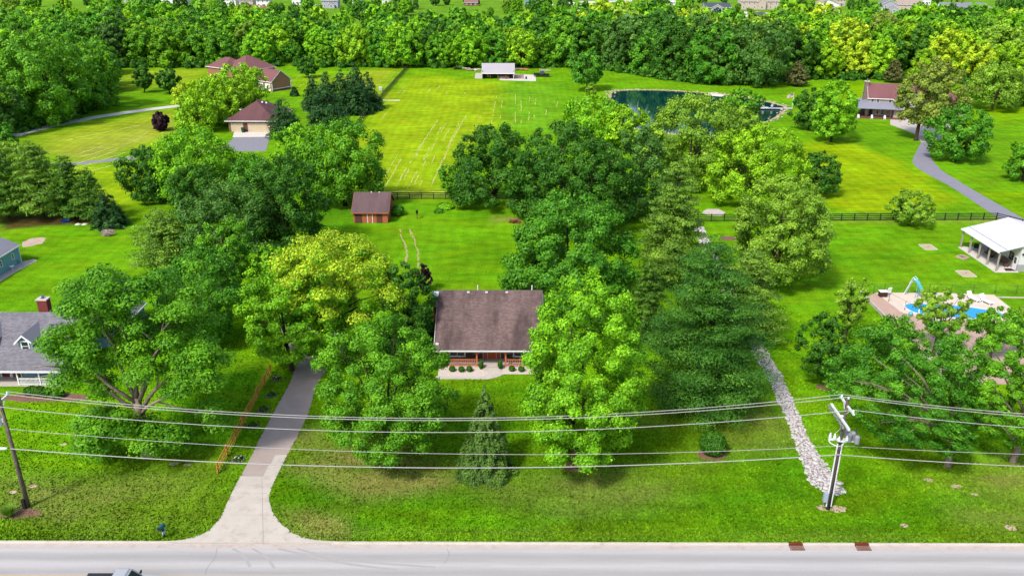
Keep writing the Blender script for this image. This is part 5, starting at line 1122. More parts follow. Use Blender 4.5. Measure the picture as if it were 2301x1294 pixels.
# ornamental grass clump by the left pole
p = at(22, 1160); t = thing('grass_clump', 'spiky ornamental grass clump beside the left utility pole', 'shrub', p); r = np.random.default_rng(2); V, F = [], []
for i in range(520):
    a, l_, lean = r.uniform(0, 6.28), r.uniform(.7, 1.15), r.uniform(.15, .9); d = np.array([math.cos(a), math.sin(a)]); q = np.array([-d[1], d[0]]) * .025; o_ = len(V); b0 = d * r.uniform(0, .18)
    for s_ in (0, .5, 1): c = b0 + d * lean * s_ ** 1.6 * l_; z = l_ * (s_ * 1.1 - .5 * lean * s_ ** 2.4); wv = (1 - s_ * .85); V += [(*(c - q * wv), z), (*(c + q * wv), z)]
    F += [(o_, o_ + 1, o_ + 3, o_ + 2), (o_ + 2, o_ + 3, o_ + 5, o_ + 4)]
o = put('blades', mesh_np('blades', np.array(V), np.array(F), LEAF, np.repeat(r.random(520), 2)), t); leafc(o, 'pine3', 1.15)
for px, py in ((130, 893), (108, 889), (88, 886), (70, 885)): shrub({130: 'clipped shrub at the right end of the blue house bed', 108: 'clipped shrub second from the right before the blue porch', 88: 'clipped shrub third from the right before the blue porch', 70: 'clipped shrub left of the others before the blue porch'}[px], px, py, .75, .9, 'dark', 500, .16, 'shrubs before the blue house porch')

# ------------------------------------------------------------------ the woods beyond the fields
WOODPOLY = [(-250, 345), (-40, 318), (25, 300), (150, 268), (212, 242), (232, 212), (226, 172), (250, 152), (500, 152), (600, 150), (950, 152), (1290, 152), (1400, 163), (1500, 180), (1560, 189), (1740, 190), (1775, 180), (2000, 180), (2100, 186), (2200, 190), (2330, 205), (2480, 210), (2480, 76), (2250, 78), (2120, 86), (1960, 82), (1900, 90), (1780, 76), (1700, 100), (1560, 84), (1420, 66), (1320, 72), (1250, 90), (1000, 80), (960, 72), (860, 60), (750, 70), (620, 66), (500, 64), (430, 52), (250, 48), (-250, 50)]
wpoly = P(WOODPOLY)
TEMPL = []
for i, (sh, bs) in enumerate((('dome', .04), ('round', .06), ('oval', .04), ('round', .1), ('dome', .08), ('spread', .1), ('oval', .1), ('round', .03))):
    V, Q, lv, Cn, rc = broadleaf(100 + i, 15, 6.4, bs, 12000, .56, sh, 80, (.11, .22), .8)
    TEMPL.append((mesh_np('crown', V, Q, LEAF, lv), wood(100 + i, 15, 6.4, bs, Cn, .26, 6, 5).mesh('trunk', BARK)))
r = np.random.default_rng(42); pts = []
for Y in np.arange(205, 640, 10.5):
    X0 = Y * .70 + 6
    for X in np.arange(-X0, X0, 10.5):
        x, y = X + r.uniform(-4, 4) + (5 if int(Y / 10.5) % 2 else 0), Y + r.uniform(-4, 4)
        if inpoly(np.array([x]), np.array([y]), wpoly)[0]: pts.append((x, y))
def edge_ok(x, y):
    return True
pts.sort(key=lambda q: q[1])
pick = dict(left=[('mid2', 4), ('dark2', 2), ('mid', 5), ('bright', 2)], mid=[('bright', 4), ('mid', 4), ('mid2', 3), ('lime', 2), ('dark', 2), ('olive2', 1)], pond=[('dark', 4), ('dark2', 3), ('mid2', 3), ('mid', 2), ('olive2', 1)], right=[('mid', 4), ('lime', 3), ('bright', 3), ('olive2', 2), ('yel', 2), ('dark', 1)])
where = dict(left='in the dense wood at the left above the white lane', mid='in the long treeline behind the hay field and open barn', pond='in the dark wood behind the pond', right='in the tall wood behind the brown-roofed farmhouse')
word = dict(mid2='deep green', dark2='grey-green', mid='mid green', bright='bright green', lime='yellow-green', dark='dark green', olive2='olive', yel='pale yellow')
solo, rest = [], []
for k, (x, y) in enumerate(pts):
    px, py = proj((x, y, 0)); z = 'left' if px < 285 and py > 100 else ('mid' if px < 1240 else ('pond' if px < 1790 and py > 105 else 'right'))
    seen = -60 < px < 2360
    hs = dict(left=(.85, 1.25), mid=(.5, 1.12), pond=(.8, 1.35), right=(.7, 1.3))[z]
    sz = r.uniform(*hs); c = r.choice([a for a, w_ in pick[z] for _ in range(w_)]); d = (x, y, sz, sz * r.uniform(.9, 1.2), c, z, int(r.integers(0, 8)), r.uniform(0, 6.28), px)
    if len(solo) < 292 and seen: solo.append(d)
    elif -70 < px < 2370 and not (px < 1250 and py < 100 and math.sin(x * .045 + 2) * math.sin(y * .05) > .12 + .3 * r.random()): rest.append(d)
for x, y, sz, sw, c, z, ti, a, px in solo:
    t = thing('woodland_tree', f'{word[c]} tree crowded {where[z]}', 'tree', (x, y, 0), a, f'trees {where[z]}')
    o = put('crown', TEMPL[ti][0], t, scale=(sw, sw, sz)); leafc(o, c, r.uniform(.75, 1.2)); put('trunk', TEMPL[ti][1], t, scale=(sw, sw, sz))
print('wood', len(pts), len(solo), len(rest))
for bx, by, ty, wp, col, lab in ((1690, 190, 58, 150, 'dark2', 'huge drooping grey-green willow at the wood edge behind the pond'), (1893, 172, 40, 88, 'yel', 'pale yellow tall tree standing out of the wood behind the farmhouse'), (1968, 140, 26, 84, 'olive', 'dull olive budding tree high in the wood behind the farmhouse'), (1172, 153, 66, 66, 'lime', 'yellow-green tree at the wood edge right above the open barn'),
                                 (908, 152, 60, 84, 'bright', 'bright tree with a clear trunk where the diagonal fence meets the treeline'), (1058, 153, 62, 70, 'bright', 'bright tree with a clear trunk left above the open barn'), (985, 150, 74, 60, 'mid', 'slim mid green tree in the treeline gap above the hay field'), (1505, 172, 58, 110, 'dark', 'broad dark tree at the wood edge above the pond middle'), (2160, 178, 66, 96, 'lime', 'yellow-green round tree at the wood edge right of the farmhouse'), (120, 276, 78, 190, 'mid', 'largest rounded tree of the left wood, above the white lane'), (215, 246, 96, 120, 'mid', 'tall rounded tree at the right end of the left wood')):
    tree('b', lab, bx, by, ty, wp, col, shape='round', base=.12 if wp < 90 else .03, ncl=36)
# the farther rows read as one mass: one object per leaf colour
def mass(name, label, items, c):
    Vs, Qs, Ls, o_ = [], [], [], 0; base = [broadleaf(300 + i, 14, 6.2, .04, 760, 1.5, 'dome', 34, (.14, .26))[:3] for i in range(4)]
    for x, y, sz, sw, a in items:
        V, Q, L = base[int(abs(x * 7 + y)) % 4]; ca, sa = math.cos(a) * sw, math.sin(a) * sw
        Vs.append(np.stack([V[:, 0] * ca - V[:, 1] * sa + x, V[:, 0] * sa + V[:, 1] * ca + y, V[:, 2] * sz], 1)); Qs.append(Q + o_); Ls.append(L); o_ += len(V)
    if Vs:
        o = put(name, mesh_np(name, np.concatenate(Vs), np.concatenate(Qs), LEAF, np.concatenate(Ls)), None); o['kind'] = 'stuff'; o['label'] = label; leafc(o, c)
for c in ('mid', 'bright', 'dark', 'lime', 'mid2', 'olive2', 'dark2', 'yel'):
    mass('far_wood', f'{word[c]} tree mass at the far back of the wood', [(q[0], q[1], q[2], q[3], q[7]) for q in rest if q[4] == c], c)
# undergrowth along the wood's edge and low scrub in front
edge = WOODPOLY[2:21]; Vs, Qs, Ls, o_ = [], [], [], 0
base = [broadleaf(400 + i, 3.4, 2.6, .0, 420, .75, 'dome', 12, (.3, .5))[:3] for i in range(3)]
for (x1, y1), (x2, y2) in zip(edge, edge[1:]):
    a, c = np.array(at(x1, y1)[:2]), np.array(at(x2, y2)[:2]); n = int(np.hypot(*(c - a)) / 3.6)
    for i in range(n):
        p = a + (c - a) * (i + r.random()) / max(1, n) + np.array([r.normal(0, .8), r.uniform(-.5, 2.5)]); s_ = r.uniform(.5, 1.25); V, Q, L = base[i % 3]; Vs.append(V * s_ + np.array([p[0], p[1], 0])); Qs.append(Q + o_); Ls.append(L); o_ += len(V)
o = put('undergrowth', mesh_np('undergrowth', np.concatenate(Vs), np.concatenate(Qs), LEAF, np.concatenate(Ls))); o['kind'] = 'stuff'; o['label'] = 'dark undergrowth along the edge of the woods'; leafc(o, 'dark')
# ------------------------------------------------------------------ fences
BLACKW = mat('black_fence_paint', (.016, .015, .014), .7, .3, 3)
def rail_fence(label, path, hgt, nr, sp=2.35, m=BLACKW, group='black rail fences round the pastures', pw=.14, rh=.14):
    t = thing('rail_fence', label, 'fence', (path[0][0], path[0][1], 0), 0, group)
    pm = MB(); pm.box((0, 0, hgt / 2 - .1), (pw, pw, hgt + .25)); pme = pm.mesh('post', m); o = np.array(path[0])
    for i in range(len(path) - 1):
        a, c = np.array(path[i]) - o, np.array(path[i + 1]) - o; L = np.hypot(*(c - a)); n = max(1, round(L / sp)); ang = math.atan2(c[1] - a[1], c[0] - a[0]); d = (c - a) / n; s = np.hypot(*d)
        rm = MB(); rm.box((0, 0, 0), (s - .01, .05, rh)); rme = rm.mesh('rail', m); nn = np.array((d[1], -d[0])) / s * (pw / 2 + .027)
        for k in range(n + 1):
            q = a + d * k
            if k > 0 or i == 0: put('post', pme, t, (q[0], q[1], 0), ang)
            if k < n:
                for j in range(nr): mq = q + d / 2 + nn; put('rail', rme, t, (mq[0], mq[1], hgt * (.16 + .78 * j / (nr - 1))), ang)
    return t
rail_fence('black four-rail fence behind the cedar shed', [(-36, 152.2), (8, 152.8)], 1.35, 4)
rail_fence('black four-rail fence across the right lawn behind the white-roofed barn', [(26, 138.9), (86.6, 140.3), (89.0, 136.6)], 1.35, 4)
rail_fence('black fence running away along the left side of the hay field', [(-42.2, 200), (-41.9, 338)], 1.4, 3, 2.9, pw=.22, rh=.22)
t = thing('fence_bar', 'fallen white bar lying by the diagonal black fence', 'pole', at(878, 227)); b = MB(); b.tube([(-2.8, 0, .12), (2.8, 0, .12)], .12, 6); b.build('bar', WHITE, t)
t = thing('utility_box', 'small pale utility box beside the diagonal black fence', 'utility box', at(855, 204)); b = MB(); b.box((0, 0, .55), (1.1, .8, 1.1)); b.build('body', mat('utility_grey', S(206, 210, 206), .6, .06), t, bevel=.05); b = MB(); b.box((0, 0, 1.12), (1.16, .86, .08)); b.build('lid', WHITE, t)

# split-rail fence along the driveway
OAK = mat('orange_split_rail', S(206, 142, 62), .85, .2, 3)
t = thing('split_rail_fence', 'orange split-rail fence along the left of the driveway', 'fence', (-27.1, 63.4, 0)); r = random.Random(3)
nP = 8; ys = np.linspace(0, 19.2, nP)
for i, y in enumerate(ys):
    x = -.02 * y + r.uniform(-.05, .05); b = MB(); b.hull([(x - .08, y - .08, -.2), (x + .08, y - .08, -.2), (x + .08, y + .08, -.2), (x - .08, y + .08, -.2)], [(x - .06, y - .07, 1.28), (x + .07, y - .06, 1.24), (x + .06, y + .07, 1.3), (x - .07, y + .06, 1.26)]); b.build('post', OAK, t)
    if i < nP - 1:
        for z in (.28, .68, 1.08):
            b = MB(); z0, z1 = z + r.uniform(-.04, .04), z + r.uniform(-.04, .04); x2 = -.02 * ys[i + 1]; b.tube([(x + .03, y - .22, z0), (x + r.uniform(-.03, .03), (y + ys[i + 1]) / 2, (z0 + z1) / 2 + r.uniform(-.02, .03)), (x2 - .03, ys[i + 1] + .22, z1)], [.05, .065, .05], 5); b.build('rail', OAK, t)
BEDS = [(535, 1033, 'dark planting ring with pale flowers at the road end of the split-rail fence'), (567, 958, 'dark planting ring second from the road along the split-rail fence'), (592, 922, 'low dark planting ring in the middle of the driveway edge'), (609, 889, 'dark planting ring fourth from the road along the split-rail fence'), (621, 852, 'dark planting ring with white flowers under the locust')]
STN = mat('ring_stone', S(120, 112, 112), .9, .3, 4)
for px, py, lab in BEDS:
    p = at(px, py); t = thing('planting_ring', lab, 'plant bed', p, 0, 'planting rings beside the split-rail fence'); rr = np.random.default_rng(px)
    b = MB(); b.lathe([(.5, .0), (.48, .09), (.2, .12)], n=12); b.build('mulch', MULCH, t)
    sm = MB(); sm.lathe([(.08, 0), (.13, .06), (.1, .14), (.03, .17)], n=6); sme = sm.mesh('stone', STN)
    for k in range(11): a = k * .571; put('stone', sme, t, (.54 * math.cos(a), .54 * math.sin(a), 0), a)
    D = rr.normal(0, 1, (260, 3)); D[:, 2] = np.abs(D[:, 2]); D /= np.linalg.norm(D, axis=1)[:, None]; V, Q = leaves_quads(D * (.36, .36, .42) + (0, 0, .08), D, .13, rr); leafc(put('foliage', mesh_np('foliage', V, Q, LEAF, rr.random(260)), t), 'dark', .75)
    if px in (535, 621):
        fm = MB(); fm.lathe([(.02, 0), (.09, .03), (.05, .07)], n=6); fme = fm.mesh('flower', mat('pale_petals', S(244, 240, 220), .7, .05))
        for k in range(7): a = rr.uniform(0, 6.28); q = rr.uniform(.05, .3); put('flower', fme, t, (q * math.cos(a), q * math.sin(a), .46 - q * .4))

# ------------------------------------------------------------------ rock-filled ditch
ROCK = mat('pale_limestone', S(214, 208, 206, .62), .95, .38, 1.6, .4, 6)
CREEK = CREEK_L + CREEK_R[::-1]
bed = struct(sheet('rock_ditch', CREEK, .02, mat('ditch_gravel', S(160, 150, 150), .95, .3, 3, .6, 10)), 'ditch filled with pale broken rock')
sv = []
for k in range(9):
    rr = random.Random(k); b = MB(); n = 7; ring = lambda z, s: [(s * math.cos(a) * rr.uniform(.75, 1.15), s * .8 * math.sin(a) * rr.uniform(.75, 1.15), z) for a in np.linspace(0, 6.283, n, endpoint=False)]
    l0, l1, l2 = ring(-.3, .8), ring(.18, 1.0), ring(.52, .52); b.hull(l0, l1); b.f = b.f[:-n - 2] if False else b.f; b.hull(l1, l2); sv.append(b)
smesh = [s_.mesh('stone', ROCK) for s_ in sv]
r = np.random.default_rng(8); xs = [p[0] for p in CREEK]; ys = [p[1] for p in CREEK]; cand = []
gridc = {}
for _ in range(80000):
    x, y = r.uniform(min(xs), max(xs)), r.uniform(min(ys), max(ys)); rad = r.choice((.1, .14, .18, .22, .28, .36)) * (1 if y < 90 else 1.15)
    cand.append((x, y, rad))
ca_ = np.array(cand); ca_ = ca_[sdist(ca_[:, 0], ca_[:, 1], CREEK) > -.08]; stones = []
for x, y, rad in ca_:
    ok = True; gxk, gyk = int(x // .8), int(y // .8)
    for i in (-1, 0, 1):
        for j in (-1, 0, 1):
            for q in gridc.get((gxk + i, gyk + j), ()):
                if (q[0] - x) ** 2 + (q[1] - y) ** 2 < (.68 * (q[2] + rad)) ** 2: ok = False
    if ok: gridc.setdefault((gxk, gyk), []).append((x, y, rad)); stones.append((x, y, rad))
stones.sort(key=lambda s_: -s_[2] * ppm((s_[0], s_[1], 0)))
for x, y, rad in stones[:295]:
    o = put('stone', smesh[int(r.integers(0, 9))], bed, (x, y, rad * .05), r.uniform(0, 6.28), (rad, rad, rad * r.uniform(.6, .9)))
b = MB()
for x, y, rad in stones[295:]:
    s_ = sv[int(r.integers(0, 9))]; a = r.uniform(0, 6.28); ca2, sa2 = math.cos(a) * rad, math.sin(a) * rad; o_ = len(b.v)
    b.v += [(vx * ca2 - vy * sa2 + x, vx * sa2 + vy * ca2 + y, vz * rad * .75 + rad * .05) for vx, vy, vz in s_.v]; b.f += [tuple(o_ + i for i in f) for f in s_.f]; b.mi += [0] * len(s_.f)
o = b.build('rubble', ROCK, bed); o['kind'] = 'stuff'
# rim stones of the pond
r2 = random.Random(4)
b = MB()
for i in range(len(POND)):
    p = np.array(POND[i]); d = p - cxy; d /= np.hypot(*d)
    for j in range(3):
        q = p + d * r2.uniform(.1, 1.0) + np.array([r2.uniform(-1.4, 1.4), r2.uniform(-1, 1)]); rad = r2.uniform(.2, .5); s_ = sv[r2.randrange(9)]; o_ = len(b.v)
        b.v += [(vx * rad + q[0], vy * rad + q[1], vz * rad * .8 + .1) for vx, vy, vz in s_.v]; b.f += [tuple(o_ + k for k in f) for f in s_.f]; b.mi += [0] * len(s_.f)
o = b.build('bank_stones', mat('bank_rock', S(206, 190, 172), .9, .25, 2)); o['kind'] = 'stuff'; o['label'] = 'stones scattered along the pond bank'

# ------------------------------------------------------------------ utility poles and wires
GALV = mat('galvanised_white', S(226, 228, 232, .7), .5, .06, 2); PORC = mat('grey_insulator', S(150, 154, 160), .35, .08, 3); DKM = mat('dark_equipment', S(70, 72, 76), .5, .1, 3)
PX, PY = 27.45, 58.4; QX, QY = -41.9, 58.35
p = thing('utility_pole', 'grey wooden pole with switchgear and white conduits beside the rock ditch', 'utility pole', (PX, PY, 0), group='utility poles along the road')
b = MB(); b.tube([(0, 0, -.3), (0, 0, 5.5), (.02, 0, 11.0)], [.19, .165, .13], 10); b.build('shaft', mk_bark('dark_pole_wood', S(118, 108, 98), S(60, 52, 48)), p, smooth=True)
b = MB(); b.box((.05, 0, 10.35), (.13, 2.9, .16)); b.tube([(.06, -.75, 10.3), (0, 0, 9.5)], .03, 4); b.tube([(.06, .75, 10.3), (0, 0, 9.5)], .03, 4); arm = b.build('crossarm', GALV, p)
im = MB(); im.lathe([(.05, 0), (.09, .03), (.05, .07), (.1, .1), (.05, .14), (.09, .18), (.04, .24)], n=10); ime = im.mesh('insulator', GALV)
for y, z in ((1.25, 10.43), (0, 10.9), (-1.25, 10.43)): put('insulator', ime, arm, (.05, y, z))
b = MB(); b.box((-.42, -.1, 9.35), (.16, 4.0, .18), rx=R_(0)); arm2 = b.build('switch_arm', GALV, p); b = MB(); b.box((-.2, 0, 9.35), (.5, .14, .14)); b.build('bracket', GALV, arm2)
fm = MB(); fm.lathe([(.05, 0), (.1, .05), (.05, .1), (.1, .15), (.05, .2), (.09, .26), (.04, .5)], n=8); fme = fm.mesh('cutout', PORC)
for i in range(6): o = put('cutout', fme, arm2, (-.62, 1.6 - i * .62, 9.1)); o.rotation_euler = (R_(10), -R_(28), 0)
b = MB(); b.box((0, .0, 7.1), (2.0, .16, .14)); b.box((.6, -.3, 7.1), (1.7, .12, .12)); rack = b.build('equipment_rack', GALV, p)
tm = MB(); tm.lathe([(.2, 0), (.22, .05), (.22, .62), (.17, .7), (.08, .74)], n=10); tme = tm.mesh('tank', PORC)
for x, y in ((.55, -.35), (.95, -.1), (1.05, -.7), (.6, .35)): put('tank', tme, rack, (x, y, 7.18))
for i, (x, y, z, m_) in enumerate(((-.55, -.1, 7.2, GALV), (-.85, .1, 7.2, GALV), (-.3, -.4, 7.15, GALV), (1.35, -.4, 7.2, DKM), (.8, .5, 7.3, DKM), (.3, -.5, 7.3, GALV), (1.25, .1, 7.5, DKM))):
    b = MB(); b.lathe([(.09, 0), (.13, .05), (.09, .12), (.13, .2), (.09, .28), (.05, .48)], (x, y, z), 8); b.build('arrester', m_, rack)
b = MB(); b.tube([(-1.05, -.2, 7.1), (-1.0, -.5, 7.05), (-.5, -.75, 6.9), (.0, -.45, 6.75), (.25, -.2, 6.9)], .04, 6); b.tube([(-.6, 0, 7.6), (-.2, -.2, 8.3), (-.4, -.3, 9.0)], .015, 4); b.tube([(.7, -.2, 7.9), (.2, -.2, 8.4), (-.3, .4, 9.0)], .015, 4); b.build('jumper', GALV, rack)
for s_ in (-1, 1): b = MB(); b.tube([(s_ * .2, -.08, .35), (s_ * .19, -.08, 6.7)], .062, 8); b.build('conduit', GALV, p)
b = MB(); b.box((-.42, -.12, 1.35), (.36, .3, .95)); b.build('meter_box', mat('meter_grey', S(176, 190, 210), .5, .05), p, bevel=.02)
q = thing('utility_pole', 'weathered wooden pole at the left frame edge beside the grass clump', 'utility pole', (QX, QY, 0), group='utility poles along the road')
b = MB(); b.tube([(0, 0, -.3), (0, 0, 5.5), (0, 0, 11.1)], [.2, .175, .14], 10); b.build('shaft', POLEW, q, smooth=True)
b = MB(); b.box((0, 0, 10.5), (.14, 2.7, .16)); b.tube([(0, -.75, 10.45), (0, 0, 9.7)], .03, 4); b.tube([(0, .75, 10.45), (0, 0, 9.7)], .03, 4); arm = b.build('crossarm', GALV, q)
for y, z in ((1.15, 10.58), (0, 11.08), (-1.15, 10.58)): put('insulator', ime, arm, (0, y, z))
b = MB(); b.lathe([(.3, 0), (.34, .08), (.34, .85), (.26, .97), (.06, 1.0)], (-.55, -.1, 8.3), 12); b.box((-.25, -.05, 8.8), (.35, .12, .4)); b.build('transformer', GALV, q)
b = MB(); b.box((-.16, -.2, .55), (.3, .28, .95)); b.build('cable_box', DARK, q, bevel=.03)
b = MB(); b.lathe([(.06, -.45), (.11, -.3), (.11, .3), (.06, .45)], (0, 0, 0), 8); o = b.build('splice_case', GALV, q, (-.75, -.2, 6.15)); o.rotation_euler = (0, R_(90), 0)
# a third pole stands out of the picture to the right and carries the right-hand spans
z3 = thing('utility_pole', 'plain wooden pole beyond the right frame edge', 'utility pole', (96.8, 58.4, 0), group='utility poles along the road')
b = MB(); b.tube([(0, 0, -.3), (0, 0, 11.1)], [.2, .14], 10); b.build('shaft', POLEW, z3, smooth=True); b = MB(); b.box((0, 0, 10.5), (.14, 2.7, .16)); arm = b.build('crossarm', GALV, z3)
for y, z in ((1.15, 10.58), (0, 11.08), (-1.15, 10.58)): put('insulator', ime, arm, (0, y, z))
WIRE = mat('pale_wire', S(196, 192, 190), .5, .05, .2)
def wire(label, A, B, zmid, rad, group):
    A, B = np.array(A, float), np.array(B, float); n = 40; pts = []
    for i in range(n + 1):
        t_ = i / n; c = A + (B - A) * t_; c[2] -= ((A[2] + B[2]) / 2 - zmid) * 4 * t_ * (1 - t_); pts.append(tuple(c))
    b = MB(); b.tube(pts, rad, 6); tag(b.build('power_line', WIRE), label, 'wire', group)
G = 'wires strung between the utility poles'
LW = [('back top wire', (QX, QY + 1.15, 10.82), (PX + .05, PY + 1.25, 10.67), 8.30,   .027), ('middle top wire', (QX, QY, 11.32), (PX, PY, 11.14), 8.83,   .027), ('front top wire', (QX, QY - 1.15, 10.82), (PX + .05, PY - 1.25, 10.67), 8.45,   .027), ('thin fourth wire', (QX, QY, 7.95), (PX, PY, 6.47), 5.62,   .021), ('thick lowest cable', (QX, QY - .2, 6.13), (PX, PY - .2, 5.72), 4.32, .038)]
for nm_, A, B, zm, rd in LW: wire(f'{nm_} strung from the left pole across the lawn to the ditch pole', A, B, zm, rd, G)
RW = [('back top wire', (PX + .05, PY + 1.25, 10.67), (96.8, 59.55, 10.82), 8.1,   .027), ('middle top wire', (PX, PY, 11.14), (96.8, 58.4, 11.32), 8.5,   .027), ('front top wire', (PX + .05, PY - 1.25, 10.67), (96.8, 57.25, 10.82), 8.2,   .027), ('thin fourth wire', (PX, PY, 6.47), (96.8, 58.4, 7.95), 5.6,   .021), ('thick lowest cable', (PX, PY - .2, 5.72), (96.8, 58.2, 6.1), 4.2, .034)]
for nm_, A, B, zm, rd in RW: wire(f'{nm_} running from the ditch pole out of the right frame edge', A, B, zm, rd, G)

# ------------------------------------------------------------------ pool
DECKP = mat('pale_pool_deck', S(236, 218, 200), .9, .06, .8, .15, 14); DECKB = mat('brown_deck', S(206, 174, 158), .9, .1, .8, .2, 10)
struct(sheet('pool_deck', [(49.0, 80.5), (76, 80.5), (76, 96.2), (66, 97.4), (54.5, 97.5), (52.0, 100.0), (51.2, 106.5), (49.6, 105.2), (49.1, 100)], .05, DECKB), 'brown deck in front of the pool')
struct(sheet('pool_deck', [(54.6, 97.4), (66, 97.3), (67.4, 99), (67.6, 105.9), (60, 106.6), (51.3, 106.6), (52.0, 100.0)], .07, DECKP), 'pale concrete deck round the pool')
b = MB(); b.box((49.0, 93.5, .2), (.18, 26, .5)); b.build('kerb_wall', CONC); tag(bpy.data.objects['kerb_wall'], 'low pale wall along the left edge of the brown pool deck', 'wall')
poolp = smooth_line([(53.2, 101.2), (54.0, 102.6), (56.5, 102.6), (60.5, 102.0), (64.0, 100.6), (65.2, 99.3), (64.0, 98.3), (60.0, 97.9), (56, 98.6), (53.8, 99.7), (53.2, 101.2)], 4)[:-1]
struct(sheet('pool_water', poolp, .09, mk_water('pool_water', S(30, 170, 232, .62), .08, .4, .5, 2.2), thick=.02), 'bright blue swimming pool')
b = MB(); pc = np.mean(poolp, 0); n = len(poolp)
def outw(v, s): d = np.array(v) - pc; d /= np.hypot(*d); return np.array(v) + d * s
for i in range(n):
    a, c = poolp[i], poolp[(i + 1) % n]; A = [outw(a, -.03), outw(c, -.03), outw(c, .32), outw(a, .32)]
    b.add([(*A[0], .08), (*A[1], .08), (*A[1], .13), (*A[0], .13), (*A[2], .13), (*A[3], .13), (*A[2], .06), (*A[3], .06)], [(0, 1, 2, 3), (3, 2, 4, 5), (5, 4, 6, 7)])
struct(b.build('pool_coping', mat('coping_white', S(244, 240, 236), .7, .04)), 'white coping round the pool')
TURQ = mat('turquoise_slide', S(104, 200, 214), .35, .04, .5)
t = thing('water_slide', 'turquoise pool slide with a white ladder', 'slide', (55.6, 105.5, .07))
path = smooth_line([(0, 2.35), (.35, 2.4), (.8, 2.05), (1.4, 1.3), (2.0, .75), (2.6, .55)], 4); b = MB(); prof = [(-.36, .2), (-.3, .0), (.3, .0), (.36, .2), (.3, .2), (.25, .06), (-.25, .06), (-.3, .2)]
dirv = np.array([.62, -.785]); qv = np.array([.785, .62]); rings = [[(dirv[0] * s_ + qv[0] * u, dirv[1] * s_ + qv[1] * u, z + v_) for u, v_ in prof] for s_, z in path]
for A, B in zip(rings, rings[1:]): b.add(A + B, [(i, (i + 1) % 8, 8 + (i + 1) % 8, 8 + i) for i in range(8)])
b.build('chute', TURQ, t, smooth=True)
for s_ in (-1, 1):
    b = MB(); o_ = qv * s_ * .3; l0 = -dirv * .75; b.tube([(*(l0 + o_), 0), (*(o_ - dirv * .05), 2.35), (*(o_ + dirv * .1), 2.9), (*(o_ + dirv * .5), 2.6)], .04, 6); b.build('ladder_rail', WHITE, t); b = MB(); b.tube([(*(dirv * .9 + o_), 0), (*(dirv * .9 + o_), 1.95)], .035, 6); b.build('support', TURQ, t)
for k in range(6): f_ = (k + 1) / 7; c = -dirv * (.75 - .7 * f_); b = MB(); b.box((c[0], c[1], 2.3 * f_), (.62, .12, .05), rz=math.atan2(qv[1], qv[0])); b.build('step', WHITE, t)
VIN = mat('white_vinyl', S(248, 246, 246, .8), .6, .03)
for i, (x, y, lab) in enumerate(((63.6, 104.0, 'white sun lounger farther from the camera at the pool corner'), (64.9, 103.1, 'white sun lounger nearer the right fence at the pool corner'))):
    t = thing('sun_lounger', lab, 'sun lounger', (x, y, .07), R_(20), 'white loungers by the pool')
    b = MB(); b.box((0, -.35, .36), (.72, 1.4, .07)); b.build('seat', VIN, t); b = MB(); b.box((0, .62, .68), (.72, .07, .9), rx=-R_(35)); b.build('backrest', VIN, t)
    for sx_ in (-1, 1):
        for y_ in (-.95, .25): b = MB(); b.box((sx_ * .3, y_, .17), (.06, .06, .34)); b.build('leg', VIN, t)
chair('patio_chair', 'white chair in the far left corner of the pool deck', 'chair', (52.6, 105.9, .07), R_(200), VIN, None, .6)
t = thing('storage_box', 'dark brown box with a white top in the pool deck corner', 'box', (51.7, 105.3, .07)); b = MB(); b.box((0, 0, .38), (1.0, .7, .72)); b.build('body', mat('brown_box', S(70, 44, 38), .8, .15), t); b = MB(); b.box((0, 0, .78), (1.08, .78, .08)); b.build('lid', VIN, t)
t = thing('pool_float', 'small turquoise ball on the deck left of the pool', 'ball', (52.7, 98.8, .07)); b = MB(); b.lathe([(.01, 0), (.2, .05), (.28, .2), (.3, .3), (.28, .4), (.2, .53), (.01, .6)], n=14); b.build('skin', TURQ, t, smooth=True)
t = thing('patio_table', 'white table on the deck below the pool', 'table', (54.4, 97.2, .07)); b = MB(); b.lathe([(.55, .68), (.6, .7), (.6, .74), (.55, .75)], n=18); b.build('table_top', VIN, t); b = MB(); b.lathe([(.3, 0), (.06, .06), (.05, .68)], n=10); b.build('leg', VIN, t)
chair('patio_chair', 'white chair beside the table below the pool', 'chair', (53.6, 97.8, .07), R_(60), VIN, None, .55)
t = thing('pool_cover_float', 'turquoise inflatable lying at the right end of the pool', 'float', (65.6, 96.8, .07)); b = MB(); b.tube([(.5 * math.cos(a), .5 * math.sin(a), .14) for a in np.linspace(0, 6.2, 16)], .14, 8); b.build('ring', mat('blue_inflatable', S(60, 190, 220), .4, .05), t, smooth=True)
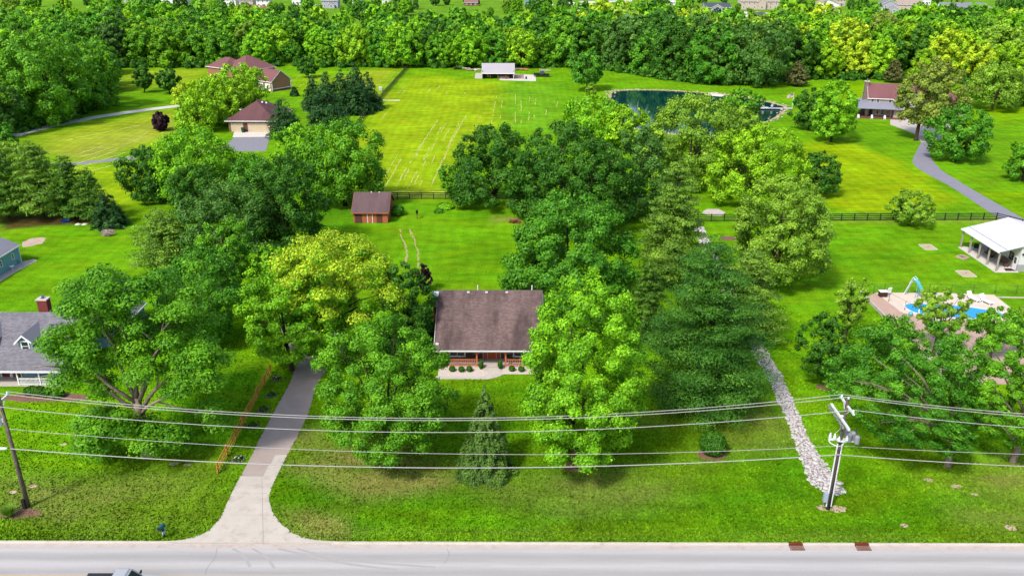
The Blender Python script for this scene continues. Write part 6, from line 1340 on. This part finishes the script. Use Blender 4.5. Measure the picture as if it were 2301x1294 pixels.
# chain-link fence round the pool
CHAIN = bpy.data.materials.new('chain_link'); CHAIN.use_nodes = True
n_, l_ = CHAIN.node_tree.nodes, CHAIN.node_tree.links; n_['Principled BSDF'].inputs['Base Color'].default_value = (.03, .035, .03, 1)
t = thing('chain_link_fence', 'thin dark chain-link fence round the pool deck', 'fence', (49.4, 106.8, 0))
wires = MB(); path = [(0, 0), (9.5, .0), (18.6, -.4), (33, -1.0)]
pm = MB(); pm.tube([(0, 0, -.2), (0, 0, 1.35)], .035, 6); pme = pm.mesh('post', DKM)
for (x1, y1), (x2, y2) in zip(path + [], path[1:]):
    L = math.hypot(x2 - x1, y2 - y1); n = max(1, round(L / 3.0))
    for k in range(n): put('post', pme, t, (x1 + (x2 - x1) * k / n, y1 + (y2 - y1) * k / n, 0))
    wires.tube([(x1, y1, 1.32), (x2, y2, 1.32)], .02, 4)
    m = int(L / .3)
    for k in range(m):
        a, c = k / m, min(1, (k + 3) / m)
        for z0, z1 in ((.05, 1.3), (1.3, .05)): wires.tube([(x1 + (x2 - x1) * a, y1 + (y2 - y1) * a, z0), (x1 + (x2 - x1) * c, y1 + (y2 - y1) * c, z1)], .005, 3, cap=False)
for k in range(5): put('post', pme, t, (1.4 + .95 * k, -2.8 * k - .6, 0))
wires.tube([(1.2, 0, 1.32), (5.4, -12, 1.32)], .02, 4); wires.build('wire_mesh', DKM, t)
b = MB(); b.prism([(67.7, 105.0), (83, 104.3), (83, 104.6), (67.7, 105.3)], -.1, .08); struct(b.build('edging', CONC), 'pale edging along the lawn right of the pool')

# ------------------------------------------------------------------ pickups
def pickup(name, label, loc, rz, paint, bedcol, cap=None):
    t = thing(name, label, 'pickup truck', loc, rz); TY = mat('tyre_rubber', (.02, .02, .021), .85, .1); RIM = mat('wheel_rim', S(190, 192, 196), .35, .05, metal=.7); CH = mat('chrome_trim', S(210, 212, 216), .25, .03, metal=.8)
    b = MB(); b.side([(-2.95, .55, .93), (-2.95, 1.02, .95), (-2.9, 1.1, .95), (.55, 1.12, .96), (1.1, 1.14, .95), (2.5, 1.08, .92), (2.82, .98, .88), (2.9, .6, .88), (2.75, .42, .88), (-2.8, .42, .92)]); body = b.build('body', paint, t, bevel=.04)
    b = MB(); b.side([(1.15, 1.13, .84), (2.45, 1.09, .8), (2.45, 1.12, .74), (1.2, 1.19, .76)]); b.build('hood', paint, t, bevel=.02)
    lo = [(-.85, -.92, 1.1), (1.25, -.9, 1.1), (1.25, .9, 1.1), (-.85, .92, 1.1)]; hi = [(-.62, -.74, 1.86), (.5, -.74, 1.88), (.5, .74, 1.88), (-.62, .74, 1.86)]; b = MB(); b.hull(lo, hi); cab = b.build('cab', paint, t, bevel=.05)
    b = MB(); b.hull([(-.5, -.72, 1.885), (.42, -.72, 1.9), (.42, .72, 1.9), (-.5, .72, 1.885)], [(-.44, -.62, 1.93), (.34, -.62, 1.94), (.34, .62, 1.94), (-.44, .62, 1.93)]); b.build('roof', paint, t, bevel=.02)
    def lerp(a, c, f): return tuple(a[i] + (c[i] - a[i]) * f for i in range(3))
    def pane(a, c, d, e, off, nm):                 # glass sheet inset on a cab face
        b = MB(); P4 = [Vector(x) for x in (a, c, d, e)]; cn = sum(P4, Vector()) / 4; nn = (P4[1] - P4[0]).cross(P4[3] - P4[0]).normalized() * off; P4 = [cn + (x - cn) * .82 for x in P4]; b.hull([x + nn * .2 for x in P4], [x + nn for x in P4]); b.build(nm, GLASS, t)
    pane(lo[1], lo[2], hi[2], hi[1], .02, 'windscreen'); pane(lo[3], lo[0], hi[0], hi[3], .02, 'rear_window')
    for i, (a, c) in enumerate(((0, 1), (2, 3))):
        m0, m1 = lerp(lo[a], lo[c], .5), lerp(hi[a], hi[c], .5); pane(lo[a], m0, m1, hi[a], .02, 'side_window'); pane(m0, lo[c], hi[c], m1, .02, 'side_window')
    b = MB(); b.box((-1.88, 0, 1.06), (1.9, 1.56, .1)); b.build('bed_floor', bedcol, t)
    for y in (-.87, .87): b = MB(); b.box((-1.88, y, 1.2), (2.05, .16, .2)); b.build('bed_rail', paint, t, bevel=.03)
    b = MB(); b.box((-2.88, 0, 1.2), (.1, 1.6, .2)); b.build('tailgate', paint, t)
    if cap is not None: b = MB(); b.box((-1.9, 0, 1.31), (1.96, 1.7, .06)); b.build('bed_cover', cap, t, bevel=.02)
    for x in (-1.85, 1.85):
        for s_ in (-1, 1):
            b = MB(); b.lathe([(.2, -.12), (.36, -.12), (.38, -.08), (.38, .08), (.36, .12), (.2, .12)], n=18); w = b.build('wheel', TY, t, (x, s_ * .86, .38)); w.rotation_euler = (R_(90), 0, 0); b = MB(); b.lathe([(.06, -.1), (.23, -.09), (.23, .09), (.06, .1)], n=14); b.build('rim', RIM, w)
            b = MB(); b.lathe([(.4, -.02), (.45, -.02), (.45, .02), (.4, .02)], n=18); o = b.build('wheel_arch', DARK, t, (x, s_ * .93, .42)); o.rotation_euler = (R_(90), 0, 0)
    for s_ in (-1, 1):
        b = MB(); b.box((2.86, s_ * .68, .86), (.08, .36, .2)); b.build('headlight', mat('lamp_glass', S(230, 232, 236), .15, .02), t); b = MB(); b.box((-2.96, s_ * .86, .95), (.05, .14, .34)); b.build('tail_light', mat('red_lamp', S(150, 20, 24), .3, .05), t)
        b = MB(); b.box((.95, s_ * 1.1, 1.22), (.1, .3, .24)); b.build('mirror', DKM, t, bevel=.03)
        b = MB(); b.box((-.2, s_ * .975, .98), (.18, .03, .035)); b.build('door_handle', CH, t)
    b = MB(); b.box((2.93, 0, .55), (.12, 1.8, .2)); b.build('front_bumper', CH, t, bevel=.03); b = MB(); b.box((-3.0, 0, .55), (.14, 1.8, .2)); b.build('rear_bumper', CH, t, bevel=.03); b = MB(); b.box((2.9, 0, .84), (.06, .9, .26)); b.build('grille', DARK, t)
    return t
pickup('pickup_truck', 'silver pickup cut by the bottom frame edge on the road', (-29.1, 48.12, -.12), 0, mat('silver_paint', S(196, 200, 206), .3, .03, .5, spec=.5, metal=.1), DARK, mat('black_bed_cover', (.02, .02, .022), .6, .1))
pickup('pickup_truck', 'black pickup parked beside the open barn pad', (float(at(1217, 173)[0]), float(at(1217, 173)[1]), 0), R_(-6), mat('black_paint', (.008, .008, .01), .2, .05, .5, spec=.6), DARK)

# ------------------------------------------------------------------ mailbox and odds and ends
t = thing('mailbox', 'teal mailbox on a dark post at the kerb by the driveway', 'mailbox', at(369, 1207), R_(-12))
b = MB(); b.box((0, 0, .5), (.12, .12, 1.0)); b.build('post', DARK, t); b = MB(); pr_ = [(.16 * math.cos(a), .16 + .16 * math.sin(a)) for a in np.linspace(0, math.pi, 9)] + [(-.16, 0), (.16, 0)]
b.hull([(x, -.42, z + 1.02) for x, z in pr_], [(x, .2, z + 1.02) for x, z in pr_]); b.build('box', mat('teal_paint', S(34, 110, 128), .5, .1), t); b = MB(); b.hull([(x * .95, -.445, z * .96 + 1.025) for x, z in pr_], [(x * .95, -.42, z * .96 + 1.025) for x, z in pr_]); b.build('door', mat('navy_paint', S(24, 44, 70), .5, .1), t)
b = MB(); b.box((.18, -.05, 1.3), (.02, .05, .2)); b.build('flag', mat('red_lamp', S(150, 20, 24)), t); b = MB(); b.box((.13, -.1, .62), (.06, .42, .24)); b.build('newspaper_tube', mat('pale_tube', S(190, 214, 232), .5, .1), t); b = MB(); b.box((0, -.05, 1.0), (.3, .6, .04)); b.build('shelf', DARK, t)
t = heap('brush_pile', 'pinkish brush pile on the left back lawn', 'brush pile', 243, 530, 26, mat('pink_brush', S(190, 160, 162), .9, .25), 1.5, (.45, .7), .05, .9, 11)
t = heap('burn_pile', 'reddish burn pile on the bare patch of the back lawn', 'burn pile', 1157, 501, 24, mat('red_brush', S(140, 82, 70), .9, .3), 1.2, (.6, .5), .07, .35, 12)
t = thing('birdhouse', 'small dark birdhouse on a post on the back lawn', 'birdhouse', at(937, 492)); b = MB(); b.tube([(0, 0, 0), (0, 0, 1.0)], .05, 6); b.build('post', DARK, t); b = MB(); b.box((0, 0, 1.2), (.36, .36, .4)); b.hull([(-.26, -.26, 1.4), (.26, -.26, 1.4), (.26, .26, 1.4), (-.26, .26, 1.4)], [(-.02, -.26, 1.62), (.02, -.26, 1.62), (.02, .26, 1.62), (-.02, .26, 1.62)]); b.build('box', DARK, t)
t = thing('paddling_pool', 'blue plastic tub lying in the red mulch under the left pines', 'tub', at(147, 498)); b = MB(); b.lathe([(.7, 0), (.8, .22), (.74, .22), (.66, .04), (.01, .04)], n=18); b.build('shell', mat('tub_blue', S(30, 96, 190), .5, .05), t)
for px, lab in ((175, 'left of two pale flat stones on the left back lawn'), (190, 'right of two pale flat stones on the left back lawn')):
    t = thing('flat_stone', lab, 'stone', at(px, 505), 0, 'pale flat stones by the mulch bed'); b = MB(); b.lathe([(.5, 0), (.55, .08), (.3, .2), (.05, .24)], n=9); b.build('slab', CONCW, t)
t = thing('round_table', 'white round table beside the pale blue garage wall', 'table', (-74.8, 114.4, 0)); b = MB(); b.lathe([(.3, .66), (.34, .68), (.34, .72), (.3, .73)], n=14); b.build('table_top', VIN, t); b = MB(); b.lathe([(.2, 0), (.05, .06), (.04, .66)], n=8); b.build('leg', VIN, t)
shrub('small teal potted plant by the pale blue garage wall', 37, 594, .3, .9, 'bluec', 260, .14, cat='plant', name='potted_plant')
t = thing('dead_snag', 'bare grey forked snag before the pond', 'snag', at(1432, 310)); r = random.Random(9); b = MB(); b.tube([(0, 0, -.2), (-.2, 0, 4), (-.5, 0, 7), (-.4, 0, 9.6)], [.14, .11, .08, .02], 5); b.tube([(-.1, 0, 2.5), (.9, 0, 5.2), (1.6, 0, 7.0), (2.2, 0, 8.4)], [.09, .07, .05, .015], 5)
for k in range(10): z = r.uniform(5, 8); x = -.4 if k % 2 else .4 + (z - 4) * .38; b.tube([(x, 0, z), (x + r.uniform(-.7, .7), r.uniform(-.5, .5), z + r.uniform(.3, 1.0))], [.03, .008], 4)
b.build('trunk', mat('grey_dead_wood', S(168, 168, 158), .9, .1), t)
for k in range(6):
    x = 72.6 + k * .9; pass

# ------------------------------------------------------------------ the suburb far behind
FW = dict(white=mat('far_white_wall', S(240, 238, 238, .7), .8, .04, .3), beige=mat('far_beige_wall', S(218, 200, 186), .8, .04, .3), grey=mat('far_grey_wall', S(190, 190, 200), .8, .04, .3), brown=mat('far_brown_wall', S(140, 100, 92), .8, .06, .3))
FR = dict(grey=mat('far_grey_roof', S(140, 140, 150), .9, .08, .3), dark=mat('far_dark_roof', S(82, 88, 100), .9, .08, .3), tan=mat('far_tan_roof', S(180, 160, 150), .9, .08, .3), brown=mat('far_brown_roof', S(150, 112, 104), .9, .08, .3), blue=mat('far_blue_roof', S(110, 140, 160), .9, .08, .3))
def far_house(px, py, wpx, d, eave, ridge, wall, roof, label, axis='x', rz=0, wing=None, nw=3):
    p = at(px, py); w_ = wpx / ppm(p); t = thing('suburban_house', label, 'house', p, R_(rz))
    gable(t, -w_ / 2, w_ / 2, 0, d, eave, ridge, .5, FW[wall], FR[roof], axis=axis, trim=WHITE if wall != 'white' else None)
    for lv in range(2 if eave > 4 else 1):
        for i in range(nw): win(t, -w_ / 2 + w_ * (i + .5) / nw, -.06, 1.0 + lv * 2.8, 1.3, 1.5, fr=.18)
    b = MB(); b.box((w_ * .12, -.05, 1.05), (1.1, .12, 2.1)); b.build('door', FR['dark'], t)
    if wing: gable(t, wing[0], wing[1], -wing[2], 4, wing[3], wing[4], .4, FW[wall], FR[roof], axis='y', trim=WHITE if wall != 'white' else None, wall='wing', roof='wing_roof'); win(t, (wing[0] + wing[1]) / 2, -wing[2] - .06, 1.0, 1.6, 1.5, fr=.18)
    return t
far_house(512, 14, 36, 9, 5.2, 8, 'white', 'grey', 'white house at the far left end of the suburb row', nw=3)
far_house(553, 16, 30, 9, 5.2, 8, 'beige', 'brown', 'beige house behind the left brown garden fence', wing=(-4, 2, 2, 2.6, 4))
far_house(591, 17, 30, 9, 5.4, 8, 'white', 'grey', 'white house behind the right brown garden fence'); far_house(667, 12, 22, 8, 5, 8, 'white', 'grey', 'narrow white house left of the pale gabled house')
far_house(741, 19, 36, 10, 5.6, 8.6, 'grey', 'grey', 'pale grey gabled house above the middle treeline', wing=(-1, 4, 2.5, 2.6, 4.2)); far_house(804, 14, 28, 9, 5.4, 8, 'white', 'grey', 'white house right of the pale grey gabled house'); far_house(868, 13, 18, 8, 5, 7.5, 'white', 'tan', 'small white house half hidden by dark trees')
far_house(1058, 14, 30, 9, 2.8, 5, 'brown', 'brown', 'brown house beside the playground'); far_house(1192, 16, 26, 9, 2.6, 4.4, 'grey', 'blue', 'low house with a blue-grey roof left of the bike path'); far_house(1507, 12, 20, 8, 5, 8, 'white', 'grey', 'tall white house peeping between treetops')
far_house(1612, 26, 58, 11, 2.9, 5.6, 'grey', 'dark', 'long low house with a dark slate roof', wing=(-5, 3, 2, 2.8, 5)); far_house(1574, 36, 34, 9, 2.6, 4.6, 'brown', 'brown', 'low house with a brown roof below the slate-roofed one'); far_house(1706, 22, 84, 12, 6.2, 9.6, 'beige', 'tan', 'large beige villa with many windows', wing=(-2, 4, 2.5, 6, 8.6), nw=7)
far_house(1708, 45, 24, 8, 2.6, 4.4, 'grey', 'dark', 'small dark-roofed house below the beige villa'); far_house(1858, 30, 50, 10, 6.2, 9.2, 'white', 'tan', 'bright white two storey house with a dark porch', axis='y', wing=(3, 8, 3, 2.8, 4.4), nw=2); far_house(1816, 20, 26, 9, 2.8, 5.2, 'brown', 'brown', 'brown-roofed house left of the bright white house'); far_house(1888, 15, 20, 9, 5.6, 8, 'beige', 'brown', 'narrow beige house right of the bright white house')
far_house(1996, 30, 36, 10, 6.0, 9.0, 'grey', 'grey', 'pale grey house with a small gabled wing', axis='y', wing=(-1, 6, 3, 3, 5.2), nw=2); far_house(2044, 24, 56, 10, 4.4, 8.0, 'beige', 'tan', 'house with a wide tan roof right of the pale grey house'); far_house(2080, 12, 20, 9, 5, 8, 'white', 'grey', 'white gable end behind the wide tan roof')
far_house(2150, 32, 72, 11, 3.4, 7.6, 'white', 'grey', 'long white house with a grey roof near the right edge', nw=5); far_house(2206, 34, 42, 10, 4.2, 7.8, 'grey', 'grey', 'grey gabled house at the right end of the suburb', axis='y', wing=(-6, 0, 3.5, 2.8, 5.6), nw=2)
far_house(300, 7, 44, 9, 5, 8, 'grey', 'dark', 'dark-roofed house far behind the left wood'); far_house(390, 9, 60, 9, 4.6, 7.4, 'white', 'tan', 'long white house far behind the left wood', nw=5)
GF = mat('brown_garden_fence', S(168, 110, 72), .85, .12, 1)
for (x0, y0, x1, y1, lab) in ((533, 14, 579, 18, 'left brown board fence below the beige house'), (584, 18, 616, 22, 'right brown board fence below the white house')):
    a, c = at(x0, y0)[:2], at(x1, y1)[:2]; rail_fence(lab, [a, c], 1.9, 4, 2.6, GF, 'brown garden fences in the suburb', .16, .4)
r = np.random.default_rng(77); spots = []
for px, py, s_, c in ((520, 22, .5, 'mid'), (620, 28, .6, 'bright'), (690, 16, .6, 'dark'), (780, 13, .8, 'dark2'), (845, 18, .6, 'dark'), (895, 22, .9, 'dark'), (925, 22, .9, 'dark2'), (975, 14, 1.0, 'dark'), (1005, 12, .8, 'dark'), (1018, 36, .6, 'bright'), (1045, 12, .6, 'purple'), (1075, 10, .6, 'purple'), (1105, 38, .55, 'mid'), (1140, 22, .8, 'olive2'), (1165, 24, .8, 'olive2'), (1225, 8, .5, 'dark'), (1270, 32, 1.1, 'dark2'), (1315, 25, .6, 'dark'),
                      (1355, 34, .8, 'mid'), (1395, 30, .9, 'bright'), (1440, 28, .9, 'lime'), (1490, 28, .8, 'dark'), (1545, 32, 1.0, 'mid'), (1480, 8, .9, 'dark'), (1575, 8, .9, 'dark2'), (1630, 10, .8, 'dark'), (1656, 26, .5, 'mid2'), (1690, 20, .55, 'bluec'), (1607, 42, .6, 'bluec'), (1688, 44, .5, 'mid2'), (1650, 54, .8, 'mid'), (1770, 30, 1.2, 'mid'), (1800, 44, .8, 'mid'), (1745, 50, .8, 'bright'), (1910, 22, .7, 'dark'), (1935, 18, .8, 'dark'), (1955, 34, .7, 'dark'), (1930, 50, 1.0, 'mid'), (2100, 16, .8, 'dark'), (2110, 44, .8, 'dark2'), (2135, 46, .9, 'dark'), (2160, 36, .45, 'mid2'), (2180, 38, .5, 'mid2'), (2060, 52, 1.1, 'mid'), (2240, 22, .7, 'dark2'), (2265, 22, .8, 'dark'), (2290, 30, .7, 'dark2'), (2240, 56, .8, 'yel'), (2280, 60, .9, 'olive2'),
                      (455, 14, .8, 'dark2'), (340, 14, .7, 'dark'), (260, 12, .9, 'mid2'), (200, 14, 1.0, 'dark'), (140, 12, .9, 'mid'), (80, 16, 1.0, 'mid2'), (30, 14, 1.0, 'olive2'), (440, 30, .8, 'mid'), (380, 34, .8, 'mid'), (300, 36, .9, 'bright'), (220, 34, 1.0, 'mid'), (150, 34, 1.0, 'lime'), (70, 34, 1.0, 'mid'), (20, 38, 1.0, 'olive2')):
    p = at(px + r.uniform(-4, 4), py); ti = int(r.integers(0, 8)); t = thing('suburban_tree', f'{ {"bluec": "blue-green", "purple": "dark purple"}.get(c, word.get(c, c)) } tree growing among the far suburban houses', 'tree', p, r.uniform(0, 6.28), 'trees among the far houses')
    k = s_ * .8; leafc(put('crown', TEMPL[ti][0], t, scale=(k * .9, k * .9, k)), c); put('trunk', TEMPL[ti][1], t, scale=(k * .9, k * .9, k))
    spots.append(p)

for k in range(95):
    px = r.uniform(430, 1500) if k < 62 else r.uniform(-30, 2330); py = r.uniform(26, 62) if k < 62 else r.uniform(24, 40); ti = int(r.integers(0, 8)); c = r.choice(['mid', 'bright', 'mid2', 'lime', 'olive2', 'dark'], p=[.26, .22, .18, .12, .1, .12]); p = at(px, py); sz = r.uniform(.3, .85)
    if any(abs(px - h_[0]) < h_[2] and py > h_[1] for h_ in ((741, 19, 22), (1858, 28, 30), (1612, 26, 34), (1706, 22, 46), (2206, 32, 30), (1996, 28, 20), (1293, 15, 16), (1010, 20, 90))): continue
    t = thing('edge_tree', f'{word[c]} scattered tree between the long woods and the suburb', 'tree', p, r.uniform(0, 6.28), 'scattered trees between the woods and the suburb'); leafc(put('crown', TEMPL[ti][0], t, scale=(sz, sz, sz)), c, r.uniform(.8, 1.15)); put('trunk', TEMPL[ti][1], t, scale=(sz, sz, sz))

# ------------------------------------------------------------------ grass tufts on the near lawns
n = 130000; r = np.random.default_rng(21)
u = r.random(n); X = r.uniform(-52, 56, n); Y = YK + .12 + 46 * u ** 1.7
keep = (sdist(X, Y, DRV_L + DRV_R[::-1]) < .06) & (sdist(X, Y, CREEK) < .32) & (X > -0.72 * Y - 4) & (X < .72 * Y + 4) & ~((Y > 81.3) & (X > -8.9) & (X < 4)) & ~((Y > 79) & (X < -48)) & ~((X > 48.8) & (Y > 80))
X, Y = X[keep], Y[keep]; n = len(X); a = r.uniform(0, 6.283, n); h = r.uniform(.06, .17, n); wv = r.uniform(.05, .14, n); lx, ly = r.normal(0, .07, n), r.normal(0, .07, n)
ca3, sa3 = np.cos(a) * wv, np.sin(a) * wv
V = np.stack([np.stack([X - ca3, Y - sa3, np.zeros(n)], 1), np.stack([X + ca3, Y + sa3, np.zeros(n)], 1), np.stack([X + lx, Y + ly, h], 1)], 1).reshape(-1, 3)
me = mesh_np('grass', V, np.arange(3 * n).reshape(n, 3), GRASS)
ix = np.clip(np.searchsorted(gx, X) - 1, 0, nx - 1); iy = np.clip(np.searchsorted(gy, Y) - 1, 0, ny - 1)
tt = tone[iy, ix] * r.uniform(.85, 1.45, n)[:, None]; dd = dry[iy, ix]
ca = me.attributes.new('tone', 'FLOAT_COLOR', 'POINT'); ca.data.foreach_set('color', np.repeat(np.concatenate([tt, np.ones((n, 1))], 1), 3, 0).astype(np.float32).ravel())
da = me.attributes.new('dry', 'FLOAT', 'POINT'); da.data.foreach_set('value', np.repeat(dd, 3).astype(np.float32))
o = put('grass', me); o['kind'] = 'stuff'; o['label'] = 'short rough grass on the front lawns'

print('tris', sum(len(m.loops) - 2 * len(m.polygons) for m in bpy.data.meshes))
